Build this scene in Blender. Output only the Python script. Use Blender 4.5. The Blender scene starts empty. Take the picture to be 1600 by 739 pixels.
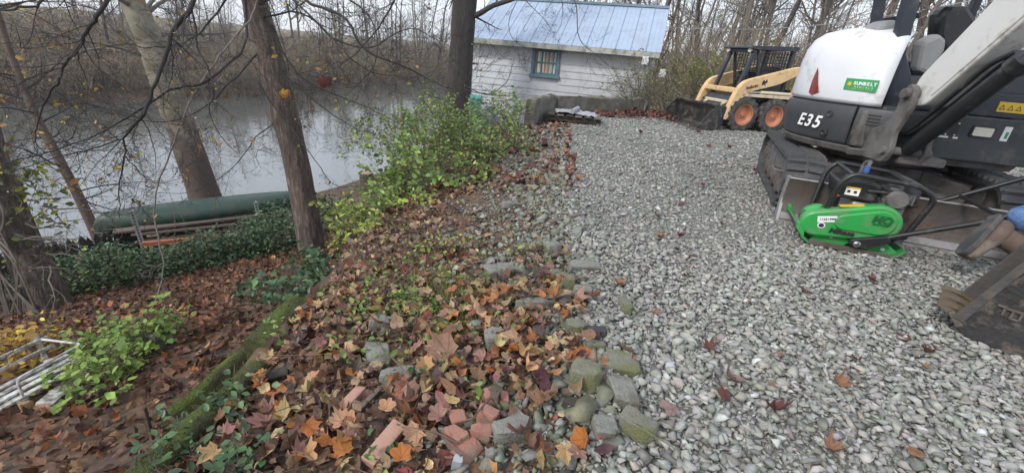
import bpy, bmesh, math, random, bisect
import numpy as np
from mathutils import Vector, Matrix, Euler, noise as mnoise
PI = math.pi; R_ = math.radians
rng = random.Random(7); nr = np.random.default_rng(7)
sc = bpy.context.scene; COL = sc.collection

# ------------------------------------------------------------------ camera, sky, sun, exposure
CAM_H = 1.13; PITCH = R_(22.7); ROLL = R_(5.0); FPX = 680.0      # photo is 1600 x 739
_f = Vector((0, math.cos(PITCH), -math.sin(PITCH))); _r0 = Vector((1, 0, 0)); _u0 = Vector((0, math.sin(PITCH), math.cos(PITCH)))
_r = _r0*math.cos(ROLL) + _u0*math.sin(ROLL); _u = _u0*math.cos(ROLL) - _r0*math.sin(ROLL)
CAM = Vector((0, 0, CAM_H))
cd = bpy.data.cameras.new('camera'); cam = bpy.data.objects.new('camera', cd); COL.objects.link(cam)
cam.matrix_world = Matrix(((_r.x, _u.x, -_f.x, 0), (_r.y, _u.y, -_f.y, 0), (_r.z, _u.z, -_f.z, CAM_H), (0, 0, 0, 1)))
cd.sensor_width = 36; cd.lens = 36*FPX/1600; cd.clip_start = .05; cd.clip_end = 900
sc.camera = cam
SUN_EL, SUN_AZ = 40, 228      # azimuth in degrees, clockwise from +Y
w = bpy.data.worlds.new('World'); sc.world = w; w.use_nodes = True
nt = w.node_tree; nt.nodes.clear()
sky = nt.nodes.new('ShaderNodeTexSky'); sky.sky_type = 'NISHITA'; sky.sun_disc = False
sky.sun_elevation = R_(SUN_EL); sky.sun_rotation = R_(SUN_AZ); sky.air_density = 1.0; sky.dust_density = 3.0; sky.ozone_density = 1.0
# thin overcast: an even veil of cloud over the whole sky
mx = nt.nodes.new('ShaderNodeMix'); mx.data_type = 'RGBA'; mx.inputs['Factor'].default_value = .72
mx.inputs['B'].default_value = (7.6, 8.1, 8.9, 1)
bg = nt.nodes.new('ShaderNodeBackground'); bg.inputs['Strength'].default_value = .115
out = nt.nodes.new('ShaderNodeOutputWorld')
nt.links.new(sky.outputs[0], mx.inputs['A']); nt.links.new(mx.outputs['Result'], bg.inputs['Color']); nt.links.new(bg.outputs[0], out.inputs['Surface'])
sd = bpy.data.lights.new('sun', 'SUN'); sun = bpy.data.objects.new('sun', sd); COL.objects.link(sun)
sd.energy = 1.5; sd.angle = R_(11); sd.color = (1, .95, .88)
_sd = Vector((math.sin(R_(SUN_AZ))*math.cos(R_(SUN_EL)), math.cos(R_(SUN_AZ))*math.cos(R_(SUN_EL)), math.sin(R_(SUN_EL))))
sun.rotation_euler = (-_sd).to_track_quat('-Z', 'Y').to_euler(); sun.location = (0, -8, 20)
vs = sc.view_settings; vs.view_transform = 'Standard'; vs.look = 'None'; vs.gamma = 1; vs.use_curve_mapping = False; vs.exposure = .62
sc.render.engine = 'CYCLES'; sc.cycles.max_bounces = 6; sc.cycles.diffuse_bounces = 3; sc.cycles.glossy_bounces = 3; sc.cycles.transparent_max_bounces = 8
sc.cycles.use_denoising = True

def ray(x, y): return _f + _r*((x-800)/FPX) + _u*((369.5-y)/FPX)
def onz(x, y, z=0.0):
    d = ray(x, y); return CAM + d*((z-CAM_H)/d.z)
def aty(x, y, Y):
    d = ray(x, y); return CAM + d*(Y/d.y)

# ------------------------------------------------------------------ helpers
def tag(o, label=None, cat=None, group=None, kind=None):
    if label: o['label'] = label
    if cat: o['category'] = cat
    if group: o['group'] = group
    if kind: o['kind'] = kind
    return o
def thing(name, label, cat, loc=(0, 0, 0), rz=0, group=None):
    o = bpy.data.objects.new(name, None); COL.objects.link(o); o.empty_display_size = .1
    o.location = loc; o.rotation_euler = (0, 0, rz); return tag(o, label, cat, group)
def mesh_from(vs, fs, name='mesh'):
    me = bpy.data.meshes.new(name); me.from_pydata([tuple(v) for v in vs], [], fs); me.update(); return me
def link(name, me, mat=None, parent=None, smooth=None, bevel=0, seg=2):
    o = bpy.data.objects.new(name, me); COL.objects.link(o)
    if mat and not me.materials: me.materials.append(mat)
    if parent: o.parent = parent
    if smooth is not None and len(me.polygons):
        me.polygons.foreach_set('use_smooth', [True]*len(me.polygons))
        if smooth < 180: me.set_sharp_from_angle(angle=R_(smooth))
    if bevel:
        b = o.modifiers.new('bevel', 'BEVEL'); b.width = bevel; b.segments = seg; b.limit_method = 'ANGLE'; b.angle_limit = R_(35)
    return o
class MB:
    def __init__(s, M=None): s.v = []; s.f = []; s.M = M
    def add(s, vs, fs):
        n = len(s.v); s.v += [Vector(v) for v in vs]; s.f += [tuple(i+n for i in f) for f in fs]; return s
    def box(s, c, size, rot=None, tp=1.0):
        a, b, h = size[0]/2, size[1]/2, size[2]/2
        vs = [Vector((x*(tp if z > 0 else 1), y*(tp if z > 0 else 1), z)) for z in (-h, h) for x, y in ((-a, -b), (a, -b), (a, b), (-a, b))]
        if rot is not None:
            m = rot if isinstance(rot, Matrix) else Euler(rot).to_matrix()
            vs = [m @ v for v in vs]
        return s.add([v+Vector(c) for v in vs], [(3, 2, 1, 0), (4, 5, 6, 7), (0, 1, 5, 4), (1, 2, 6, 5), (2, 3, 7, 6), (3, 0, 4, 7)])
    def prism(s, poly, a, b, plane='xz', inset=0):
        n = len(poly)
        def P(p, t): return (p[0], t, p[1]) if plane == 'xz' else ((p[0], p[1], t) if plane == 'xy' else (t, p[0], p[1]))
        vs = [P(p, a) for p in poly]+[P(p, b) for p in poly]
        fs = [tuple(range(n)), tuple(range(2*n-1, n-1, -1))]+[(i, i+n, (i+1) % n+n, (i+1) % n) for i in range(n)]
        return s.add(vs, fs)
    def tube(s, pts, r, n=8, cap=True):
        pts = [Vector(p) for p in pts]; m = len(pts); rs = r if isinstance(r, (list, tuple)) else [r]*m
        vs = []; fs = []; ref = None
        for i, p in enumerate(pts):
            t = (pts[min(i+1, m-1)]-pts[max(i-1, 0)])
            t = t.normalized() if t.length > 1e-9 else Vector((0, 0, 1))
            if ref is None: ref = t.orthogonal().normalized()
            ref = ref - t*ref.dot(t)
            ref = ref.normalized() if ref.length > 1e-6 else t.orthogonal().normalized()
            bn = t.cross(ref)
            for k in range(n):
                a = 2*PI*k/n; vs.append(p+(ref*math.cos(a)+bn*math.sin(a))*rs[i])
        for i in range(m-1):
            for k in range(n):
                a = i*n+k; b = i*n+(k+1) % n; fs.append((a, b, b+n, a+n))
        if cap: fs += [tuple(range(n-1, -1, -1)), tuple(range((m-1)*n, m*n))]
        return s.add(vs, fs)
    def lathe(s, prof, o, d, n=24, cap0=True, cap1=True):
        o = Vector(o); d = Vector(d).normalized(); e = d.orthogonal().normalized(); g = d.cross(e); m = len(prof); vs = []; fs = []
        for (r, h) in prof:
            for k in range(n):
                a = 2*PI*k/n; vs.append(o+d*h+(e*math.cos(a)+g*math.sin(a))*r)
        for i in range(m-1):
            for k in range(n):
                a = i*n+k; b = i*n+(k+1) % n; fs.append((a, b, b+n, a+n))
        fs += ([tuple(range(n-1, -1, -1))] if cap0 else [])+([tuple(range((m-1)*n, m*n))] if cap1 else [])
        return s.add(vs, fs)
    def mesh(s, name='mesh'):
        vs = [s.M @ v for v in s.v] if s.M is not None else s.v
        me = mesh_from(vs, s.f, name)
        if len(s.f) < 6000:
            bm = bmesh.new(); bm.from_mesh(me); bmesh.ops.recalc_face_normals(bm, faces=bm.faces); bm.to_mesh(me); bm.free()
        return me
    def build(s, name, mat, parent=None, smooth=None, bevel=0, seg=2): return link(name, s.mesh(name), mat, parent, smooth, bevel, seg)
def arc(pts, rad, k=5):
    """round the corners of a polyline"""
    P = [Vector(p) for p in pts]; o = [P[0]]
    for i in range(1, len(P)-1):
        a = (P[i-1]-P[i]); b = (P[i+1]-P[i]); q = min(rad, a.length*.48, b.length*.48); A = P[i]+a.normalized()*q; B = P[i]+b.normalized()*q
        for j in range(k+1):
            t = j/k; o.append(A*(1-t)**2+P[i]*2*t*(1-t)+B*t*t)
    return o+[P[-1]]
def arc2(poly, rad, k=4):
    """round the corners of a closed 2D outline"""
    o = []; n = len(poly)
    for i in range(n):
        p = Vector(poly[i]).to_2d(); rr = rad[i] if isinstance(rad, (list, tuple)) else rad
        if rr <= 0: o.append(tuple(p)); continue
        a = Vector(poly[i-1]).to_2d()-p; b = Vector(poly[(i+1) % n]).to_2d()-p; q = min(rr, a.length*.48, b.length*.48); A = p+a.normalized()*q; B = p+b.normalized()*q
        for j in range(k+1):
            t = j/k; o.append(tuple(A*(1-t)**2+p*2*t*(1-t)+B*t*t))
    return o
def text(name, body, mat, parent, loc, rot, size, ext=.0012, shear=0, bold=0, align='CENTER'):
    c = bpy.data.curves.new(name, 'FONT'); c.body = body; c.size = size; c.extrude = ext; c.align_x = align; c.align_y = 'CENTER'; c.shear = shear; c.offset = bold
    t_ = bpy.data.objects.new(name, c); me = bpy.data.meshes.new_from_object(t_); bpy.data.objects.remove(t_); me.materials.clear(); me.materials.append(mat)
    o = bpy.data.objects.new(name, me); COL.objects.link(o); o.parent = parent
    if isinstance(rot, Matrix): o.matrix_local = Matrix.Translation(Vector(loc)) @ rot.to_4x4()
    else: o.location = loc; o.rotation_euler = rot
    return o

# ------------------------------------------------------------------ materials
def mat(name, col, rough=.6, metal=0, var=.25, scale=6, col2=None, dirt=None, bump=0, bscale=60, attr=None, coords='Object', spec=.5, coat=0, stretch=None, trans=0):
    m = bpy.data.materials.new(name); m.use_nodes = True; t = m.node_tree; N = t.nodes; Lk = t.links; b = N['Principled BSDF']
    tc = N.new('ShaderNodeTexCoord'); src = tc.outputs[coords]
    if stretch:
        mp = N.new('ShaderNodeMapping'); mp.inputs['Scale'].default_value = stretch; Lk.new(src, mp.inputs['Vector']); src = mp.outputs[0]
    n1 = N.new('ShaderNodeTexNoise'); n1.inputs['Scale'].default_value = scale; n1.inputs['Detail'].default_value = 7; n1.inputs['Roughness'].default_value = .62; Lk.new(src, n1.inputs['Vector'])
    rp = N.new('ShaderNodeMapRange'); rp.inputs['From Min'].default_value = .3; rp.inputs['From Max'].default_value = .7; Lk.new(n1.outputs[0], rp.inputs['Value'])
    mixc = N.new('ShaderNodeMix'); mixc.data_type = 'RGBA'; Lk.new(rp.outputs[0], mixc.inputs['Factor'])
    c2 = col2 or tuple(c*(1-var) for c in col)
    if attr:
        at = N.new('ShaderNodeAttribute'); at.attribute_name = attr
        ml = N.new('ShaderNodeMix'); ml.data_type = 'RGBA'; ml.blend_type = 'MULTIPLY'; ml.inputs['Factor'].default_value = 1
        mixc.inputs['A'].default_value = (1-var, 1-var, 1-var, 1); mixc.inputs['B'].default_value = (1+var, 1+var, 1+var, 1)
        Lk.new(at.outputs['Color'], ml.inputs['A']); Lk.new(mixc.outputs['Result'], ml.inputs['B']); cur = ml.outputs['Result']
    else:
        mixc.inputs['A'].default_value = (*col, 1); mixc.inputs['B'].default_value = (*c2, 1); cur = mixc.outputs['Result']
    if dirt:                                         # dirt = (colour, amount, noise scale)
        n2 = N.new('ShaderNodeTexNoise'); n2.inputs['Scale'].default_value = dirt[2]; n2.inputs['Detail'].default_value = 9; n2.inputs['Roughness'].default_value = .7; Lk.new(src, n2.inputs['Vector'])
        r2 = N.new('ShaderNodeMapRange'); r2.inputs['From Min'].default_value = .62-dirt[1]*.35; r2.inputs['From Max'].default_value = .78-dirt[1]*.3; Lk.new(n2.outputs[0], r2.inputs['Value'])
        m2 = N.new('ShaderNodeMix'); m2.data_type = 'RGBA'; m2.inputs['B'].default_value = (*dirt[0], 1); Lk.new(r2.outputs[0], m2.inputs['Factor']); Lk.new(cur, m2.inputs['A']); cur = m2.outputs['Result']
        rr = N.new('ShaderNodeMapRange'); rr.inputs['To Min'].default_value = rough; rr.inputs['To Max'].default_value = min(1, rough+.35); Lk.new(r2.outputs[0], rr.inputs['Value']); Lk.new(rr.outputs[0], b.inputs['Roughness'])
    else: b.inputs['Roughness'].default_value = rough
    Lk.new(cur, b.inputs['Base Color']); b.inputs['Metallic'].default_value = metal; b.inputs['Specular IOR Level'].default_value = spec
    if coat: b.inputs['Coat Weight'].default_value = coat; b.inputs['Coat Roughness'].default_value = .15
    if bump:
        n3 = N.new('ShaderNodeTexNoise'); n3.inputs['Scale'].default_value = bscale; n3.inputs['Detail'].default_value = 6; Lk.new(src, n3.inputs['Vector'])
        bp = N.new('ShaderNodeBump'); bp.inputs['Strength'].default_value = min(1, bump); bp.inputs['Distance'].default_value = .01*max(1, bump); Lk.new(n3.outputs[0], bp.inputs['Height']); Lk.new(bp.outputs[0], b.inputs['Normal'])
    if trans:
        tr = N.new('ShaderNodeBsdfTranslucent'); Lk.new(cur, tr.inputs['Color']); ms = N.new('ShaderNodeMixShader'); ms.inputs[0].default_value = trans
        Lk.new(b.outputs[0], ms.inputs[1]); Lk.new(tr.outputs[0], ms.inputs[2]); Lk.new(ms.outputs[0], N['Material Output'].inputs['Surface'])
    return m
RUST = (.12, .05, .025); MUD = (.13, .10, .075); SOIL = (.06, .042, .03)
M = {}
M['soil'] = mat('soil', (.075, .052, .036), .95, scale=3, var=.5, bump=.9, bscale=40, dirt=((.12, .075, .045), .5, 9))
M['gravel_bed'] = mat('gravel_bed', (.21, .21, .195), .95, scale=45, var=.45, bump=1, bscale=90)
M['stone'] = mat('stone', (1, 1, 1), .82, attr='col', var=.22, scale=28, bump=.35, bscale=120, spec=.35)
M['concrete'] = mat('concrete', (.235, .235, .21), .9, scale=9, var=.5, bump=.9, bscale=110, dirt=((.10, .09, .065), .42, 9))
M['mossy_concrete'] = mat('mossy_concrete', (.20, .20, .16), .95, scale=9, var=.45, bump=.9, bscale=110, dirt=((.13, .14, .05), .5, 9))
M['wall_concrete'] = mat('wall_concrete', (.20, .19, .17), .95, scale=4, var=.45, bump=.6, bscale=50, dirt=((.10, .095, .06), .45, 4))
M['brick'] = mat('brick', (.33, .155, .115), .9, scale=9, var=.35, bump=.5, bscale=90, dirt=((.24, .18, .14), .45, 12))
M['clay'] = mat('clay', (.42, .25, .19), .85, scale=9, var=.3, bump=.3, bscale=90, dirt=((.22, .16, .12), .3, 9))
M['moss_wood'] = mat('moss_wood', (.10, .14, .022), 1, scale=9, col2=(.038, .045, .016), bump=1.6, bscale=120, dirt=((.05, .037, .024), .45, 6))
M['old_wood'] = mat('old_wood', (.18, .14, .115), .9, scale=8, var=.5, bump=.7, bscale=30, stretch=(1, 8, 8))
M['dark_wood'] = mat('dark_wood', (.05, .045, .035), .95, scale=8, var=.5, bump=.5, bscale=30)
M['fence_wood'] = mat('fence_wood', (.035, .04, .028), .95, scale=8, var=.5, bump=.5, bscale=30)
M['white_wood'] = mat('white_wood', (.62, .62, .60), .7, scale=8, var=.2, bump=.3, bscale=40, dirt=((.16, .14, .11), .55, 14))
M['siding'] = mat('siding', (.52, .54, .57), .65, scale=2.5, var=.12, bump=.15, bscale=30, dirt=((.38, .39, .40), .25, 2))
M['roof_metal'] = mat('roof_metal', (.38, .47, .60), .42, scale=1.2, var=.15, metal=.25, dirt=((.32, .37, .46), .4, 3))
M['gutter'] = mat('gutter', (.42, .43, .40), .6, scale=4, var=.3, dirt=((.13, .13, .08), .4, 5))
M['teal'] = mat('teal', (.05, .20, .19), .6, scale=5, var=.3, dirt=((.12, .16, .17), .3, 9))
M['green_bin'] = mat('green_bin', (.10, .42, .36), .5, scale=5, var=.2)
M['trim_blue'] = mat('trim_blue', (.13, .19, .24), .6, scale=5, var=.3)
M['curtain'] = mat('curtain', (.6, .55, .42), .95, scale=3, var=.1)
M['glass'] = mat('glass', (.25, .28, .28), .08, var=.1); 
M['white_paint'] = mat('white_paint', (.70, .72, .76), .34, scale=3, var=.08, coat=.2, dirt=((.42, .40, .37), .2, 5))
M['boom_paint'] = mat('boom_paint', (.64, .64, .62), .45, scale=3, var=.12, dirt=((.26, .22, .18), .25, 6))
M['charcoal'] = mat('charcoal', (.045, .05, .056), .5, scale=5, var=.3, dirt=((.12, .11, .10), .3, 7), bump=.1, bscale=200)
M['scuffed'] = mat('scuffed', (.045, .05, .056), .5, scale=5, var=.3, dirt=((.12, .062, .046), .22, 2.1), bump=.15, bscale=90)
M['black'] = mat('black', (.02, .021, .023), .38, scale=8, var=.3, dirt=((.09, .085, .08), .2, 9))
M['navy_black'] = mat('navy_black', (.03, .036, .05), .45, scale=8, var=.3, dirt=((.10, .10, .10), .2, 6))
M['rubber'] = mat('rubber', (.06, .062, .068), .7, scale=10, var=.4, dirt=((.12, .11, .10), .35, 9), bump=.2, bscale=90)
M['steel'] = mat('steel', (.17, .15, .14), .6, metal=.5, scale=6, var=.4, dirt=((.13, .085, .06), .45, 5), bump=.3, bscale=60)
M['bucket_steel'] = mat('bucket_steel', (.055, .053, .055), .5, metal=.4, scale=5, var=.5, dirt=((.19, .155, .12), .36, 9), bump=.4, bscale=50)
M['pale_steel'] = mat('pale_steel', (.36, .35, .36), .5, metal=.4, scale=5, var=.3, dirt=((.16, .13, .11), .35, 6))
M['casting'] = mat('casting', (.15, .145, .14), .7, scale=7, var=.3, dirt=((.07, .06, .055), .4, 6), bump=.3, bscale=80)
M['worn_edge'] = mat('worn_edge', (.10, .094, .09), .6, metal=.35, scale=9, var=.4, dirt=((.15, .12, .095), .3, 8), bump=.3)
M['chrome'] = mat('chrome', (.6, .6, .62), .2, metal=1, var=.05)
M['galv'] = mat('galv', (.6, .64, .68), .5, metal=.5, scale=10, var=.2)
M['green_paint'] = mat('green_paint', (.025, .33, .065), .38, scale=5, var=.18, coat=.1, dirt=((.13, .20, .11), .42, 11))
M['green_dark'] = mat('green_dark', (.012, .10, .03), .5, var=.1)
M['green_plate'] = mat('green_plate', (.03, .26, .065), .5, scale=5, var=.25, dirt=((.12, .11, .09), .48, 8))
M['decal_green'] = mat('decal_green', (.03, .30, .10), .4, var=.05)
M['decal_white'] = mat('decal_white', (.78, .79, .80), .45, var=.06)
M['decal_yellow'] = mat('decal_yellow', (.72, .48, .03), .45, var=.08)
M['decal_black'] = mat('decal_black', (.02, .02, .02), .5, var=.1)
M['red_lens'] = mat('red_lens', (.22, .03, .02), .2, var=.2, coat=.5)
M['seat_grey'] = mat('seat_grey', (.27, .28, .29), .7, scale=7, var=.2)
M['cream'] = mat('cream', (.72, .50, .26), .55, scale=4, var=.2, dirt=((.36, .22, .11), .28, 7))
M['cream_pale'] = mat('cream_pale', (.66, .56, .42), .6, scale=4, var=.2, dirt=((.26, .2, .14), .3, 7))
M['rim_orange'] = mat('rim_orange', (.50, .20, .105), .55, scale=6, var=.25, dirt=((.2, .12, .08), .2, 10))
M['tyre'] = mat('tyre', (.05, .05, .05), .85, scale=10, var=.4, dirt=((.15, .13, .11), .4, 8), bump=.2)
M['blue_tape'] = mat('blue_tape', (.04, .12, .36), .5, var=.1)
M['denim'] = mat('denim', (.10, .20, .42), .9, scale=12, var=.4, bump=1.2, bscale=40, dirt=((.16, .22, .34), .4, 18))
M['boot'] = mat('boot', (.12, .085, .065), .75, scale=9, var=.35, dirt=((.19, .155, .13), .4, 8))
M['skin'] = mat('skin', (.50, .30, .22), .5, var=.1); M['jacket'] = mat('jacket', (.08, .10, .14), .9, scale=10, var=.3); M['hair'] = mat('hair', (.05, .035, .025), .7, var=.3)
M['canoe'] = mat('canoe', (.016, .046, .032), .45, scale=3, var=.3, dirt=((.055, .06, .048), .35, 4))
M['orange_paint'] = mat('orange_paint', (.55, .17, .07), .6, scale=7, var=.25, dirt=((.3, .22, .17), .35, 6))
M['tarp'] = mat('tarp', (.34, .36, .38), .45, scale=7, var=.3)
def barkmat(name, c1, c2, dirt=None, st=(9, 9, 1.6), bump=1.0): 
    return mat(name, c1, .92, scale=3.0, col2=c2, stretch=st, bump=bump, bscale=9, dirt=dirt, coords='Object')
M['bark'] = barkmat('bark', (.16, .125, .105), (.05, .038, .034), ((.30, .24, .205), .30, 2.2), bump=2.5)
M['bark_dark'] = barkmat('bark_dark', (.075, .066, .062), (.028, .024, .023), bump=2.5)
M['bark_far'] = barkmat('bark_far', (.10, .085, .074), (.05, .042, .038), bump=.5)
M['bark_grey'] = barkmat('bark_grey', (.17, .15, .13), (.085, .074, .066), bump=.5)
M['syc_bark'] = mat('sycamore_bark', (.42, .38, .30), .85, scale=2.6, col2=(.22, .20, .15), dirt=((.10, .078, .06), .45, 2.2), bump=.6, bscale=14)
M['syc_low'] = barkmat('sycamore_low', (.125, .10, .085), (.05, .04, .034), ((.22, .18, .15), .25, 3), bump=2.0)
M['twig'] = mat('twig', (.036, .031, .030), .85, scale=9, var=.4)
M['twig_pale'] = mat('twig_pale', (.21, .18, .155), .85, scale=9, var=.35)
M['stem_brown'] = mat('stem_brown', (.125, .09, .07), .85, scale=9, var=.35)
M['foliage'] = mat('foliage', (1, 1, 1), .55, attr='col', var=.2, scale=14, trans=.3, spec=.3)
M['ivy'] = mat('ivy', (1, 1, 1), .42, attr='col', var=.25, scale=14, trans=.12, spec=.45)
def leafmat():
    m = mat('leaf', (1, 1, 1), .6, attr='col', var=.33, scale=26, trans=.12, bump=.25, bscale=60, spec=.35)
    t = m.node_tree; N = t.nodes; L = t.links; b = N['Principled BSDF']
    a = N.new('ShaderNodeAttribute'); a.attribute_name = 'uvl'; s = N.new('ShaderNodeSeparateXYZ'); L.new(a.outputs['Vector'], s.inputs[0])
    an = N.new('ShaderNodeMath'); an.operation = 'ARCTAN2'; L.new(s.outputs[0], an.inputs[0]); L.new(s.outputs[1], an.inputs[1])
    ab = N.new('ShaderNodeMath'); ab.operation = 'ABSOLUTE'; L.new(an.outputs[0], ab.inputs[0])
    md = N.new('ShaderNodeMath'); md.operation = 'PINGPONG'; md.inputs[1].default_value = .42; L.new(ab.outputs[0], md.inputs[0])
    ln = N.new('ShaderNodeVectorMath'); ln.operation = 'LENGTH'; L.new(a.outputs['Vector'], ln.inputs[0])
    ds = N.new('ShaderNodeMath'); ds.operation = 'MULTIPLY'; L.new(md.outputs[0], ds.inputs[0]); L.new(ln.outputs['Value'], ds.inputs[1])
    ra = N.new('ShaderNodeMapRange'); ra.inputs['From Min'].default_value = .012; ra.inputs['From Max'].default_value = .035; ra.inputs['To Min'].default_value = .62; ra.inputs['To Max'].default_value = 1; L.new(ds.outputs[0], ra.inputs['Value'])
    old = b.inputs['Base Color'].links[0].from_socket
    mu = N.new('ShaderNodeVectorMath'); mu.operation = 'SCALE'; L.new(old, mu.inputs[0]); L.new(ra.outputs[0], mu.inputs['Scale']); L.new(mu.outputs[0], b.inputs['Base Color'])
    return m
M['leaf'] = leafmat()
def watermat():
    m = bpy.data.materials.new('water'); m.use_nodes = True; N = m.node_tree.nodes; L = m.node_tree.links; b = N['Principled BSDF']
    b.inputs['Base Color'].default_value = (.085, .09, .085, 1); b.inputs['Roughness'].default_value = .03; b.inputs['IOR'].default_value = 2.5
    tc = N.new('ShaderNodeTexCoord'); n = N.new('ShaderNodeTexNoise'); n.inputs['Scale'].default_value = 1.6; n.inputs['Detail'].default_value = 3; L.new(tc.outputs['Object'], n.inputs['Vector'])
    bp = N.new('ShaderNodeBump'); bp.inputs['Strength'].default_value = .22; bp.inputs['Distance'].default_value = .06; L.new(n.outputs[0], bp.inputs['Height']); L.new(bp.outputs[0], b.inputs['Normal'])
    return m
M['water'] = watermat()
def groundmat():
    """forest soil near, leaf-strewn grass on the far bank"""
    m = mat('ground', (.085, .058, .040), .95, scale=2.2, col2=(.05, .036, .027), bump=1, bscale=30, dirt=((.15, .085, .05), .5, 7))
    t = m.node_tree; N = t.nodes; L = t.links; b = N['Principled BSDF']
    at = N.new('ShaderNodeAttribute'); at.attribute_name = 'col'; mx = N.new('ShaderNodeMix'); mx.data_type = 'RGBA'
    old = b.inputs['Base Color'].links[0].from_socket
    n = N.new('ShaderNodeTexNoise'); n.inputs['Scale'].default_value = .35; n.inputs['Detail'].default_value = 8
    r = N.new('ShaderNodeValToRGB'); r.color_ramp.elements[0].position = .38; r.color_ramp.elements[0].color = (.16, .12, .08, 1); r.color_ramp.elements[1].position = .6; r.color_ramp.elements[1].color = (.22, .22, .12, 1)
    L.new(n.outputs[0], r.inputs[0]); L.new(at.outputs['Fac'], mx.inputs['Factor']); L.new(old, mx.inputs['A']); L.new(r.outputs[0], mx.inputs['B']); L.new(mx.outputs['Result'], b.inputs['Base Color'])
    return m
M['ground'] = groundmat()

# ------------------------------------------------------------------ instanced-by-copy scatter into ONE mesh
def tri_variants(vl):
    o = []
    for vs, fs in vl:
        t = []
        for f in fs:
            for i in range(1, len(f)-1): t.append((f[0], f[i], f[i+1]))
        o.append((np.array([tuple(v) for v in vs], float), np.array(t, int)))
    return o
def rot_mats(ax, ay, az):
    cx, sx, cy, sy, cz, sz = np.cos(ax), np.sin(ax), np.cos(ay), np.sin(ay), np.cos(az), np.sin(az); n = len(ax); o = np.empty((n, 3, 3))
    o[:, 0, 0] = cz*cy; o[:, 0, 1] = cz*sy*sx-sz*cx; o[:, 0, 2] = cz*sy*cx+sz*sx
    o[:, 1, 0] = sz*cy; o[:, 1, 1] = sz*sy*sx+cz*cx; o[:, 1, 2] = sz*sy*cx-cz*sx
    o[:, 2, 0] = -sy; o[:, 2, 1] = cy*sx; o[:, 2, 2] = cy*cx
    return o
def scatter(name, variants, pos, rot, scl, col, material, parent=None, uvl=False, smooth=False):
    pos = np.asarray(pos, float); N = len(pos); scl = np.asarray(scl, float); scl = scl[:, None].repeat(3, 1) if scl.ndim == 1 else scl; col = np.asarray(col, float)
    which = np.arange(N) % len(variants); V = []; F = []; C = []; U = []; off = 0
    for k, (v, f) in enumerate(variants):
        ix = np.where(which == k)[0]
        if not len(ix): continue
        p = v[None]*scl[ix][:, None, :]; p = np.einsum('nij,nvj->nvi', rot[ix], p)+pos[ix][:, None, :]
        nv = len(v); V.append(p.reshape(-1, 3)); F.append((f[None]+(off+np.arange(len(ix))*nv)[:, None, None]).reshape(-1, 3)); off += len(ix)*nv
        C.append(np.repeat(np.c_[col[ix], np.ones(len(ix))], nv, 0)); U.append(np.tile(v, (len(ix), 1)))
    V = np.concatenate(V); F = np.concatenate(F); C = np.concatenate(C); U = np.concatenate(U)
    me = bpy.data.meshes.new(name); me.vertices.add(len(V)); me.vertices.foreach_set('co', V.ravel().astype(np.float32))
    me.loops.add(F.size); me.loops.foreach_set('vertex_index', F.ravel().astype(np.int32)); me.polygons.add(len(F)); me.polygons.foreach_set('loop_start', (np.arange(len(F))*3).astype(np.int32))
    me.update(calc_edges=True)
    a = me.attributes.new('col', 'FLOAT_COLOR', 'POINT'); a.data.foreach_set('color', C.ravel().astype(np.float32))
    if uvl:
        a = me.attributes.new('uvl', 'FLOAT_VECTOR', 'POINT'); a.data.foreach_set('vector', U.ravel().astype(np.float32))
    if smooth: me.polygons.foreach_set('use_smooth', [True]*len(F))
    return link(name, me, material, parent)
def hull(pts):
    bm = bmesh.new()
    for p in pts: bm.verts.new(p)
    r = bmesh.ops.convex_hull(bm, input=bm.verts); 
    dead = [g for g in r['geom_interior'] if isinstance(g, bmesh.types.BMVert)]
    if dead: bmesh.ops.delete(bm, geom=dead, context='VERTS')
    bm.verts.ensure_lookup_table(); bm.verts.index_update(); vs = [v.co.copy() for v in bm.verts]; fs = [tuple(v.index for v in f.verts) for f in bm.faces]; bm.free(); return vs, fs
def stone_variants(k, n, flat=.6):
    o = []
    for i in range(k):
        pts = []
        for j in range(n):
            v = Vector((rng.gauss(0, 1), rng.gauss(0, 1), rng.gauss(0, 1))).normalized(); q = rng.uniform(.8, 1.1)
            pts.append(Vector((v.x*.5*q*1.12, v.y*.5*q*.85, v.z*.5*q*flat)))
        o.append(hull(pts))
    return o
def pick(cols, wts, n, jit=.15):
    ix = nr.choice(len(cols), n, p=np.array(wts)/sum(wts)); c = np.array(cols)[ix]; return np.clip(c*(1+nr.normal(0, jit, (n, 1)))*(1+nr.normal(0, jit*.25, (n, 3))), .004, .9)
# ------------------------------------------------------------------ terrain
WATER_Z = -3.85
NEAR_SHORE = [(-60, -30), (-22, -3), (-14, 5), (-10, 9.4), (-6.9, 14.9), (-5.8, 18.2), (-5.0, 26), (-5.5, 40), (-2, 58), (14, 72), (60, 84), (160, 95)]
FAR_SHORE = [(-140, -10), (-60, 10), (-36, 21), (-28, 27), (-22.5, 37), (-19.5, 52), (-15, 70), (-2, 84), (14, 92), (60, 104), (160, 115)]
def sdist(X, Y, line, sign):
    best = np.full(X.shape, 1e9); sg = np.ones(X.shape)
    for (ax, ay), (bx, by) in zip(line[:-1], line[1:]):
        dx, dy = bx-ax, by-ay; t = np.clip(((X-ax)*dx+(Y-ay)*dy)/(dx*dx+dy*dy), 0, 1); px, py = X-ax-t*dx, Y-ay-t*dy; d = np.hypot(px, py)
        c = dx*py-dy*px; m = d < best; best = np.where(m, d, best); sg = np.where(m, np.sign(c), sg)
    return best*sg*sign
def fbm(X, Y, s, seed=0.):
    o = np.zeros(X.shape)
    for k, (a, q) in enumerate(((1, 1), (.5, 2.1), (.25, 4.3))):
        o += a*np.sin(X*s*q*1.3+seed+1.7*k+np.sin(Y*s*q*.9+k))*np.cos(Y*s*q*1.1+seed*2+np.sin(X*s*q*.7+2*k))
    return o/1.75
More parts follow.
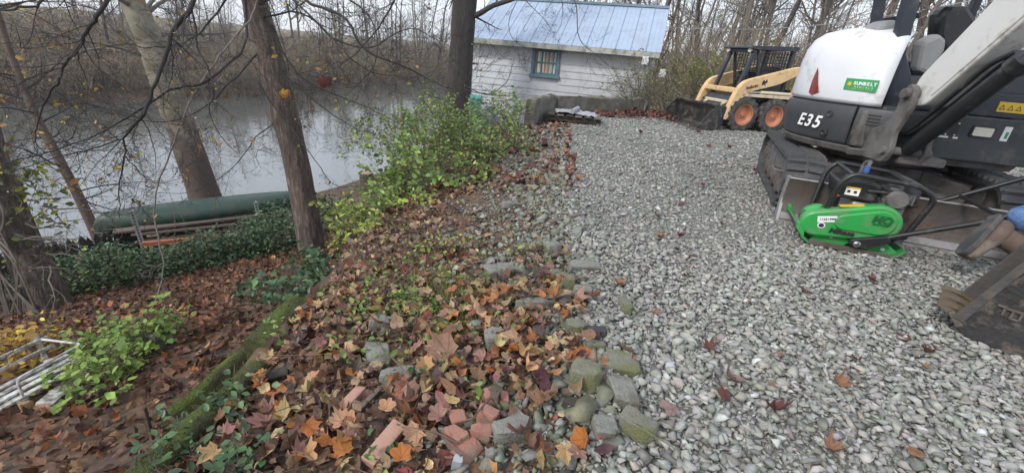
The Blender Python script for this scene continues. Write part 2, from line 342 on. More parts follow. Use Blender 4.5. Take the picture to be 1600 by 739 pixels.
EDGE_Y = [-5, .3, 2.3, 3.2, 4.5, 6, 7.8, 8.6, 10.4, 11.2, 12.6, 14, 40]
EDGE_X = [-1.24, -1.22, -1.22, -1.18, -1.0, -.62, -.12, .05, .75, 1.5, 3.4, 4.6, 12]
GRAV_Y = [-5, .94, 1.32, 1.9, 3.35, 5.3, 7.8, 9.2, 10.6, 11.6]
GRAV_X = [.35, .37, .36, .46, .48, .58, .70, 1.25, 2.3, 3.4]
def edge_x(Y): return np.interp(Y, EDGE_Y, EDGE_X)
def grav_x(Y): return np.interp(Y, GRAV_Y, GRAV_X)
def ss(t): t = np.clip(t, 0, 1); return t*t*(3-2*t)
def height(X, Y, rough=True):
    X = np.asarray(X, float); Y = np.asarray(Y, float)
    dn = sdist(X, Y, NEAR_SHORE, -1); df = sdist(X, Y, FAR_SHORE, 1)
    zl = WATER_Z+np.interp(dn, [-6, -1.5, 0, 1, 3.5, 6, 7.5, 9, 11.5, 14, 20, 60], [-1.5, -.7, -.12, .25, .78, 1.35, 1.75, 2.4, 3.02, 3.25, 3.3, 3.6])
    pad = ss((X+3.8)/1.6)*ss((Y-9)/2.0); zl = np.maximum(zl, -1.05*pad+(1-pad)*-9)
    gx = grav_x(Y); ex = edge_x(Y); fall = np.clip((gx-X)/np.maximum(gx-ex, .3), 0, 1); zh = -.32*fall**1.25*(1-.6*ss((Y-5)/3))
    wd = np.where(Y < 2.5, .10, .10+.55*ss((Y-2.5)/1.5)); wd = np.where(Y > 8.2, .12, wd)
    k = ss((ex-X)/wd); z = zh*(1-k)+zl*k
    far = ss((Y-13)/25)*ss((X-5)/5); z = np.where(X > ex, z-.0*far, z)
    zf = WATER_Z+np.interp(df, [-3, 0, 1.5, 5, 14, 30, 60, 120, 200], [-1.2, -.15, .6, 1.0, 1.6, 2.4, 4.2, 6, 7])
    z = np.where(df > -3, np.maximum(zf, np.where(dn > 0, z, -9)), z)
    if rough:
        on_g = ss((X-gx)/.25)
        z = z+(1-on_g)*(.022*fbm(X, Y, 3.1)+.014*fbm(X, Y, 8.3, 2.))+on_g*(.012*fbm(X, Y, 1.5, 1.)+.008*fbm(X, Y, 4.5, 3.))
    return z
def H1(x, y): return float(height(np.array([x]), np.array([y]))[0])
_HG = []
def H1g(x, y):
    xs, ys, z = _HG; i = min(max(bisect.bisect(xs, x)-1, 0), len(xs)-2); j = min(max(bisect.bisect(ys, y)-1, 0), len(ys)-2); u = (x-xs[i])/(xs[i+1]-xs[i]); v = (y-ys[j])/(ys[j+1]-ys[j])
    return (z[j][i]*(1-u)+z[j][i+1]*u)*(1-v)+(z[j+1][i]*(1-u)+z[j+1][i+1]*u)*v
def onground(px, py, it=14):
    """where the sight line through a photo pixel meets the terrain"""
    z = -.1
    for _ in range(it):
        p = onz(px, py, z); z = .5*z+.5*H1(p.x, p.y)
    return onz(px, py, z)
def lines(segs):
    o = []
    for a, b, st in segs: o += list(np.arange(a, b, st))
    return np.array(o+[segs[-1][1]])
gx_ = lines([(-320, -60, 20), (-60, -16, 2.5), (-16, -5, .5), (-5, -2, .12), (-2, 1.2, .05), (1.2, 6, .2), (6, 20, 1.5), (20, 320, 20)])
gy_ = lines([(-40, -4, 4), (-4, .4, .4), (.4, 4.5, .05), (4.5, 13, .15), (13, 40, 1.2), (40, 120, 4), (120, 420, 25)])
GX, GY = np.meshgrid(gx_, gy_); GZ = height(GX, GY); _HG += [gx_.tolist(), gy_.tolist(), GZ.tolist()]; H1 = H1g; nx, ny = len(gx_), len(gy_)
ii = np.arange(nx*ny).reshape(ny, nx); F4 = np.stack([ii[:-1, :-1], ii[:-1, 1:], ii[1:, 1:], ii[1:, :-1]], -1).reshape(-1, 4)
me = bpy.data.meshes.new('ground'); V = np.stack([GX, GY, GZ], -1).reshape(-1, 3)
me.vertices.add(len(V)); me.vertices.foreach_set('co', V.ravel().astype(np.float32)); me.loops.add(F4.size); me.loops.foreach_set('vertex_index', F4.ravel().astype(np.int32))
me.polygons.add(len(F4)); me.polygons.foreach_set('loop_start', (np.arange(len(F4))*4).astype(np.int32)); me.update(calc_edges=True)
far = ss(sdist(GX, GY, FAR_SHORE, 1)/4).ravel(); far = np.maximum(far, ss((GY.ravel()-13)/5)*ss((GX.ravel()-2)/4)*.8)
a = me.attributes.new('col', 'FLOAT_COLOR', 'POINT'); a.data.foreach_set('color', np.c_[far, far, far, np.ones_like(far)].ravel().astype(np.float32))
g = link('ground', me, M['ground'], smooth=180); tag(g, 'leaf-strewn sloping ground falling from the gravel to the river', kind='structure')

# gravel lot: a sheet 4 mm above the ground, cut along the ragged edge
gy2 = np.arange(-3, 12.8, .12); rows = []
for y in gy2:
    x0 = float(grav_x(y))-.03+.05*math.sin(y*7.3)+.03*math.sin(y*17.1); rows.append([x0+(t**1.6)*(9.5-x0) for t in np.linspace(0, 1, 40)])
X2 = np.array(rows); Y2 = np.repeat(gy2[:, None], 40, 1); Z2 = height(X2, Y2)+.006; ii = np.arange(X2.size).reshape(X2.shape)
me = mesh_from(np.stack([X2, Y2, Z2], -1).reshape(-1, 3).tolist(), np.stack([ii[:-1, :-1], ii[:-1, 1:], ii[1:, 1:], ii[1:, :-1]], -1).reshape(-1, 4).tolist(), 'gravel_lot')
tag(link('gravel_lot', me, M['gravel_bed'], smooth=180), 'flat gravel lot carrying the machines', kind='structure')
# river
me = mesh_from([(-300, -60, WATER_Z), (200, -60, WATER_Z), (200, 160, WATER_Z), (-300, 160, WATER_Z)], [(0, 1, 2, 3)], 'water')
tag(link('river_water', me, M['water']), 'still river reflecting the sky and bare trees', kind='structure')

# crushed stone
def gravel(name, label, y0, y1, step, size, var, cols, wts, layers=1, xmax=9.3, jitter=.5):
    P = []
    for L in range(layers):
        ys = np.arange(y0, y1, step); 
        for y in ys:
            x0 = float(grav_x(y))-.06-.04*math.sin(y*9); xm = min(xmax, 1.62*max(y, .5)+1.2); xs = np.arange(x0, xm, step); P.append(np.c_[xs, np.full(len(xs), y), np.full(len(xs), L)])
    P = np.concatenate(P); n = len(P); P[:, :2] += nr.uniform(-jitter, jitter, (n, 2))*step*1.3
    nr.shuffle(P)
    s = size*np.exp(nr.normal(0, .42, n)); s = np.clip(s, size*.4, size*1.9)
    z = height(P[:, 0], P[:, 1])+.004+s*.10+P[:, 2]*size*.32+nr.uniform(-.1, .14, n)*s
    rot = rot_mats(nr.normal(0, .33, n), nr.normal(0, .33, n), nr.uniform(0, 6.28, n))
    sc3 = s[:, None]*nr.uniform(.75, 1.25, (n, 3))
    o = scatter(name, var, np.c_[P[:, 0], P[:, 1], z], rot, sc3, pick(cols, wts, n, .12)*(1+.16*fbm(P[:, 0], P[:, 1], .9, 5.)+.08*fbm(P[:, 0], P[:, 1], 2.7, 1.))[:, None], M['stone'])
    return tag(o, label, 'gravel', kind='stuff')
GC0 = [(.32, .317, .295), (.265, .268, .245), (.38, .378, .358), (.20, .20, .182), (.33, .30, .26), (.46, .47, .46), (.28, .30, .255)]; GC = [tuple(c*.88 for c in q) for q in GC0]; GW = [30, 28, 16, 16, 6, 2.5, 8]
sv = tri_variants(stone_variants(16, 10, .50)); sv2 = tri_variants(stone_variants(8, 8, .52))
gravel('gravel', 'crushed grey limestone gravel close to the camera', .55, 2.9, .024, .032, sv, GC, GW, 2)
gravel('gravel', 'crushed grey limestone gravel across the middle of the lot', 2.9, 6.2, .031, .036, sv2, GC, GW, 1)
gravel('gravel', 'fine grey gravel on the far end of the lot', 6.2, 12.2, .046, .041, sv2, GC, GW, 1)
n = 26000; yy = .55+3.2*nr.random(n)**.8; xx = grav_x(yy)+(1.62*yy+1.0-grav_x(yy))*nr.random(n); ss_ = .013*np.exp(nr.normal(0, .3, n))
tag(scatter('gravel_fines', sv2, np.c_[xx, yy, height(xx, yy)+.012], rot_mats(nr.normal(0, .5, n), nr.normal(0, .5, n), nr.uniform(0, 6.3, n)), ss_, pick(GC, GW, n, .12), M['stone']), 'small chips and fines between the larger gravel', 'gravel', kind='stuff')
# ------------------------------------------------------------------ shed behind the low wall
SL = Vector((-1.66, 13.98)); SR = Vector((3.34, 12.62)); shed_rz = math.atan2(SR.y-SL.y, SR.x-SL.x); WL = (SR-SL).length
SB = -1.1; EH = 1.50-SB
shed = thing('boat_shed', 'white clapboard shed with blue metal roof and one small curtained window', 'shed', (SL.x, SL.y, SB), shed_rz)
D = 3.7; WX0, WX1, WZ0, WZ1 = 1.86, 2.68, 1.66, 2.46        # window opening
MB().box((WL/2, D/2, EH/2), (WL-.06, D-.06, EH)).build('wall_core', M['siding'], shed)
bh = .187; k = 0; z = .02
while z < EH-.02:
    h = min(bh, EH-z)
    spans = [(0, WL)] if (z+h < WZ0 or z > WZ1) else [(0, WX0), (WX1, WL)]
    for a, b in spans:
        m = MB(); m.prism([(0.028, z), (-.009, z), (.012, z+h+.012), (.028, z+h+.012)], a, b, 'yz'); m.build('siding_board', M['siding'], shed)
    z += bh
for x in (-.015, WL+.015): MB().box((x, .0, EH/2), (.07, .07, EH)).build('corner_board', M['teal'] if x < 1 else M['siding'], shed)
# end walls' boards
for x, sgn in ((-.004, -1), (WL+.004, 1)):
    z = .02
    while z < EH: MB().box((x-.006*sgn, D/2, z+bh/2), (.03, D-.1, bh-.012), (0, 0, 0)).build('siding_board', M['siding'], shed); z += bh
fr = MB(); t = .075
fr.box(((WX0+WX1)/2, -.03, WZ1-t/2), (WX1-WX0, .07, t)); fr.box((WX0+t/2, -.03, (WZ0+WZ1)/2), (t, .07, WZ1-WZ0-2*t)); fr.box((WX1-t/2, -.03, (WZ0+WZ1)/2), (t, .07, WZ1-WZ0-2*t)); fr.box(((WX0+WX1)/2, -.035, WZ0+t/2), (WX1-WX0+.08, .10, t))
win = fr.build('window', M['trim_blue'], shed, bevel=.006)
s = MB(); x0, x1, z0, z1 = WX0+t, WX1-t, WZ0+t, WZ1-t
for xx in (x0+.02, x1-.02): s.box((xx, -.012, (z0+z1)/2), (.04, .03, z1-z0))
for zz, hh in ((z0+.025, .05), ((z0+z1)/2, .045), (z1-.02, .04)): s.box(((x0+x1)/2, -.014, zz), (x1-x0-.08, .03, hh))
for j in (1, 2): s.box((x0+(x1-x0)*j/3, -.010, (z0+z1)/2), (.014, .02, z1-z0-.08))
s.build('sash', M['teal'], win)
for j in range(3):
    for q in range(2):
        MB().box((x0+(x1-x0)*(j+.5)/3, -.004, z0+(z1-z0)*(q+.5)/2), ((x1-x0)/3-.02, .004, (z1-z0)/2-.05)).build('pane', bpy.data.materials.get('window_pane') or mat('window_pane', (.9, .9, .9), .05, var=.02), win)
pm = bpy.data.materials['window_pane'].node_tree.nodes['Principled BSDF']; pm.inputs['Transmission Weight'].default_value = .95; pm.inputs['IOR'].default_value = 1.1
for lnk in list(pm.inputs['Base Color'].links): bpy.data.materials['window_pane'].node_tree.links.remove(lnk)
pm.inputs['Base Color'].default_value = (.95, .97, .97, 1)
cols = [M['curtain'], M['orange_paint'], M['decal_white'], M['curtain'], M['teal'], M['decal_white'], M['orange_paint']]
n = 14
for j in range(n):
    a = x0+(x1-x0)*j/n; b = x0+(x1-x0)*(j+1)/n; y = .012+.010*math.sin(j*1.9)
    MB().prism([(a, y), ((a+b)/2, y-.008), (b, y), (b, y+.004), (a, y+.004)], z0, z1, 'xy').build('curtain_strip', cols[j % 7], win)
# the glazed opening needs a real recess in front of the wall core
OV = .34; RZ0 = EH-.04; RISE = 1.25; ROX0, ROX1 = -.12, WL+.16
def roof_pt(x, v, side=1, off=0): # v 0 eave .. 1 ridge
    run = D/2+OV; y = -OV+run*v if side > 0 else D+OV-run*v; nl = Vector((0, -RISE/run*(1 if side > 0 else -1), 1)).normalized(); return Vector((x, y, RZ0+RISE*v))+nl*off
npan = 14
rf = MB()
for side in (1, -1):
    q = [roof_pt(ROX0, 0, side, -.03), roof_pt(ROX1, 0, side, -.03), roof_pt(ROX1, 1, side, -.03), roof_pt(ROX0, 1, side, -.03), roof_pt(ROX0, 0, side, .0), roof_pt(ROX1, 0, side, .0), roof_pt(ROX1, 1, side, .0), roof_pt(ROX0, 1, side, .0)]
    rf.add(q, [(0, 1, 2, 3), (7, 6, 5, 4), (0, 1, 5, 4), (1, 2, 6, 5), (2, 3, 7, 6), (3, 0, 4, 7)])
roof = rf.build('roof', M['gutter'], shed)
for side in (1, -1):
    for j in range(npan):
        a = ROX0+(ROX1-ROX0)*j/npan; b = ROX0+(ROX1-ROX0)*(j+1)/npan; w_ = (b-a); us = [a, a+.012, a+.022, a+w_*.33, a+w_*.35, a+w_*.37, a+w_*.66, a+w_*.68, a+w_*.70, b-.022, b-.004]
        hs = [.004, .026, .004+.002, .004, .010, .004, .004, .010, .004, .004, .004]
        vs = []; 
        for v in (-.012, .995): vs += [roof_pt(u_, v, side, h+.006) for u_, h in zip(us, hs)]
        m_ = len(us); MB().add(vs, [(i, i+1, i+1+m_, i+m_) for i in range(m_-1)]).build('roof_panel', M['roof_metal'], roof)
rc = MB(); run = D/2+OV
rc.add([roof_pt(ROX0-.01, .955, 1, .035), roof_pt(ROX1+.01, .955, 1, .035), roof_pt(ROX1+.01, 1, 1, .055), roof_pt(ROX0-.01, 1, 1, .055), roof_pt(ROX0-.01, .955, -1, .035), roof_pt(ROX1+.01, .955, -1, .035)], [(0, 1, 2, 3), (3, 2, 5, 4)])
rc.build('ridge_cap', M['trim_blue'], roof)
MB().box((WL/2, -OV-.012, RZ0-.075), (ROX1-ROX0, .03, .13)).build('fascia', M['gutter'], shed)
MB().box((WL/2, -OV/2-.02, RZ0-.045), (ROX1-ROX0-.1, OV-.06, .02)).build('soffit', M['siding'], shed)
for x in (0, WL):                                         # gable triangles
    MB().prism([(.03, EH), (D-.03, EH), (D/2, EH+RISE*.86)], x-.02, x+.02, 'yz').build('gable', M['siding'], shed)
# green bin against the shed corner
b_ = thing('garbage_bin', 'pale teal plastic bin standing at the corner of the white shed', 'bin', aty(733, 196, 13.2)); b_.location.z = -1.15
MB().box((0, 0, .5), (.56, .6, 1.0), tp=1.16).build('bin_body', M['green_bin'], b_, bevel=.03)
MB().box((0, 0, 1.035), (.70, .74, .07), tp=.9).build('lid', M['green_bin'], b_, bevel=.02)
for x in (-.24, .24): MB().lathe([(.1, -.03), (.1, .03)], (x, .27, .1), (1, 0, 0), 16).build('wheel', M['tyre'], b_)

# ------------------------------------------------------------------ low concrete wall (an L) and the pallet beside it
def wallseg(name, a, b, h, th, z0, matn, label):
    a = Vector(a); b = Vector(b); d = (b-a); L = d.length; t_ = thing(name, label, 'wall', ((a.x+b.x)/2, (a.y+b.y)/2, z0), math.atan2(d.y, d.x))
    n_ = max(2, int(L/.45)); vs = []; 
    for i in range(n_+1):
        x = -L/2+L*i/n_
        for y, z in ((-th/2, 0), (-th/2+.01, h*.96), (-th/2+.03, h), (th/2-.03, h), (th/2-.01, h*.96), (th/2, 0)): vs.append((x+rng.uniform(-.004, .004), y+rng.uniform(-.012, .012), z+(rng.uniform(-.02, .02) if z else 0)))
    fs = [(i*6+k_, i*6+(k_+1) % 6, (i+1)*6+(k_+1) % 6, (i+1)*6+k_) for i in range(n_) for k_ in range(6)]+[tuple(range(5, -1, -1)), tuple(range(n_*6, n_*6+6))]
    MB().add(vs, fs).build('wall_body', M[matn], t_, bevel=.012)
    m = MB()
    for i in range(n_):                                  # moss along the top
        x = rng.uniform(-L/2+.04, L/2-.04); m.lathe([(.02, 0), (rng.uniform(.05, .1), .004), (rng.uniform(.03, .06), rng.uniform(.012, .03)), (.004, rng.uniform(.025, .04))], (x, rng.uniform(-th*.3, th*.3), h-.012), (rng.uniform(-.1, .1), rng.uniform(-.1, .1), 1), 7)
    m.build('moss', M['moss_wood'], t_, smooth=60); return t_
wallseg('retaining_wall', (.72, 10.0), (3.0, 11.6), .92, .17, -.55, 'wall_concrete', 'low grey mossy concrete wall in front of the white shed')
wallseg('retaining_wall', (.62, 9.98), (.13, 8.15), .98, .20, -.58, 'wall_concrete', 'short mossy wall end turning from the low concrete wall towards the camera')
pl = thing('wooden_pallet', 'dark broken wooden pallet lying on leaves inside the low wall', 'pallet', (1.0, 8.75, .03), R_(-6))
for y in (-.28, 0, .28): MB().box((0, y, .05), (1.0, .09, .09)).build('bearer', M['dark_wood'], pl, bevel=.005)
for j in range(6): MB().box((-.44+j*.175, rng.uniform(-.01, .01), .108), (.13, .74, .022), (0, 0, rng.uniform(-.03, .03))).build('slat', M['old_wood'] if j % 2 else M['dark_wood'], pl, bevel=.003)
tp = MB(); nn = 14
vs = [((i/nn-.5)*.78, (j/nn-.5)*.5, .145+.035*abs(math.sin(i*1.3+j*.5))*math.sin(j*.9+i*.4)+.02*rng.random()) for i in range(nn+1) for j in range(nn+1)]
tp.add(vs, [(i*(nn+1)+j, (i+1)*(nn+1)+j, (i+1)*(nn+1)+j+1, i*(nn+1)+j+1) for i in range(nn) for j in range(nn)]); tpo = tp.build('plastic_sheet', M['tarp'], None, smooth=180); sm = tpo.modifiers.new('t', 'SOLIDIFY'); sm.thickness = .006
tpo.location = (1.02, 8.75, .02); tag(tpo, 'crumpled grey plastic sheet spread over the dark pallet', 'tarp')
pp = MB(); pp.tube([(.93, 8.5, .22), (1.08, 8.98, .235)], .045, 12); tag(pp.build('pipe_offcut', M['tarp'], None, smooth=40), 'short grey pipe offcut lying across the plastic sheet', 'pipe')

# ------------------------------------------------------------------ river bank: canoe, lumber rack, fence
CA = Vector((-7.95, 7.42, -2.55)); CB = Vector((-4.78, 9.56, -2.42)); cdir = CB-CA; CL = cdir.length; crz = math.atan2(cdir.y, cdir.x)
can = thing('canoe', 'green canoe lying upside down on the lumber rack by the river', 'canoe', (CA+CB)/2, crz); can.rotation_euler = (0, -math.asin(cdir.z/CL), crz)
NS, NC = 34, 14; vs = []; 
for i in range(NS+1):
    t_ = -1+2*i/NS; bm_ = .40*max(0, 1-abs(t_)**2.6)**.75+.012; dp = .27*(1-.10*abs(t_)**8)*(max(0, 1-abs(t_)**14))**.5+.02; sheer = -.11*abs(t_)**3
    for j in range(NC+1):
        a = PI*j/NC; ca, sa = math.cos(a), math.sin(a); y = bm_*math.copysign(abs(ca)**.75, ca); zz = sheer*(1-sa)+dp*abs(sa)**.62*(1-.0*abs(t_)); vs.append((t_*CL/2, y, zz))
fs = [(i*(NC+1)+j, (i+1)*(NC+1)+j, (i+1)*(NC+1)+j+1, i*(NC+1)+j+1) for i in range(NS) for j in range(NC)]
hl = MB().add(vs, fs).build('hull', M['canoe'], can, smooth=180); so = hl.modifiers.new('s', 'SOLIDIFY'); so.thickness = .012
for j in (0, NC): MB().tube([vs[i*(NC+1)+j] for i in range(NS+1)], .018, 6).build('gunwale', M['black'], can, smooth=60)
for t_ in (-.55, 0, .5): MB().box((t_*CL/2, 0, .02), (.12, .8*(1-abs(t_)**2.6)**.75, .02)).build('thwart', M['old_wood'], can)
MB().tube([(-CL/2*.93, 0, .275), (CL/2*.93, 0, .275)], .012, 6).build('keel', M['canoe'], can)
def perforated_post(p0, p1, label, w_=.075):
    p0, p1 = Vector(p0), Vector(p1); L = (p1-p0).length; o = thing('rack_post', label, 'post', p0); q = (p1-p0).to_track_quat('Z', 'Y'); o.rotation_mode = 'QUATERNION'; o.rotation_quaternion = q @ Euler((0, 0, R_(150))).to_quaternion()
    m = MB(); m.box((0, 0, L/2), (w_, .005, L)); m.box((w_/2, w_/2, L/2), (.005, w_, L)); m.build('angle', M['galv'], o)
    for k_ in range(int(L/.055)):
        MB().box((0, -.0035, .04+k_*.055), (.022, .004, .03)).build('slot', M['decal_black'], o); MB().box((0, .0035, .04+k_*.055), (.022, .004, .03)).build('slot', M['decal_black'], o)
perforated_post(aty(228, 398, 6.95), aty(205, 330, 6.95), 'leaning perforated steel post at the bow end of the canoe')
perforated_post(aty(411, 366, 8.1), aty(399, 316, 8.1), 'leaning perforated steel post at the tree end of the canoe')
# boards stacked under the canoe
cx = (CA+CB)/2; ax_ = Vector((math.cos(crz), math.sin(crz), 0)); ay_ = Vector((-ax_.y, ax_.x, 0))
labs = ['long weathered board right under the canoe, outermost of the stack', 'weathered board under the canoe, second in the stack', 'weathered board at mid height in the lumber stack', 'splintered grey board low in the lumber stack', 'dark thin board low in the lumber stack', 'bottom board of the lumber stack under the canoe']
for j, (dy, z, L, w_, sh) in enumerate([(-.40, -2.50, 2.9, .2, .1), (-.2, -2.535, 3.1, .2, .0), (-.44, -2.60, 2.7, .22, .25), (-.25, -2.66, 3.0, .2, -.1), (-.47, -2.73, 2.4, .18, .2), (-.4, -2.80, 3.0, .25, .1)]):
    c = cx+ax_*(sh-.2)+ay_*dy; o = MB().box((0, 0, 0), (L, w_, .04)).build('lumber_board', M['old_wood'] if j % 2 == 0 else M['dark_wood'], None, bevel=.004); o.location = (c.x, c.y, z); o.rotation_euler = (rng.uniform(-.05, .05), rng.uniform(-.02, .02), crz+rng.uniform(-.03, .03)); tag(o, labs[j], 'board', 'boards stacked under the canoe')
p0, p1 = aty(222, 382, 6.72), aty(345, 370, 7.35); d = p1-p0
o = MB().box((0, 0, 0), (d.length, .04, .085)).build('painted_plank', M['orange_paint'], None, bevel=.004); o.location = (p0+p1)/2; o.rotation_euler = (0, -math.asin(d.z/d.length), math.atan2(d.y, d.x)); tag(o, 'orange painted plank sticking out below the canoe', 'plank')
p0, p1 = aty(338, 371, 7.45), aty(402, 362, 7.9); d = p1-p0
o = MB().box((0, 0, 0), (d.length, .04, .07)).build('painted_plank', M['white_wood'], None, bevel=.004); o.location = (p0+p1)/2; o.rotation_euler = (0, -math.asin(d.z/d.length), math.atan2(d.y, d.x)); tag(o, 'white peeling plank end beyond the orange plank', 'plank')
# dark picket fence along the bank
def fence(label, pts, n_, hgt, lean=0):
    a = thing('picket_fence', label, 'fence', (pts[0][0], pts[0][1], H1(*pts[0])))
    base = Vector(a.location); mesh = MB().prism(arc2([(-.043, 0), (.043, 0), (.043, .86), (0, 1.0), (-.043, .86)], 0), -.012, .012, 'xz').mesh('picket'); mesh.materials.append(M['fence_wood'])
    for i in range(n_):
        t_ = i/(n_-1)*(len(pts)-1); k_ = min(int(t_), len(pts)-2); q = t_-k_; x = pts[k_][0]*(1-q)+pts[k_+1][0]*q; y = pts[k_][1]*(1-q)+pts[k_+1][1]*q; dd = Vector(pts[k_+1])-Vector(pts[k_])
        o = link('picket', mesh, None, a); h = hgt*rng.uniform(.92, 1.06); o.scale = (1, 1, h+.15); o.location = Vector((x, y, H1(x, y)-.15))-base; o.rotation_euler = (rng.uniform(-.05, .05), rng.uniform(-.06, .06)+lean, math.atan2(dd.y, dd.x))
    for z in (.2, .62):
        MB().tube([(x-base.x, y-base.y+.035, H1(x, y)+z*hgt-base.z) for x, y in pts], .03, 4).build('rail', M['fence_wood'], a)
fence('dark weathered picket fence running along the river bank behind the ivy hedge', [(-8.25, 5.4), (-7.75, 6.55), (-7.2, 7.6)], 30, .62)
fence('dark tilted pickets under the bow of the canoe', [(-7.15, 7.7), (-6.2, 8.7)], 18, .62, .35)
fence('dark picket fence at the foot of the leaning vine-covered tree', [(-9.6, 3.6), (-8.4, 5.1)], 26, .62)

# ------------------------------------------------------------------ lower terrace: white bench, boards, mossy timbers
bA, bB = onground(6, 650), onground(122, 588); bd = bB-bA; brz = math.atan2(bd.y, bd.x); bl = bd.length+.35
bench = thing('garden_bench', 'white peeling slatted garden bench lying low in the leaves', 'bench', bA+bd*.35, brz); bench.location.z = H1(bench.location.x, bench.location.y)+.02
bench.rotation_euler = (R_(-4), -math.asin(bd.z/bd.length)*.8, brz)
for j in range(4): MB().box((0, -.03+j*.075, .06+.004*(j % 2)), (bl, .042, .016), (0, 0, rng.uniform(-.02, .02))).build('seat_slat', M['white_wood'], bench, bevel=.004)
for j, z in enumerate((.13, .20)): MB().box((0, .29+.02*j, z), (bl, .016, .026)).build('back_slat', M['white_wood'], bench, bevel=.004)
for x in (-bl/2+.05, -.06, bl/2-.05):
    MB().box((x, .32, .12), (.026, .026, .24), (R_(-6), 0, 0)).build('back_post', M['white_wood'], bench, bevel=.004)
    MB().box((x, -.03, .015), (.035, .035, .09)).build('leg', M['white_wood'], bench, bevel=.004)
    MB().box((x, .12, .032), (.035, .36, .035)).build('seat_bearer', M['white_wood'], bench, bevel=.004)
MB().tube(arc([(-.06, -.04, .06), (-.06, -.04, .19), (bl/2-.05, -.02, .20), (bl/2-.05, .29, .21)], .03), .008, 8).build('arm_rail', M['white_wood'], bench, smooth=50)
p0, p1 = onground(72, 642), onground(134, 590); d = p1-p0
o = MB().box((0, 0, .02), (d.length, .085, .02)).build('white_board', M['white_wood'], None, bevel=.003); o.location = (p0+p1)/2; o.location.z += .03; o.rotation_euler = (R_(12), -math.asin(d.z/d.length), math.atan2(d.y, d.x)); tag(o, 'narrow white peeling board lying in leaves beside the bench', 'board')
def timber(label, a, b, w_, h, sink=.4):
    a, b = Vector(a), Vector(b); d = b-a; L = d.length; o = thing('landscape_timber', label, 'timber', (a+b)/2); o.rotation_euler = (0, -math.asin(d.z/L), math.atan2(d.y, d.x))
    n_ = 26; vs = []
    prof = arc2([(-w_/2, -h), (w_/2, -h), (w_/2, 0), (-w_/2, 0)], [0, 0, .03, .03], 3); m_ = len(prof)
    for i in range(n_+1):
        for (y, z) in prof: 
            x = -L/2+L*i/n_; nn_ = mnoise.noise(Vector((x*5+a.x, y*9, z*9)))*.022; vs.append((x, y*(1+nn_*2)+.008*math.sin(x*3), z+nn_))
    fs = [(i*m_+k_, i*m_+(k_+1) % m_, (i+1)*m_+(k_+1) % m_, (i+1)*m_+k_) for i in range(n_) for k_ in range(m_)]+[tuple(range(m_-1, -1, -1)), tuple(range(n_*m_, n_*m_+m_))]
    MB().add(vs, fs).build('beam', M['moss_wood'], o, smooth=50)
    c = 500; P = np.c_[nr.uniform(-L/2, L/2, c), nr.uniform(-w_*.5, w_*.5, c), np.full(c, -.004)+nr.uniform(0, .01, c)]
    tuft = tri_variants([([(-.006, 0, 0), (.006, 0, 0), (0, .003, .022), (0, -.008, 0)], [(0, 1, 2), (1, 3, 2), (3, 0, 2)])])
    scatter('moss', tuft, P, rot_mats(nr.normal(0, .5, c), nr.normal(0, .5, c), nr.uniform(0, 6.3, c)), nr.uniform(.22, .5, c), pick([(.075, .098, .02), (.048, .062, .016), (.10, .125, .025)], [5, 4, 2], c, .2), M['foliage'], o)['kind'] = 'stuff'
    return o
a0, a1 = onz(150, 790, -.20), onz(405, 566, -.225)
timber('mossy green landscape timber edging the leaf slope near the camera', a0, a1, .095, .34)
a0, a1 = onz(262, 640, -.80), onz(408, 522, -.50)
timber('lower mossy timber showing behind the front timber', a0, a1, .07, .3)
a0, a1 = onz(400, 532, -.26), onz(470, 462, -.26)
timber('far mossy timber running under the dark leafed plants', a0, a1, .14, .4)
# sheet of dark stakes
st = MB(); p = onground(246, 712); st.tube([p+Vector((0, 0, -.05)), p+Vector((.004, .01, .30))], .007, 6); tag(st.build('metal_stake', M['dark_wood'], None, smooth=50), 'thin dark stake standing beside the front mossy timber', 'stake')

# ------------------------------------------------------------------ rubble, bricks and clay along the gravel edge
CHUNKS = []
def rough_rock(me, name, m, size):
    bm = bmesh.new(); bm.from_mesh(me); bmesh.ops.dissolve_limit(bm, angle_limit=R_(14), verts=bm.verts, edges=bm.edges); bmesh.ops.bevel(bm, geom=bm.edges[:], offset=size*.05, segments=1, affect='EDGES')
    bmesh.ops.triangulate(bm, faces=bm.faces[:]); bmesh.ops.subdivide_edges(bm, edges=bm.edges[:], cuts=2, use_grid_fill=True); sd_ = rng.uniform(0, 99)
    for v in bm.verts: v.co += v.co.normalized()*size*(.10*mnoise.noise(v.co*(3/size)*.4+Vector((sd_, 0, 0)))+.06*mnoise.noise(v.co*(9/size)*.4+Vector((0, sd_, 0))))
    bm.to_mesh(me); bm.free(); return link(name, me, M[m], None, smooth=22)
def chunk(name, label, cat, px, py, wpx, dpx, hgt, rz, m, sides=0, tilt=(0, 0), lift=.42, group=None, rad=.0):
    p = onground(px, py); s = FPX/((p-CAM).dot(_f)); w_ = wpx/s; d_ = dpx/s/ .75
    pts = []
    k_ = sides or 6
    for i in range(k_):
        a = 2*PI*(i+rng.uniform(-.22, .22))/k_ if sides else [.62, 2.52, 3.76, 5.66, 2.0, 5.2][i]+rng.uniform(-.12, .12)
        rr = rng.uniform(.85, 1.1)
        for z, q in ((-hgt*.5, 1.04), (hgt*.42, 1.0), (hgt*.5, .93)): pts.append(Vector((math.cos(a)*w_*.58*rr*q, math.sin(a)*d_*.58*rr*q, z+rng.uniform(-.08, .08)*hgt)))
    vs, fs = hull(pts); o = rough_rock(MB().add(vs, fs).mesh(name), name, m, min(w_, d_, .09)); o.location = p+Vector((0, 0, hgt*lift)); CHUNKS.append((p.x, p.y, max(w_, d_)*.55)); o.rotation_euler = (tilt[0], tilt[1], rz); return tag(o, label, cat, group)
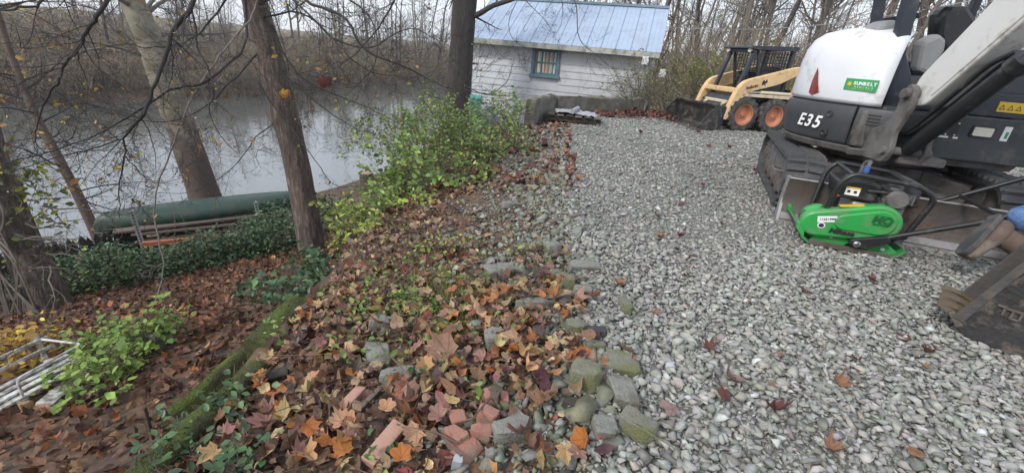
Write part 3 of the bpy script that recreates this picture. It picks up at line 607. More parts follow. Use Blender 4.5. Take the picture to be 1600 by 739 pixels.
CH = [
 ('flat grey slab at the gravel edge, above the mossy blocks', 913, 425, 54, 20, .06, .15, 'concrete'),
 ('small square concrete piece below the flat grey slab', 908, 464, 32, 16, .06, .1, 'concrete'),
 ('long pale block lying across the leaf pile', 834, 485, 56, 15, .07, .12, 'concrete'),
 ('grey concrete block half buried beneath orange leaves', 779, 541, 46, 30, .08, .1, 'concrete'),
 ('square greenish block left of the mossy slab', 910, 601, 52, 30, .09, -.05, 'mossy_concrete'),
 ('mossy yellow-green slab lying over dark stones', 966, 576, 58, 34, .05, .05, 'mossy_concrete'),
 ('tall dark grey ridged block under the mossy slab', 971, 624, 44, 48, .07, .2, 'concrete'),
 ('mossy wedge stone lowest at the gravel edge', 993, 678, 56, 30, .08, -.5, 'mossy_concrete'),
 ('round dark stone left of the mossy wedge', 941, 684, 42, 30, .07, .3, 'concrete'),
 ('flat grey stone in the middle of the leaf slope', 622, 593, 60, 20, .05, .2, 'concrete'),
 ('pale broken concrete with rough edge beside the red bricks', 800, 683, 60, 32, .07, .35, 'concrete'),
 ('bluish dark stone above the mossy slab', 931, 530, 32, 16, .06, .2, 'bucket_steel'),
 ('low greenish stone under the bluish stone', 930, 549, 36, 16, .05, 0, 'mossy_concrete'),
 ('mossy upright chip at the gravel border', 975, 486, 18, 26, .06, .1, 'mossy_concrete'),
 ('grey slab on the rubble near the shrub', 800, 325, 32, 12, .05, .4, 'concrete'),
 ('dull grey stone under the leaf pile top', 790, 430, 28, 24, .07, .3, 'concrete'),
 ('broad grey rock at the weed patch', 775, 432, 40, 24, .07, .6, 'concrete'),
 ('greenish rock between leaf pile and flat slab', 880, 452, 36, 24, .09, .4, 'mossy_concrete'),
 ('small mossy round stone next to the flat slab', 870, 436, 18, 12, .06, .4, 'mossy_concrete'),
 ('slate grey slab in the rubble by the seedling', 862, 392, 28, 26, .06, .5, 'concrete'),
 ('small block lower in the leaf pile', 786, 486, 20, 16, .06, .2, 'concrete'),
 ('mossy block at the edge of the leaf pile', 897, 521, 32, 18, .07, .0, 'mossy_concrete'),
 ('low grey slab left of the pale block', 762, 494, 32, 14, .05, .2, 'concrete'),
 ('flat bluish slab under grey plastic film', 592, 562, 40, 46, .05, .5, 'concrete'),
 ('grey boulder at the weeds on the slope', 600, 515, 40, 22, .07, .1, 'concrete'),
 ('round white pebble at the bottom of the brick pile', 714, 732, 16, 11, .05, .1, 'tarp'),
 ('grey pebble below the curved clay tile', 766, 722, 20, 12, .05, .1, 'concrete'),
 ('brown boulder in the leaves of the lower terrace', 247, 546, 22, 16, .16, .2, 'concrete'),
 ('dark flat board-like stone below the greenish block', 905, 646, 60, 16, .04, -.35, 'dark_wood')]
for lb, px, py, w_, d_, h, rz, m in CH: chunk('rubble_stone', lb, 'stone', px, py, w_, d_, h, rz, m, sides=rng.choice([0, 0, 5]), tilt=(rng.uniform(-.15, .15), rng.uniform(-.15, .15)), group='rubble along the gravel edge')
BR = [('broken red brick with white mortar edge, uppermost of the bricks', 766, 632, 24, 22, .07, .3), ('red brick corner lying against the pale concrete', 760, 664, 34, 20, .07, -.2), ('brown brick half lying flat among the bricks', 752, 686, 36, 18, .06, .1), ('pinkish brick face standing in the leaves', 712, 694, 24, 28, .06, 1.0), ('dusty brick fragment left of the pale concrete', 716, 662, 26, 20, .05, .5), ('small tan brick chip right of the red brick', 788, 632, 16, 18, .05, .2)]
for lb, px, py, w_, d_, h, rz in BR: chunk('broken_brick', lb, 'brick', px, py, w_, d_, h, rz, 'brick', tilt=(rng.uniform(-.25, .25), rng.uniform(-.25, .25)), group='broken bricks in the leaf litter')
def slab(name, label, cat, a, b, wid, th, m, roll=0, up=.03, curve=0):
    a, b = onground(*a), onground(*b); d = b-a; L = d.length
    o = MB()
    if curve:
        k_ = 8; outer = [(curve*math.sin(t), curve*math.cos(t)-curve) for t in np.linspace(-.9, .9, k_)]; inner = [(q[0]*(1-th/curve), q[1]-th+.0) for q in outer[::-1]]; o.prism([(p_[0], p_[1]) for p_ in outer+inner], -L/2, L/2, 'yz'); 
    else: o.box((0, 0, 0), (L, wid, th))
    CHUNKS.append(((a.x+b.x)/2, (a.y+b.y)/2, L*.45))
    o = o.build(name, M[m], None, bevel=.004, smooth=50 if curve else None); o.location = (a+b)/2+Vector((0, 0, up)); o.rotation_euler = (roll, -math.asin(max(-1, min(1, d.z/L))), math.atan2(d.y, d.x)); return tag(o, label, cat)
slab('clay_strip', 'long pinkish clay strip sticking out of the leaves', 'tile', (575, 735), (626, 673), .055, .035, 'clay', .15)
slab('clay_strip', 'dull pink clay plank half covered in leaves', 'tile', (535, 645), (566, 612), .05, .03, 'clay', -.2, .015)
slab('wood_lath', 'thin dark lath next to the dull pink clay plank', 'lath', (553, 655), (596, 612), .02, .02, 'old_wood', .1, .02)
slab('clay_tile', 'curved red clay tile at the bottom of the brick pile', 'tile', (714, 726), (744, 694), .07, .016, 'brick', .2, .03, .05)
slab('wood_lath', 'short black board lying in the leaves above the clay plank', 'lath', (412, 597), (452, 586), .05, .03, 'dark_wood', .2, .02)
slab('wood_lath', 'flat broken lath on the rubble under the shrub', 'lath', (905, 340), (858, 352), .05, .03, 'old_wood', .1, .02)
# ------------------------------------------------------------------ mini excavator
EA = R_(-22); EXL = Vector((math.cos(EA), math.sin(EA), 0)); EBK = Vector((-math.sin(EA), math.cos(EA), 0))
BC = Vector((2.24, 3.57, 0))+EXL*.875; SLEW = BC+EBK*1.3
exc = thing('mini_excavator', 'white and charcoal mini excavator with rubber tracks and front blade', 'excavator', SLEW, EA)   # local x = to the viewer's side, -y = towards the blade
# --- tracks: profile in (y, z)
def stadium(y0, y1, r0, r1, z0, k=9):
    o = []
    for i in range(k+1): a = -PI/2-PI*i/k; o.append((y0+r0*math.cos(a), z0+r0+r0*math.sin(a)))
    for i in range(k+1): a = PI/2-PI*i/k; o.append((y1+r1*math.cos(a), z0+r1+r1*math.sin(a)))
    return o
def resample(poly, step):
    P = [Vector(p) for p in poly]+[Vector(poly[0])]; L = [0]
    for a, b in zip(P[:-1], P[1:]): L.append(L[-1]+(b-a).length)
    n_ = round(L[-1]/step); o = []; k_ = 0
    for i in range(n_):
        s = L[-1]*i/n_
        while L[k_+1] < s: k_ += 1
        q = (s-L[k_])/max(1e-9, L[k_+1]-L[k_]); d = (P[k_+1]-P[k_]).normalized(); o.append((P[k_]*(1-q)+P[k_+1]*q, d))
    return o
lug = MB(); 
for sx in (-1, 1): lug.add([(sx*x, y, z) for x, y, z in ((.012, -.016, 0), (.152, -.028, 0), (.152, .004, 0), (.012, .020, 0), (.016, -.010, .026), (.146, -.020, .026), (.146, -.002, .026), (.016, .014, .026))], [(3, 2, 1, 0), (4, 5, 6, 7), (0, 1, 5, 4), (1, 2, 6, 5), (2, 3, 7, 6), (3, 0, 4, 7)])
lugm = lug.mesh('track_lug'); lugm.materials.append(M['rubber'])
for side in (-1, 1):
    xo = side*.725
    outer = stadium(-.84, .84, .235, .235, .026); inner = stadium(-.84, .84, .20, .20, .061)
    m = MB(); n_ = len(outer)
    vs = [(xo+x, y, z) for x in (-.152, .152) for (y, z) in outer]+[(xo+x, y, z) for x in (-.152, .152) for (y, z) in inner]
    fs = []
    for i in range(n_):
        j = (i+1) % n_; fs += [(i, j, n_+j, n_+i), (2*n_+i, 3*n_+i, 3*n_+j, 2*n_+j), (i, 2*n_+i, 2*n_+j, j), (n_+i, n_+j, 3*n_+j, 3*n_+i)]
    tb = m.add(vs, fs).build('track', M['rubber'], exc, smooth=40)
    for (p, d) in resample(outer, .086):
        o = link('track_lug', lugm, None, tb); o.location = (xo, p.x, p.y); nrm = Vector((0, -d.y, d.x)); nrm = nrm if nrm.dot(Vector((0, p.x-(0 if abs(p.x) < .84 else math.copysign(.84, p.x)), p.y-.261))) > 0 else -nrm
        yv = Vector((0, d.x, d.y)); xv = yv.cross(nrm); o.rotation_euler = Matrix((xv, yv, nrm)).transposed().to_euler()
    MB().prism(arc2([(-.70, .10), (.70, .10), (.78, .22), (.66, .40), (-.66, .40), (-.78, .22)], .04), xo-.10, xo+.10, 'yz').build('track_frame', M['casting'], exc, bevel=.01)
    ox = xo+side*.0
    for y in (-.84, .84):
        w_ = MB(); w_.lathe([(.03, -.13), (.06, -.125), (.10, -.105), (.155, -.10), (.195, -.09), (.195, .09), (.155, .10), (.10, .105), (.06, .125), (.03, .13)], (xo, y, .261), (1, 0, 0), 28); w_.build('idler' if y < 0 else 'sprocket', M['steel'], exc, smooth=35)
        for q in range(8):
            a = q*PI/4
            for s2 in (-1, 1): MB().lathe([(.014, 0), (.014, .012)], (xo+s2*.104, y+.128*math.cos(a), .261+.128*math.sin(a)), (s2, 0, 0), 6).build('bolt', M['casting'], exc) if (s2 < 0 and side < 0) else None
    for y in (-.5, -.17, .17, .5): MB().lathe([(.05, -.12), (.085, -.10), (.085, .10), (.05, .12)], (xo, y, .14), (1, 0, 0), 18).build('roller', M['steel'], exc, smooth=35)
    MB().lathe([(.03, -.09), (.045, -.08), (.045, .08), (.03, .09)], (xo, .05, .43), (1, 0, 0), 14).build('top_roller', M['steel'], exc, smooth=35)
    # step loop on the outside of the frame
    MB().tube(arc([(xo+side*.10, -.62, .30), (xo+side*.17, -.62, .30), (xo+side*.17, -.38, .30), (xo+side*.10, -.38, .30)], .04), .012, 8).build('step_loop', M['casting'], exc, smooth=50)
# --- centre frame, legs, slew ring
MB().box((0, 0, .36), (.84, .86, .20)).build('centre_frame', M['casting'], exc, bevel=.02)
for sx in (-1, 1):
    for sy in (-1, 1):
        q = MB(); q.prism(arc2([(0, .20), (0, .46), (.34, .40), (.34, .14)], .02), -.09, .09, 'xz'); q.M = Matrix.Translation((sx*.30, sy*.36, 0)) @ Matrix.Rotation(math.atan2(sy*.5, sx) if True else 0, 4, 'Z'); q.build('frame_leg', M['casting'], exc, bevel=.012)
MB().lathe([(.42, .46), (.44, .47), (.44, .53), (.40, .54), (.40, .60)], (0, 0, 0), (0, 0, 1), 40).build('slew_ring', M['steel'], exc, smooth=35)
# --- dozer blade
bl_ = MB(); prof = [(-1.27, .005), (-1.30, .02), (-1.325, .10), (-1.335, .20), (-1.325, .30), (-1.30, .37), (-1.275, .375), (-1.285, .36), (-1.305, .29), (-1.312, .20), (-1.30, .10), (-1.262, .03)]
prof = [(p_[0]+.02 if False else p_[0], p_[1]) for p_ in prof]
# concave face looks towards -y: mirror the curve
prof = [(-1.30+(-(p_[0]+1.30)), p_[1]) for p_ in prof]
bl_.prism(prof, -.875, .875, 'yz'); blade = bl_.build('dozer_blade', M['steel'], exc, smooth=40)
MB().box((0, -1.325, .045), (1.75, .014, .085), (R_(-14), 0, 0)).build('cutting_edge', M['pale_steel'], blade)
for sx in (-1, 1): MB().prism([(-1.36, .0), (-1.22, .0), (-1.20, .2), (-1.22, .38), (-1.30, .39), (-1.275, .2)], sx*.875-.012, sx*.875+.012, 'yz').build('blade_end_plate', M['pale_steel'], blade, bevel=.003)
MB().box((0, -1.29, .366), (1.74, .03, .03)).build('blade_top_edge', M['pale_steel'], blade, bevel=.006)
for sx in (-1, 1): MB().prism([(-1.26, .10), (-1.26, .26), (-.40, .34), (-.40, .24)], sx*.36-.045, sx*.36+.045, 'yz').build('blade_arm', M['casting'], exc, bevel=.01)
MB().tube([(0, -.42, .42), (0, -.95, .30)], .045, 14).build('blade_cylinder', M['casting'], exc, smooth=40); MB().tube([(0, -.95, .30), (0, -1.24, .22)], .022, 12).build('blade_rod', M['chrome'], exc, smooth=40)
# --- house (upper structure), its own yaw; house coords: x forward, y left, z up
HY = R_(-100)-EA; HM = Matrix.Rotation(HY, 4, 'Z')
def hb(): return MB(HM)
def hbuild(m, *a, **k): m.M = HM; return m.build(*a, **k)
def body_ring(rf=1.0, front=.78, k=40, a0=R_(38), a1=R_(322)):
    """plan outline: round tail of radius .875, flat front"""
    o = []
    for i in range(k+1):
        a = a0+(a1-a0)*i/k; o.append((.875*rf*math.cos(a), .875*rf*math.sin(a)))
    o.append((front, -.66*rf)); o.append((front, .66*rf)); return o
def loft(rings, zs):
    n_ = len(rings[0]); vs = [(x, y, z) for rg, z in zip(rings, zs) for x, y in rg]; fs = [tuple(range(n_-1, -1, -1)), tuple(range((len(rings)-1)*n_, len(rings)*n_))]
    for i in range(len(rings)-1): fs += [(i*n_+k_, i*n_+(k_+1) % n_, (i+1)*n_+(k_+1) % n_, (i+1)*n_+k_) for k_ in range(n_)]
    return MB().add(vs, fs)
hbuild(loft([body_ring(.93, .72), body_ring(.97, .74)], [.56, .62]), 'house_floor', M['casting'], exc, bevel=.01)
def tail(a0, a1, zs, rs, name, m, parent, rin=.45, k=28, smooth=38, bev=.012):
    """a curved shell segment round the slew centre between two angles"""
    vs = []; n_ = k+1; m_ = len(zs)
    for z, r in zip(zs, rs):
        for i in range(n_): a = a0+(a1-a0)*i/k; vs.append((r*math.cos(a), r*math.sin(a), z))
    for z in (zs[0], zs[-1]):
        for i in range(n_): a = a0+(a1-a0)*i/k; vs.append((rin*math.cos(a), rin*math.sin(a), z))
    fs = [(j*n_+i, j*n_+i+1, (j+1)*n_+i+1, (j+1)*n_+i) for j in range(m_-1) for i in range(k)]
    b0, b1 = m_*n_, (m_+1)*n_
    fs += [(i+1, i, b0+i, b0+i+1) for i in range(k)]+[((m_-1)*n_+i, (m_-1)*n_+i+1, b1+i+1, b1+i) for i in range(k)]+[(b0+i, b1+i, b1+i+1, b0+i+1) for i in range(k)]
    for i, rv in ((0, 1), (k, -1)): fs.append(tuple([b0+i]+[j*n_+i for j in range(m_)]+[b1+i])[::rv])
    return hbuild(MB().add(vs, fs), name, m, parent, smooth=smooth, bevel=bev)
# black counterweight belt: wraps the tail; right side runs to the front corner
cw = tail(R_(150), R_(315.6), [.60, .64, .80, .93, .955], [.80, .845, .872, .872, .855], 'counterweight', M['scuffed'], exc)
tail(R_(316.4), R_(352), [.62, .64, .80, .93, .955], [.83, .845, .868, .868, .855], 'side_panel', M['charcoal'], exc, rin=.5)
# cooling slots on the side panel
for j in range(4):
    a = R_(281); z = .815+j*.026; tail(R_(321.5), R_(328), [z, z+.010], [.873, .873], 'vent_slot', M['decal_black'], exc, rin=.85, k=6, bev=0)
# recessed bolts on the counterweight
for a, z in ((303, .86), (303, .70)):
    a = R_(a); d = Vector((math.cos(a), math.sin(a), 0)); hbuild(MB().lathe([(.034, 0), (.034, .006), (.02, .008), (.014, .003)], d*.868+Vector((0, 0, z)), d, 16), 'bolt_recess', M['black'], exc, smooth=40)
# white rear hood: curved shell, domed top, wraps from behind the seat to the right side
def hood():
    a0, a1 = R_(160), R_(326); k = 34; zs = [.965, 1.0, 1.12, 1.28, 1.40, 1.49, 1.55, 1.59, 1.61]; rs = [.860, .870, .870, .864, .848, .81, .74, .62, .42]; n_ = k+1; vs = []
    for z, r in zip(zs, rs):
        for i in range(n_):
            t_ = i/k; a = a0+(a1-a0)*t_; e = 1-.10*max(0, (t_-.86)/.14)**2*(z-.96)/.6; vs.append((r*e*math.cos(a), r*e*math.sin(a), .965+(z-.965)*(1-.06*max(0, (t_-.8)/.2)**2)))
    fs = [(j*n_+i, j*n_+i+1, (j+1)*n_+i+1, (j+1)*n_+i) for j in range(len(zs)-1) for i in range(k)]
    o = hbuild(MB().add(vs, fs), 'rear_hood', M['white_paint'], exc, smooth=60); s_ = o.modifiers.new('s', 'SOLIDIFY'); s_.thickness = .02; s_.offset = -1; return o
hd = hood()
def on_tail(a, z, r): a = R_(a); d = Vector((math.cos(a), math.sin(a), 0)); return HM @ (d*r+Vector((0, 0, z))), a
def tail_rot(a):       # matrix: local X along the belt (to the viewer's right), Y up, Z outward
    z = HM.to_3x3() @ Vector((math.cos(a), math.sin(a), 0)); y = Vector((0, 0, 1)); x = y.cross(z); return Matrix((x, y, z)).transposed()
# decals and lamps
def curved_decal(name, a0, a1, z0, z1, r, m, parent=None): return tail(R_(a0), R_(a1), [z0, z1], [r, r], name, m, parent or exc, rin=r-.004, k=8, smooth=60, bev=0)
curved_decal('rental_decal', 305.5, 321.5, 1.075, 1.168, .8735, M['decal_green'])
for j, ch in enumerate('SUNBELT'):
    p, a = on_tail(310.6+j*1.6, 1.132, .8745); text('decal_letter', ch, M['decal_white'], exc, p, tail_rot(a), .036, bold=.0012)
for j, ch in enumerate('RENTALS'):
    p, a = on_tail(311.2+j*1.35, 1.103, .8745); text('decal_letter', ch, M['decal_white'], exc, p, tail_rot(a), .019)
for j, ch in enumerate('1-800-667-9328'):
    p, a = on_tail(308.3+j*.85, 1.086, .8745); text('decal_letter', ch, M['decal_yellow'], exc, p, tail_rot(a), .013)
p, a = on_tail(308.0, 1.125, .8745); zt = HM.to_3x3() @ Vector((math.cos(a), math.sin(a), 0)); rt = tail_rot(a)
sfl = MB(); sfl.lathe([(.013, 0), (.013, .002)], (0, 0, 0), (0, 0, 1), 12)
for q in range(10): 
    b = q*2*PI/10; sfl.add([(math.cos(b-.2)*.013, math.sin(b-.2)*.013, .001), (math.cos(b)*.026, math.sin(b)*.026, .001), (math.cos(b+.2)*.013, math.sin(b+.2)*.013, .001)], [(0, 1, 2)])
sfl.M = Matrix.Translation(p) @ rt.to_4x4(); sfl.build('sun_emblem', M['decal_yellow'], exc)
for j, ch in enumerate('E35'):
    p, a = on_tail(285+j*6.0, .775, .880); text('model_letter', ch, M['decal_white'], exc, p, tail_rot(a), .15, bold=.0035, shear=.2)
# rear reflector lamp: leaf-shaped red lens
def lens():
    vs = []
    for (da, z) in ((0, 1.02), (3.2, 1.0), (8.0, 1.03), (5.5, 1.10), (2.2, 1.20), (.2, 1.24), (-.4, 1.12)):
        a = R_(283.5+da); r = .877 if z < 1.1 else .877-(z-1.1)*.06; vs.append((r*math.cos(a), r*math.sin(a), z))
    return hbuild(MB().add(vs, [tuple(range(len(vs)))]), 'tail_lamp', M['red_lens'], exc)
lens()
# operator floor and right-hand console, seat, posts, canopy
hbuild(MB().box((.10, .02, .80), (1.20, .95, .36)), 'engine_block_cover', M['charcoal'], exc, bevel=.03)
inv = Matrix.Rotation(-EA, 4, 'Z') @ Matrix.Translation(-SLEW)
def wplate(name, px, Y, th, m, bev=.012):
    """a plate or block standing in the plane y = Y, outline given where it is seen, real thickness behind it"""
    P = [aty(x, y, Y) for x, y in px]; q = MB(); q.prism([(p.x, p.z) for p in P], Y, Y+th, 'xz'); q.M = inv; return q.build(name, m, exc, bevel=bev)
wplate('side_console', [(1382, 168), (1386, 110), (1372, 60), (1376, 38), (1398, 34), (1420, 60), (1424, 165)], 4.22, .25, M['seat_grey'], .03)
wplate('arm_console', [(1368, 52), (1380, 34), (1404, 30), (1416, 48), (1412, 84), (1398, 96), (1380, 88)], 4.12, .2, M['seat_grey'], .04)
wplate('seat_cushion', [(1425, 150), (1432, 96), (1500, 92), (1520, 120), (1515, 160)], 4.35, .45, M['black'], .04)
wplate('seat_back', [(1466, 60), (1470, 22), (1486, 8), (1516, 8), (1530, 30), (1526, 92), (1480, 100)], 4.55, .16, M['black'], .05)
wplate('seat_bolster', [(1436, 112), (1446, 64), (1470, 52), (1482, 62), (1478, 80), (1464, 104), (1450, 118)], 4.30, .14, M['seat_grey'], .035)
wplate('control_tower', [(1424, 168), (1428, 130), (1446, 118), (1464, 126), (1466, 168)], 4.15, .2, M['charcoal'], .03)
wplate('rear_post', [(1364, 52), (1377, 52), (1397, -60), (1440, -290), (1424, -292), (1383, -60)], 4.30, .07, M['navy_black'], .012)
wplate('front_post', [(1381, 172), (1436, 168), (1427, 128), (1417, 84), (1436, 10), (1462, -80), (1512, -270), (1492, -274), (1440, -80), (1412, 18), (1396, 84)], 3.98, .07, M['navy_black'], .012)
wplate('rear_rail', [(1372, 40), (1374, 30), (1436, 20), (1438, 29)], 4.9, .05, M['navy_black'], .008)
wplate('joystick', [(1414, 40), (1420, 20), (1434, 2), (1442, 4), (1436, 16), (1424, 34), (1420, 44)], 4.2, .03, M['black'], .008)
hbuild(MB().box((.56, .22, 1.01), (.42, .72, .05)), 'floor_plate', M['black'], exc, bevel=.008)
for x, y, nm in ((-.42, .55, 'rear_post'), (.50, .55, 'front_post')):
    hbuild(MB().box((x, y, 1.78), (.075, .06, 1.50)), nm, M['navy_black'], exc, bevel=.012)
hbuild(MB().prism(arc2([(-.62, -.72), (.70, -.72), (.70, .68), (-.62, .68)], .12), 2.46, 2.54, 'xy'), 'canopy_roof', M['navy_black'], exc, bevel=.02)
# front lower fascia (left of the boom for the operator, right for the viewer)
fx = .80
hbuild(MB().prism(arc2([(-.30, .62), (.70, .62), (.72, .70), (.72, .97), (-.30, .97)], .03), .70, fx, 'yz'), 'front_panel', M['charcoal'], exc, bevel=.012)
hbuild(MB().prism(arc2([(-.30, .975), (.72, .975), (.72, 1.13), (.60, 1.15), (-.30, 1.15)], .02), .72, fx-.01, 'yz'), 'front_sill', M['navy_black'], exc, bevel=.008)
hbuild(MB().prism(arc2([(.10, 1.15), (.72, 1.15), (.72, 1.38), (.40, 1.36)], .02), .66, .75, 'yz'), 'front_guard', M['navy_black'], exc, bevel=.008)
hbuild(MB().prism(arc2([(.155, .812), (.33, .812), (.33, .905), (.155, .905)], .02), fx-.004, fx+.008, 'yz'), 'lamp_bezel', M['black'], exc, bevel=.003)
lampm = mat('lamp_lens', (.72, .70, .58), .25, var=.15, scale=40, coat=.4)
hbuild(MB().prism(arc2([(.17, .825), (.305, .825), (.305, .892), (.17, .892)], .012), fx+.006, fx+.014, 'yz'), 'work_lamp', lampm, exc, bevel=.002)
FROT = (HM.to_3x3() @ Matrix(((0, 0, 1), (1, 0, 0), (0, 1, 0))))            # text plane on the front face
hbuild(MB().box((fx-.008, .36, 1.055), (.004, .19, .075)), 'warning_decal', M['decal_yellow'], exc)
for j in range(3):
    for rr_ in (0,):
        y = .295+j*.055; hbuild(MB().add([(fx-.0045, y-.02, 1.035), (fx-.0045, y+.02, 1.035), (fx-.0045, y, 1.075), (fx-.0045, y-.013, 1.039), (fx-.0045, y+.013, 1.039), (fx-.0045, y, 1.067)], [(0, 1, 4, 3), (1, 2, 5, 4), (2, 0, 3, 5)]), 'warning_mark', M['decal_black'], exc)
hbuild(MB().box((fx-.008, .03, 1.06), (.004, .085, .07)), 'unit_number_decal', M['decal_white'], exc)
text('unit_number', '36', M['decal_black'], exc, HM @ Vector((fx-.0045, .03, 1.06)), FROT, .068, bold=.003)
hbuild(MB().box((fx+.001, .0, .86), (.003, .14, .10)), 'data_plate', M['black'], exc)
for j in range(6): hbuild(MB().lathe([(.006, 0), (.006, .004)], (fx+.002, -.065+.062*(j % 3), .815+.09*(j//3)), (1, 0, 0), 8), 'rivet', M['decal_white'], exc)
for y, w_ in ((-.02, .09), (.075, .035)): hbuild(MB().box((fx+.001, y, .795), (.003, w_, .014)), 'sticker_scrap', M['decal_white'], exc)
hbuild(MB().box((fx+.001, .40, .86), (.003, .05, .11)), 'sticker', M['decal_white'], exc); hbuild(MB().box((fx+.0025, .405, .85), (.003, .02, .05)), 'sticker_mark', M['decal_green'], exc)
# right front corner: open recess with pump cover, hoses
hbuild(MB().box((.58, -.42, .78), (.22, .30, .30)), 'hydraulic_box', M['casting'], exc, bevel=.02)
# --- boom swing bracket and boom, in the plane through B with heading BH
BW = Vector((3.06, 3.60, 0)); BH = R_(-97); inv = Matrix.Rotation(-EA, 4, 'Z') @ Matrix.Translation(-SLEW)
BM = inv @ Matrix.Translation(BW) @ Matrix.Rotation(BH, 4, 'Z')          # x along the boom's heading, y left, z up
def bb(m, *a, **k): m.M = BM; return m.build(*a, **k)
bb(MB().prism(arc2([(-.26, .56), (.05, .56), (.10, .66), (.06, .80), (.13, 1.00), (.10, 1.14), (.03, 1.17), (-.03, 1.10), (-.02, .96), (-.10, .84), (-.26, .78)], .03), -.15, -.105, 'xz'), 'swing_bracket', M['casting'], exc, bevel=.01)
bb(MB().prism(arc2([(-.26, .56), (.05, .56), (.10, .66), (.06, .80), (.13, 1.00), (.10, 1.14), (.03, 1.17), (-.03, 1.10), (-.02, .96), (-.10, .84), (-.26, .78)], .03), .105, .15, 'xz'), 'swing_bracket', M['casting'], exc, bevel=.01)
bb(MB().box((-.14, 0, .62), (.22, .21, .10)), 'bracket_web', M['casting'], exc, bevel=.01)
bb(MB().lathe([(.07, .50), (.09, .52), (.09, .92), (.07, .94)], (-.25, 0, 0), (0, 0, 1), 20), 'king_post', M['casting'], exc, smooth=40)
hbuild(MB().box((.82, -.18, .60), (.30, .34, .07)), 'bracket_mount', M['casting'], exc, bevel=.015)
bb(MB().tube([(.055, -.19, 1.09), (.055, .19, 1.09)], .038, 16), 'boom_pin', M['casting'], exc, smooth=40)
bb(MB().tube([(.04, -.18, .66), (.04, .18, .66)], .034, 16), 'cylinder_pin', M['casting'], exc, smooth=40)
# boom: side outline in (x, z)
bo = arc2([(-.03, 1.08), (.02, 1.00), (.16, 1.02), (.72, 1.62), (1.02, 1.86), (1.6, 1.98), (2.02, 1.78), (2.10, 1.86), (2.02, 1.98), (1.62, 2.24), (1.05, 2.26), (.62, 2.02), (.0, 1.22)], [.04, .02, .05, .1, .15, .12, .03, .03, .03, .12, .2, .15, .04])
bb(MB().prism(bo, -.085, .085, 'xz'), 'boom', M['boom_paint'], exc, bevel=.012)
# welded flange lines of the boom
bb(MB().tube([(.20, -.088, 1.10), (.72, -.088, 1.66), (1.04, -.088, 1.91)], .006, 6), 'weld_seam', M['boom_paint'], exc)
# boom cylinder below, barrel and rod
c0, c1 = Vector((.04, 0, .66)), Vector((1.12, 0, 1.80)); dv = (c1-c0).normalized()
for sy in (-.0,):
    bb(MB().tube([c0+dv*.02, c0+dv*.07, c0+dv*.075, c0+dv*.86, c0+dv*.87, c0+dv*.95], [.05, .05, .056, .056, .066, .066], 20), 'boom_cylinder', M['black'], exc, smooth=40)
    bb(MB().tube([c0+dv*.95, c1], .030, 16), 'cylinder_rod', M['chrome'], exc, smooth=40)
for k_, (oy, ox_) in enumerate(((-.05, .05), (.02, .06), (.06, .03))):
    pts = [Vector((-.20, oy, .80)), Vector((.02, oy-.02, .78)), Vector((.14, oy, .90)), c0+dv*.50+Vector((-.075, oy, .06)), c0+dv*.80+Vector((-.075, oy, .075)), c0+dv*.93+Vector((-.04, oy*.6, .05))]
    bb(MB().tube(arc(pts, .12), .017, 8), 'hydraulic_hose', M['black'], exc, smooth=60)
bb(MB().tube([c0+dv*.84+Vector((-.05, 0, .05)), c0+dv*.93+Vector((-.05, 0, .05))], .022, 10), 'hose_fitting', M['steel'], exc, smooth=40)
# arm and bucket (bucket rests on the gravel by the frame edge)
ar = arc2([(1.92, 2.26), (2.16, 2.14), (2.24, 1.5), (2.20, .72), (2.12, .66), (2.04, .74), (2.00, 1.5), (1.98, 1.85)], .04); bb(MB().prism(ar, -.07, .07, 'xz'), 'arm', M['boom_paint'], exc, bevel=.012)
bb(MB().tube([(2.36, 0, 1.9), (2.34, 0, 1.0)], .045, 16), 'bucket_cylinder', M['black'], exc, smooth=40); bb(MB().tube([(2.34, 0, 1.0), (2.32, 0, .72)], .022, 12), 'bucket_rod', M['chrome'], exc, smooth=40)
for sy in (-.1, .1): bb(MB().tube([(2.32, sy, .72), (2.12, sy, .86)], .022, 8), 'bucket_link', M['casting'], exc); bb(MB().tube([(2.32, sy, .72), (2.28, sy, .52)], .022, 8), 'bucket_link', M['casting'], exc)
# bucket in its own frame: x = towards teeth (machine side), z up
KB = Vector((2.21, 1.91, 0)); KH = R_(135)
bucket_root = thing('digging_bucket', 'worn dark steel digging bucket with teeth resting on the gravel', 'bucket', (KB.x, KB.y, .0), KH)
KM = Matrix.Translation((0, 0, .012))
def kb(m, *a, **k): m.M = KM; return m.build(*a, **k)
KW = .33                                                        # bucket width, to the viewer's right (-y)
side = [(0, .10), (-.03, .05), (-.10, .012), (-.20, .0), (-.36, .008), (-.50, .055), (-.60, .15), (-.65, .29), (-.62, .43), (-.50, .55), (-.32, .595), (-.16, .57)]
back = side[:]
sh = MB(); n_ = len(side); th = .018
ins = []
for i, p_ in enumerate(side):
    a = Vector(side[max(0, i-1)]); b = Vector(side[min(n_-1, i+1)]); t_ = (b-a).normalized(); nn_ = Vector((t_.y, -t_.x)); nn_ = nn_ if nn_.dot(Vector((-.30, .32))-Vector(p_)) > 0 else -nn_; ins.append((p_[0]+nn_.x*th, p_[1]+nn_.y*th))
sh.prism(side+ins[::-1], -KW, 0, 'xz'); bucket = kb(sh, 'bucket_shell', M['worn_edge'], bucket_root, smooth=40)
for y in (.0, -KW):
    o = kb(MB().prism(side+[(-.125, .48), (-.06, .28)], y-.011, y+.011, 'xz'), 'bucket_side', M['bucket_steel'] if y == 0 else M['worn_edge'], bucket_root, bevel=.003)
kb(MB().prism([(.004, .10), (-.055, .28), (-.12, .48), (-.15, .47), (-.09, .27), (-.04, .09)], .011, .020, 'xz'), 'side_cutter', M['worn_edge'], bucket_root, bevel=.003)
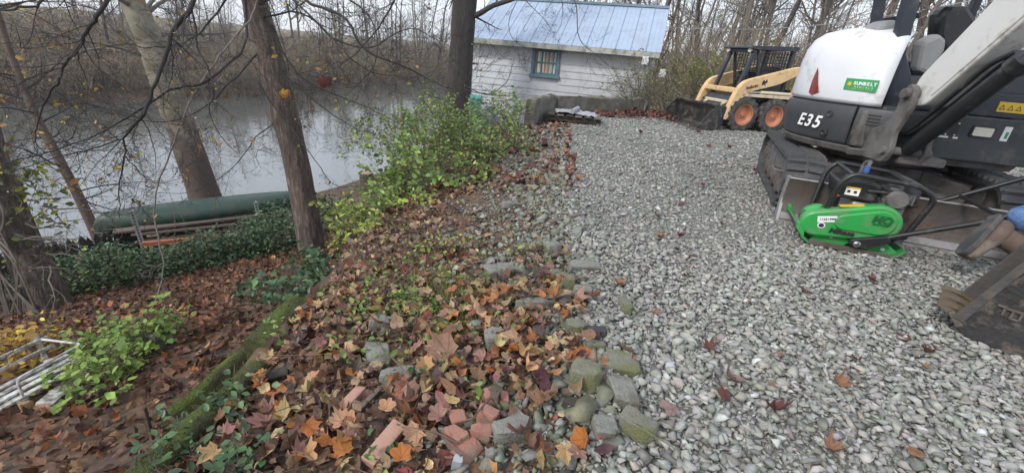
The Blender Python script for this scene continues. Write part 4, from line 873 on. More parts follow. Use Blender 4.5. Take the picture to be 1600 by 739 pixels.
kb(MB().box((-.012, -KW/2, .092), (.08, KW+.03, .028), (0, R_(-48), 0)), 'lip', M['steel'], bucket_root, bevel=.004)
tooth_m = mat('worn_tooth', (.15, .115, .07), .6, scale=14, var=.4, dirt=((.12, .10, .08), .4, 10), bump=.3)
TM = KM @ Matrix.Translation((.0, 0, .085)) @ Matrix.Rotation(R_(-26), 4, 'Y')
for j in range(3):
    y = -.04-j*(KW-.08)/2; tm = MB().add([(-.06, y-.03, .0), (-.06, y+.03, .0), (-.06, y+.03, .055), (-.06, y-.03, .055), (.085, y-.03, .008), (.085, y+.03, .008), (.085, y+.03, .024), (.085, y-.03, .024), (.02, y-.038, .05), (.02, y+.038, .05)], [(0, 1, 5, 4), (3, 2, 9, 8), (8, 9, 6, 7), (4, 5, 6, 7), (0, 4, 7, 8, 3), (1, 2, 9, 6, 5), (0, 3, 2, 1)]); tm.M = TM; tm.build('bucket_tooth', tooth_m, bucket_root, bevel=.0015)
# raised maker's mark on the side plate
mk = MB(); 
for (x, z, a, b) in ((-.30, .215, .10, .016), (-.30, .175, .016, .06), (-.345, .19, .016, .07), (-.255, .19, .016, .07), (-.32, .15, .05, .016), (-.235, .222, .05, .016)): mk.box((x, .017, z), (a, .012, b))
mk.M = KM @ Matrix.Translation((.02, 0, .09)) @ Matrix.Scale(.62, 4, (1, 0, 0)) @ Matrix.Scale(.62, 4, (0, 0, 1)); mk.build('raised_mark', M['steel'], bucket_root, bevel=.002)
kb(MB().prism(arc2([(-.56, .48), (-.30, .58), (-.34, .72), (-.48, .72)], .03), -KW/2-.13, -KW/2-.10, 'xz'), 'bucket_ear', M['bucket_steel'], bucket_root, bevel=.004); kb(MB().prism(arc2([(-.56, .48), (-.30, .58), (-.34, .72), (-.48, .72)], .03), -KW/2+.10, -KW/2+.13, 'xz'), 'bucket_ear', M['bucket_steel'], bucket_root, bevel=.004)

# ------------------------------------------------------------------ plate compactor
PCF = Vector((2.05, 3.06, 0)); PCR = Vector((2.60, 2.84, 0)); pd = PCF-PCR; prz = math.atan2(pd.y, pd.x)
pc = thing('plate_compactor', 'green plate compactor with black engine standing on the gravel', 'compactor', PCR+pd*.5+Vector((.13, .2, .012)), prz); pc.scale = (1.13, 1.13, 1.03); pc.location.x += .045; pc.location.y += .03   # x forward (viewer's left), y left (towards the viewer)
W2 = .23
bp_ = [(-.30, .075), (-.27, .03), (-.22, .0), (.20, .0), (.255, .035), (.30, .12), (.29, .125), (.245, .05), (.195, .014), (-.215, .014), (-.262, .042), (-.29, .08)]
base = MB().prism(bp_, -W2, W2, 'xz').build('base_plate', M['green_plate'], pc, smooth=30, bevel=.002)
for sy in (1, -1): MB().box((-.01, sy*(W2+.002), .022), (.44, .012, .036)).build('plate_rim', M['steel'], base, bevel=.003)
for sy in (1, -1): MB().prism([(.24, .03), (.30, .10), (.305, .145), (.285, .15), (.25, .09)], sy*(W2-.05), sy*(W2+.003), 'xz').build('front_lug', M['green_paint'], base, bevel=.004)
for sy in (-1, 1):
    MB().prism(arc2([(-.26, .014), (-.05, .014), (-.02, .06), (-.10, .10), (-.20, .10), (-.27, .05)], .015), sy*(W2-.035)-.03*(sy > 0), sy*(W2-.035)+.03*(sy < 0), 'xz').build('rear_foot', M['green_paint'], base, bevel=.004)
    MB().prism(arc2([(.02, .014), (.20, .014), (.17, .09), (.12, .13), (.05, .12), (-.02, .06)], .015), sy*(W2-.035)-.03*(sy > 0), sy*(W2-.035)+.03*(sy < 0), 'xz').build('front_foot', M['green_paint'], base, bevel=.004)
    for x, z in ((-.19, .055), (.09, .075)): MB().lathe([(.013, 0), (.013, .008), (.009, .01)], (x, sy*(W2-.034), z), (0, sy, 0), 6).build('bolt', M['galv'], base)
MB().box((-.01, 0, .16), (.40, .32, .06)).build('upper_deck', M['green_plate'], pc, bevel=.01)
MB().lathe([(.075, -.17), (.08, -.16), (.08, .16), (.075, .17)], (.15, 0, .10), (0, 1, 0), 22).build('vibrator_case', M['green_plate'], pc, smooth=40)
# teardrop belt cover on the viewer's side
def teardrop(c0, r0, c1, r1, k=12):
    c0, c1 = Vector(c0), Vector(c1); d = c1-c0; L = d.length; al = math.atan2(d.y, d.x); th_ = math.acos((r0-r1)/L); o = []
    for i in range(k+1): a = al+th_+(2*PI-2*th_)*i/k; o.append((c0.x+r0*math.cos(a), c0.y+r0*math.sin(a)))
    for i in range(k+1): a = al-th_+2*th_*i/k; o.append((c1.x+r1*math.cos(a), c1.y+r1*math.sin(a)))
    return o
YB0, YB1 = .155, .235
cvr = MB().prism(teardrop((-.105, .232), .125, (.20, .158), .092), YB0, YB1, 'xz').build('belt_cover', M['green_paint'], pc, smooth=35, bevel=.018, seg=3)
MB().prism(teardrop((-.11, .240), .085, (.06, .205), .055), YB1-.006, YB1+.010, 'xz').build('cover_emboss', M['green_paint'], cvr, smooth=35, bevel=.008)
CR = Matrix(((-1, 0, 0), (0, 0, 1), (0, 1, 0)))                  # text on the viewer's side of the cover
def ptext(nm, s, m, x, y, z, size, tilt=0, bold=0, shear=0): return text(nm, s, m, cvr, (x, y, z), CR @ Matrix.Rotation(tilt, 3, 'Z'), size, bold=bold, shear=shear)
ptext('maker_lettering', 'Mikasa', M['decal_black'], .06, YB1+.004, .132, .05, .02, .002, .25)
ptext('logo_lettering', 'MQ', M['green_dark'], -.115, YB1+.012, .262, .062, .0, .004, .1); ptext('logo_lettering', 'MULTIQUIP', M['green_dark'], -.115, YB1+.012, .230, .016, 0, .0006)
for zz, w_ in ((.296, .075),): MB().box((-.115, YB1+.011, zz-.004), (w_, .002, .005)).build('logo_bar', M['green_dark'], cvr)
lb = MB(); lb.box((0, 0, 0), (.105, .003, .042)); lb.M = Matrix.Translation((.155, YB1+.002, .205)) @ Matrix.Rotation(R_(14), 4, 'Y'); lb.build('number_label', M['decal_white'], cvr)
ptext('label_number', '11231990', M['decal_black'], .155, YB1+.005, .205, .022, R_(14), .0003)
MB().lathe([(.021, 0), (.021, .003)], (.175, YB1+.001, .155), (0, 1, 0), 20).build('round_sticker', M['decal_white'], cvr); MB().lathe([(.015, 0), (.015, .002)], (.175, YB1+.0035, .155), (0, 1, 0), 16).build('round_sticker_mark', M['decal_black'], cvr)
ws = MB(); ws.box((0, 0, 0), (.13, .05, .003)); ws.M = Matrix.Translation((.045, .19, .316)) @ Matrix.Rotation(R_(14), 4, 'Y'); ws.build('warning_strip', M['decal_yellow'], cvr)
MB().lathe([(.05, 0), (.055, .01), (.055, .05), (.04, .06)], (.20, .12, .20), (.5, 0, .8), 16).build('front_bulge', M['green_paint'], pc, smooth=40)
# engine
eng = MB().box((-.09, -.01, .26), (.24, .27, .14)).build('engine_block', M['pale_steel'], pc, bevel=.015)
MB().prism(arc2([(.12, .345), (.15, .46), (.02, .48), (-.09, .46), (-.08, .345)], .02), -.14, .135, 'xz').build('fuel_tank', M['black'], pc, bevel=.02, seg=3)
MB().box((.055, .137, .40), (.075, .003, .055)).build('tank_label', M['decal_white'], pc); MB().box((.055, .139, .425), (.075, .003, .010)).build('tank_label_band', M['decal_yellow'], pc)
for x in (.04, .075): MB().box((x, .139, .398), (.016, .003, .018)).build('tank_label_mark', M['decal_black'], pc)
MB().lathe([(.03, 0), (.034, .012), (.034, .03), (.02, .034)], (.055, 0, .452), (0, 0, 1), 18).build('fuel_cap', M['chrome'], pc, smooth=35)
for j in range(9): MB().box((-.165, .125, .28+j*.0125), (.12, .07, .005)).build('cooling_fin', M['pale_steel'], eng)
MB().box((-.165, .11, .33), (.09, .05, .12)).build('cylinder_head', M['casting'], eng, bevel=.006)
MB().lathe([(.052, 0), (.06, .006), (.06, .11), (.05, .125)], (-.17, .06, .395), (0, 1, 0), 20).build('muffler', M['casting'], pc, smooth=40)
mg = MB().box((-.19, .05, .405), (.145, .23, .085)).build('muffler_guard', M['black'], pc, bevel=.02)
for j in range(7): MB().box((-.245+j*.018, .167, .405), (.008, .004, .06)).build('guard_slot', M['casting'], mg)
MB().lathe([(.095, 0), (.10, .01), (.09, .045), (.05, .055)], (-.09, -.145, .29), (0, -1, 0), 24).build('recoil_starter', M['black'], pc, smooth=40)
MB().prism(arc2([(-.31, .36), (-.19, .36), (-.19, .47), (-.23, .52), (-.30, .50)], .02), -.12, .08, 'xz').build('air_cleaner', M['charcoal'], pc, bevel=.015)
MB().tube(arc([(-.02, .135, .42), (-.12, .15, .43), (-.20, .15, .42), (-.25, .14, .36)], .04), .012, 8).build('throttle_pipe', M['black'], pc, smooth=50)
MB().box((-.12, .14, .24), (.06, .05, .07)).build('carburettor', M['galv'], pc, bevel=.008)
MB().tube(arc([(.13, .10, .28), (.14, .12, .34), (.11, .13, .36)], .02), .008, 6).build('fuel_hose', M['orange_paint'], pc, smooth=50)
# roll frame: two hoops and cross bars
for y in (.20, -.20):
    MB().tube(arc([(.17, y*.82, .19), (.15, y, .46), (.10, y, .53), (-.24, y, .51), (-.33, y, .45), (-.27, y*.92, .15)], .085, 7), .0165, 10).build('roll_frame', M['black'], pc, smooth=60)
for x, z in ((.10, .525), (-.20, .51)): MB().tube([(x, -.2, z), (x, .2, z)], .014, 8).build('frame_crossbar', M['black'], pc, smooth=60)
hk = MB().tube(arc([(.0, .045, .50), (.0, .045, .575), (-.02, .0, .60), (0, -.045, .575), (0, -.045, .50)], .03), .012, 8).build('lifting_eye', M['casting'], pc, smooth=60)
MB().tube([(.0, .045, .525), (.0, .045, .57)], .016, 10).build('blue_tape', M['blue_tape'], hk, smooth=60)
# handle: two bars joined by a grip, from the rear mounts
for sy in (1, -1):
    y = sy*.245; MB().prism(arc2([(-.08, .055), (.0, .055), (.01, .10), (-.17, .17), (-.20, .13)], .02), y-.02, y+.02, 'xz').build('handle_bracket', M['black'], pc, bevel=.006)
    MB().lathe([(.02, 0), (.02, .012), (.012, .016)], (-.03, y+sy*.02, .08), (0, sy, 0), 12).build('pivot_bolt', M['chrome'], pc, smooth=40)
hp = [(-.06, .245, .095), (-.55, .245, .36), (-1.02, .235, .70), (-1.06, .20, .73), (-1.06, -.20, .73), (-1.02, -.235, .70), (-.55, -.245, .36), (-.06, -.245, .095)]
MB().tube(arc(hp, .05, 5), .0165, 10).build('handle', M['black'], pc, smooth=60)
MB().tube([(-.62, -.245, .41), (-.62, .245, .41)], .013, 8).build('handle_crossbar', M['black'], pc, smooth=60)
MB().lathe([(.016, 0), (.03, .004), (.03, .03), (.016, .034)], (-.24, .20, .12), (0, 0, 1), 14).build('rubber_mount', M['rubber'], pc, smooth=40)

# ------------------------------------------------------------------ skid-steer loader
SK = Vector((4.80, 10.2, 0)); skz = R_(194)
sk = thing('skid_steer_loader', 'cream skid-steer loader with orange wheel rims and lowered bucket', 'loader', SK, skz)   # x forward, y left (viewer's side)
WB, WT, WR = .375, .52, .345
def wheel(x, sy):
    w_ = MB(); y0 = sy*WT; prof = [(.19, -.10), (.24, -.112), (.30, -.112), (.335, -.095), (.343, -.06), (.343, .06), (.335, .095), (.30, .112), (.24, .112), (.19, .10)]
    w_.lathe(prof, (x, y0, WR), (0, 1, 0), 36, False, False); wo = w_.build('wheel', M['tyre'], sk, smooth=40)
    for k_ in range(18):
        for s2 in (-1, 1):
            a = 2*PI*(k_+(.5 if s2 > 0 else 0))/18; lg = MB(); lg.box((0, s2*.052, .345), (.045, .105, .03), (0, 0, s2*.45)); lg.M = Matrix.Translation((x, y0, WR)) @ Matrix.Rotation(a, 4, 'Y'); lg.build('tread_bar', M['tyre'], wo)
    for s2 in (-1, 1):
        rm = MB(); rm.lathe([(.20, .112), (.215, .118), (.20, .108), (.175, .07), (.16, .035), (.10, .03), (.075, .045), (.04, .05), (.035, .075)] if s2*sy > 0 else [(.20, .10), (.1, .06)], (x, y0, WR), (0, s2, 0), 28, s2*sy < 0); rm.build('rim', M['rim_orange'], wo, smooth=35)
    for k_ in range(6):
        a = 2*PI*k_/6; MB().lathe([(.012, 0), (.012, .014)], (x+.062*math.cos(a), y0+sy*.045, WR+.062*math.sin(a)), (0, sy, 0), 6).build('lug_nut', M['rim_orange'], wo)
for x in (WB, -WB):
    for sy in (1, -1): wheel(x, sy)
MB().prism(arc2([(-.85, .22), (.62, .22), (.70, .42), (.58, .70), (.25, .74), (.1, .82), (-.80, .82)], .03), -.38, .38, 'xz').build('hull_tub', M['charcoal'], sk, bevel=.015)
MB().box((.55, 0, .56), (.25, .74, .06)).build('front_deck', M['cream_pale'], sk, bevel=.01)
for sy in (1, -1):
    MB().prism(arc2([(-.80, .70), (.52, .70), (.52, .76), (-.80, .76)], .01), sy*.40, sy*.60, 'xz').build('fender', M['cream_pale'], sk, bevel=.008)
    MB().tube([(-.66, sy*.57, .80), (.08, sy*.57, .80)], .035, 12).build('lift_cylinder', M['cream_pale'], sk, smooth=40); MB().tube([(.08, sy*.57, .80), (.34, sy*.57, .79)], .018, 10).build('lift_rod', M['chrome'], sk, smooth=40)
    # rear upright with cut-out
    m = MB(); ou = [(-.96, .28), (-.70, .28), (-.74, .60), (-.86, 1.30), (-.98, 1.36), (-1.08, 1.30), (-1.04, .7)]
    y0, y1 = (sy*.44, sy*.60)
    MB().prism(arc2([(-.76, .30), (-.66, .30), (-.72, .64), (-.86, 1.34), (-.94, 1.34), (-.82, .66)], .01), y0, y1, 'xz').build('rear_upright', M['cream'], sk, bevel=.008)
    MB().prism(arc2([(-1.06, .62), (-.95, .30), (-.90, .30), (-.985, .66), (-1.02, 1.25), (-.93, 1.25), (-.93, 1.34), (-1.08, 1.30)], .01), y0, y1, 'xz').build('rear_upright', M['cream'], sk, bevel=.008)
    MB().prism([(-.98, .34), (-.72, .34), (-.78, .66), (-.90, 1.28), (-1.0, 1.24)], sy*.455, sy*.475, 'xz').build('upright_web', M['cream_pale'], sk)
    MB().box((-.885, sy*.53, .78), (.16, .17, .16)).build('upright_block', M['cream'], sk, bevel=.01)
    # lift arm
    am = arc2([(-.98, 1.26), (-.94, 1.38), (-.60, 1.33), (.34, 1.06), (.56, .98), (.68, .74), (.80, .30), (.80, .22), (.73, .22), (.66, .34), (.50, .66), (.34, .80), (-.30, .98), (-.80, 1.24)], [.03, .03, .1, .1, .12, .05, .02, .02, .02, .05, .08, .1, .1, .05])
    MB().prism(am, sy*.485, sy*.60, 'xz').build('lift_arm', M['cream'], sk, bevel=.012)
MB().box((.60, 0, .80), (.10, .98, .10)).build('arm_cross_tube', M['cream'], sk, bevel=.02)
# letters on the viewer-side arm
SR3 = Matrix(((-1, 0, 0), (0, 0, 1), (0, 1, 0)))
text('maker_lettering', 'bobcat', M['decal_black'], sk, (.34, .605, .90), SR3 @ Matrix.Rotation(R_(16), 3, 'Z'), .095, bold=.002)
text('model_lettering', '543', M['decal_black'], sk, (-.885, .618, .80), SR3, .085, bold=.003)
em = MB(); em.add([(.13, .603, 1.00), (.10, .603, 1.05), (.06, .603, 1.02), (.03, .603, 1.07), (.0, .603, 1.01), (.05, .603, .97), (.02, .603, .93), (.08, .603, .96), (.12, .603, .93)], [tuple(range(9))]); em.build('animal_head_emblem', M['decal_black'], sk)
# cab cage
def bar(nm, a, b, r=.03, par=None, m_='navy_black'): 
    a, b = Vector(a), Vector(b); q = (b-a).to_track_quat('Z', 'Y').to_matrix(); return MB().box((a+b)/2, (r*2, r*2, (b-a).length), q).build(nm, M[m_], par or sk, bevel=.006)
cy = .36
for sy in (1, -1):
    bar('front_pillar', (.52, sy*cy, .70), (.30, sy*cy, 1.72), .036); bar('rear_pillar', (-.62, sy*cy, .80), (-.62, sy*cy, 1.80), .036); bar('roof_rail', (.34, sy*cy, 1.78), (-.64, sy*cy, 1.84), .036); bar('mid_pillar', (-.02, sy*cy, .80), (.22, sy*cy, 1.76), .025)
    MB().box((-.32, sy*cy, 1.03), (.60, .02, .46)).build('side_plate', M['navy_black'], sk, bevel=.004)
    # wire mesh in the side window: each wire a bar
    for j in range(11): 
        x = -.56+j*.07; MB().tube([(x, sy*cy, 1.26), (x, sy*cy, 1.76)], .007, 4).build('mesh_wire', M['black'], sk)
    for j in range(7): 
        z = 1.29+j*.07; MB().tube([(-.60, sy*cy, z), (.16, sy*cy, z)], .007, 4).build('mesh_wire', M['black'], sk)
MB().prism(arc2([(.46, 1.77), (.44, 1.82), (-.66, 1.90), (-.70, 1.84), (-.62, 1.79), (.30, 1.75)], .01), -.43, .43, 'xz').build('cab_roof', M['navy_black'], sk, bevel=.01)
bar('front_header', (.34, -.40, 1.72), (.34, .40, 1.72), .035)
for sy in (1, -1): MB().lathe([(.02, 0), (.045, .01), (.05, .04), (.046, .05)], (.36, sy*.33, 1.73), (1, 0, 0), 18).build('head_lamp', lampm, sk, smooth=40)
for j in range(10): 
    y = -.33+j*.073; MB().tube([(-.60, y, .95), (-.60, y, 1.78)], .007, 4).build('mesh_wire', M['black'], sk)
for j in range(11): 
    z = .97+j*.075; MB().tube([(-.60, -.34, z), (-.60, .34, z)], .007, 4).build('mesh_wire', M['black'], sk)
MB().box((-.30, 0, .95), (.42, .5, .12)).build('seat_cushion', M['black'], sk, bevel=.03); MB().box((-.50, 0, 1.20), (.12, .48, .45), (0, R_(-8), 0)).build('seat_back', M['black'], sk, bevel=.04)
for sy in (1, -1): MB().tube(arc([(.16, sy*.22, .72), (.14, sy*.22, 1.02), (.06, sy*.2, 1.10)], .04), .014, 8).build('control_lever', M['black'], sk, smooth=50)
bar('lap_bar', (.10, .30, .85), (.28, .10, 1.45), .015, None, 'black')
MB().box((.12, .40, .90), (.15, .012, .10)).build('yellow_sticker', M['decal_yellow'], sk); MB().box((-.50, .374, 1.14), (.08, .012, .10)).build('yellow_sticker', M['decal_yellow'], sk); MB().box((.46, 0, .80), (.01, .4, .1), (0, R_(-20), 0)).build('yellow_sticker', M['decal_yellow'], sk)
for j in range(4): MB().box((-.36+j*.05, .372, .94), (.03, .012, .05)).build('vent_slot', M['decal_black'], sk)
MB().box((-.90, 0, .58), (.22, .78, .62)).build('rear_door', M['charcoal'], sk, bevel=.02)
# bucket
bkp = [(1.30, .03), (1.24, .015), (.86, .03), (.80, .08), (.79, .34), (.84, .46), (.90, .50), (.92, .48), (.865, .43), (.82, .33), (.825, .10), (.88, .055), (1.24, .035)]
bkp = [(x+.22, z) for x, z in bkp]
bk = MB().prism(bkp, -.75, .75, 'xz').build('loader_bucket', M['bucket_steel'], sk, smooth=35)
for y in (-.75, .75): MB().prism([(1.52, .02), (1.08, .03), (1.02, .08), (1.01, .34), (1.06, .46), (1.12, .50), (1.24, .40)], y-.01, y+.01, 'xz').build('bucket_side', M['bucket_steel'], bk, bevel=.003)
MB().box((1.50, 0, .022), (.14, 1.54, .022)).build('cutting_edge', M['steel'], bk, bevel=.003); MB().box((1.11, 0, .505), (.06, 1.50, .03)).build('bucket_top_edge', M['bucket_steel'], bk, bevel=.005)
for sy in (1, -1): MB().box((.90, sy*.52, .28), (.24, .12, .40)).build('attachment_plate', M['black'], sk, bevel=.01)
MB().box((.90, .585, .33), (.05, .01, .16), (0, R_(20), 0)).build('blue_sticker', M['blue_tape'], sk)
MB().tube([(.30, .30, .62), (.72, .30, .50)], .03, 10).build('tilt_cylinder', M['cream_pale'], sk, smooth=40); MB().tube([(.30, -.30, .62), (.72, -.30, .50)], .03, 10).build('tilt_cylinder', M['cream_pale'], sk, smooth=40)

for o in sk.children:                                            # low cab
    if o.name.split('.')[0] in ('front_pillar', 'rear_pillar', 'roof_rail', 'mid_pillar', 'side_plate', 'mesh_wire', 'cab_roof', 'front_header', 'head_lamp', 'seat_back', 'lap_bar'):
        for v in o.data.vertices:
            if v.co.z > .75: v.co.z = .75+(v.co.z-.75)*.85
# ------------------------------------------------------------------ person stepping out of frame on the right (only one lower leg is in view)
per = thing('person', 'person in blue jeans and brown boots stepping past the bucket', 'person', (3.45, 2.74, 0), 0)
def skin(name, joints, edges, m, parent, root=0, sub=2):
    me_ = bpy.data.meshes.new(name); me_.from_pydata([j[:3] for j in joints], edges, []); o = bpy.data.objects.new(name, me_); COL.objects.link(o); o.parent = parent; me_.materials.append(m)
    sk_ = o.modifiers.new('skin', 'SKIN'); sk_.use_smooth_shade = True
    for i, j in enumerate(joints):
        r = j[3]; me_.skin_vertices[0].data[i].radius = (r, r) if not isinstance(r, tuple) else r; me_.skin_vertices[0].data[i].use_root = (i == root)
    s_ = o.modifiers.new('s', 'SUBSURF'); s_.levels = sub; s_.render_levels = sub; return o
# body in person coords: faces +x; trailing leg (viewer's side) swings back with toe down
J = [(0, 0, .95, .13), (.02, 0, 1.12, .14), (.05, 0, 1.32, .15), (.06, 0, 1.46, .09), (.07, 0, 1.54, .055), (.10, 0, 1.62, .075), (.11, 0, 1.72, .085), (.10, 0, 1.78, .05),
     (.05, -.18, 1.42, .065), (.0, -.24, 1.14, .05), (.12, -.24, .92, .04), (.16, -.24, .86, .035), (.05, .18, 1.42, .065), (.16, .23, 1.16, .05), (.34, .20, 1.08, .04), (.40, .20, 1.08, .035),
     (0, -.10, .88, .095), (.06, -.11, .60, .075), (-.24, -.13, .50, .06), (-.36, -.13, .42, .05), (0, .10, .88, .095), (.16, .11, .52, .07), (.14, .11, .14, .055)]
E_ = [(0, 1), (1, 2), (2, 3), (3, 4), (4, 5), (5, 6), (6, 7), (3, 8), (8, 9), (9, 10), (10, 11), (3, 12), (12, 13), (13, 14), (14, 15), (0, 16), (16, 17), (17, 18), (18, 19), (0, 20), (20, 21), (21, 22)]
skin('body', J, E_, M['skin'], per)
G = [(-.0, 0, .98, .145), (0, -.10, .88, .115), (.06, -.11, .60, .092), (-.22, -.13, .51, .078), (-.40, -.13, .42, .088), (0, .10, .88, .115), (.16, .11, .52, .09), (.14, .11, .12, .08)]
skin('jeans', G, [(0, 1), (1, 2), (2, 3), (3, 4), (0, 5), (5, 6), (6, 7)], M['denim'], per)
Jk = [(0, 0, .96, .155), (.02, 0, 1.14, .16), (.05, 0, 1.34, .17), (.055, 0, 1.45, .11), (.05, -.18, 1.42, .085), (.0, -.24, 1.14, .07), (.10, -.24, .95, .055), (.05, .18, 1.42, .085), (.16, .23, 1.16, .07), (.31, .20, 1.08, .055)]
skin('jacket', Jk, [(0, 1), (1, 2), (2, 3), (3, 4), (4, 5), (5, 6), (3, 7), (7, 8), (8, 9)], M['jacket'], per)
for (hx, hy, hz, sg) in ((.16, -.24, .86, -1), (.40, .20, 1.08, 1)):
    f_ = [(hx, hy, hz, .028), (hx+.03, hy, hz-.04, .03)]; e_ = [(0, 1)]
    for q in range(4): f_ += [(hx+.045, hy+(-.024+.016*q), hz-.075, .0095), (hx+.055, hy+(-.026+.017*q), hz-.11+.008*abs(q-1.5), .0085), (hx+.045, hy+(-.026+.017*q), hz-.135+.01*abs(q-1.5), .008)]; b_i = len(f_)-3; e_ += [(1, b_i), (b_i, b_i+1), (b_i+1, b_i+2)]
    f_ += [(hx+.05, hy-.03*sg, hz-.02, .011), (hx+.075, hy-.035*sg, hz-.055, .009)]; e_ += [(0, len(f_)-2), (len(f_)-2, len(f_)-1)]; skin('hand', f_, e_, M['skin'], per)
skin('hair', [(.06, 0, 1.70, .08), (.09, 0, 1.77, .085), (.05, 0, 1.62, .05)], [(0, 1), (0, 2)], M['hair'], per)
for sy in (-1, 1): MB().lathe([(.012, 0), (.010, .004)], (.19, sy*.032, 1.705), (1, 0, 0), 10).build('eye', M['decal_black'], per); MB().lathe([(.02, -.012), (.028, 0), (.02, .012)], (.11, sy*.088, 1.69), (0, sy, 0), 10).build('ear', M['skin'], per, smooth=60)
MB().add([(.18, -.012, 1.66), (.18, .012, 1.66), (.215, 0, 1.662), (.185, 0, 1.71)], [(0, 1, 2), (1, 3, 2), (3, 0, 2), (0, 3, 1)]).build('nose', M['skin'], per, smooth=60); MB().box((.183, 0, 1.635), (.01, .05, .01)).build('mouth', M['red_lens'], per)
def boot(ank, fwd, up, nm_label=None):
    fwd = Vector(fwd).normalized(); up = Vector(up).normalized(); up = (up-fwd*up.dot(fwd)).normalized(); lt = up.cross(fwd); A = Matrix(((fwd.x, lt.x, up.x, ank[0]), (fwd.y, lt.y, up.y, ank[1]), (fwd.z, lt.z, up.z, ank[2]), (0, 0, 0, 1)))
    # stations: (x centre, half-length... ) lofted from shaft to toe
    rings = []
    for (x, z, rx, ry) in ((-.01, .13, .062, .055), (-.01, .06, .058, .052), (.0, .0, .062, .05)):
        rings.append([(x+rx*math.cos(a), ry*math.sin(a), z) for a in [2*PI*k_/14 for k_ in range(14)]])
    m = MB(); vs = [p for r in rings for p in r]; fs = [(i*14+k_, i*14+(k_+1) % 14, (i+1)*14+(k_+1) % 14, (i+1)*14+k_) for i in range(2) for k_ in range(14)]+[tuple(range(13, -1, -1)), tuple(range(28, 42))]; m.add(vs, fs)
    st = [(-.075, -.03, .030, .03), (-.06, -.03, .045, .045), (0, -.02, .048, .058), (.06, -.032, .046, .046), (.13, -.045, .05, .036), (.18, -.048, .045, .032), (.205, -.055, .028, .02)]
    vs = []; 
    for (x, z, ry, rz_) in st:
        for k_ in range(12): a = 2*PI*k_/12; vs.append((x, ry*math.cos(a), max(-.078, z+rz_*math.sin(a))))
    m.add(vs, [(i*12+k_, i*12+(k_+1) % 12, (i+1)*12+(k_+1) % 12, (i+1)*12+k_) for i in range(len(st)-1) for k_ in range(12)]+[tuple(range(11, -1, -1)), tuple(range((len(st)-1)*12, len(st)*12))])
    A = A @ Matrix.Scale(1.12, 4); m.M = A; bo_ = m.build('boot', M['boot'], per, smooth=60)
    s_ = MB().prism(arc2([(-.08, -.038), (.06, -.046), (.14, -.052), (.205, -.036), (.215, 0), (.205, .036), (.14, .052), (.06, .046), (-.08, .038)], .02), -.100, -.074, 'xy'); s_.M = A; s_.build('sole', M['rubber'], bo_, smooth=40, bevel=.004)
    for j in range(4): t_ = MB().tube([(.03+j*.022, -.03, .03-j*.018), (.03+j*.022, .03, .03-j*.018)], .004, 5); t_.M = A; t_.build('lace', M['decal_black'], bo_)
boot((-.42, -.145, .33), (-.60, -.26, -.76), (.75, .05, .40))
boot((.14, .11, .10), (1, 0, 0), (0, 0, 1))
# ------------------------------------------------------------------ trees and branches
def rv(s=1): return Vector((rng.gauss(0, s), rng.gauss(0, s), rng.gauss(0, s)))
def spline(pts, k=4):
    P = [Vector(p) for p in pts]; o = []
    for i in range(len(P)-1):
        p0, p1, p2, p3 = P[max(0, i-1)], P[i], P[i+1], P[min(len(P)-1, i+2)]
        for j in range(k):
            t = j/k; o.append(.5*((2*p1)+(p2-p0)*t+(2*p0-5*p1+4*p2-p3)*t*t+(3*p1-p0-3*p2+p3)*t**3))
    return o+[P[-1]]
def grow(mb, p, d, L, r, lev, maxlev, spread=.8, up=.15, kids=(9, 5, 4, 3), sides=(8, 5, 4, 3, 3), seg=7, wob=.10, droop=0, tips=None):
    d = d.normalized(); n = max(3, int(seg-lev)); pts = [p.copy()]; rs = [r]; q = p.copy(); dd = d.copy()
    for i in range(n):
        dd = (dd+rv(wob)+Vector((0, 0, up-droop*i/n))*.12).normalized(); q = q+dd*(L/n); pts.append(q.copy()); rs.append(max(.0016, r*(1-.8*(i+1)/n)))
    mb.tube(pts, rs, sides[min(lev, 4)], cap=False)
    if tips is not None and lev >= maxlev-1: tips += pts[-3:]
    if lev >= maxlev: return
    for k in range(kids[min(lev, 3)]):
        t = rng.uniform(.28 if lev == 0 else .18, .98); x = t*n; i = min(int(x), n-1); b = pts[i].lerp(pts[i+1], x-i); dl = (pts[i+1]-pts[i]).normalized()
        sd = rv(); sd = (sd-dl*sd.dot(dl)); sd = sd.normalized() if sd.length > .01 else dl.orthogonal()
        nd = (dl*rng.uniform(.45, .9)+sd*spread*rng.uniform(.6, 1.1)+Vector((0, 0, up*.6))).normalized()
        grow(mb, b, nd, L*rng.uniform(.32, .62)*(1.15-.5*t), max(.0018, rs[i]*rng.uniform(.38, .62)), lev+1, maxlev, spread, up, kids, sides, seg, wob*1.25, droop, tips)
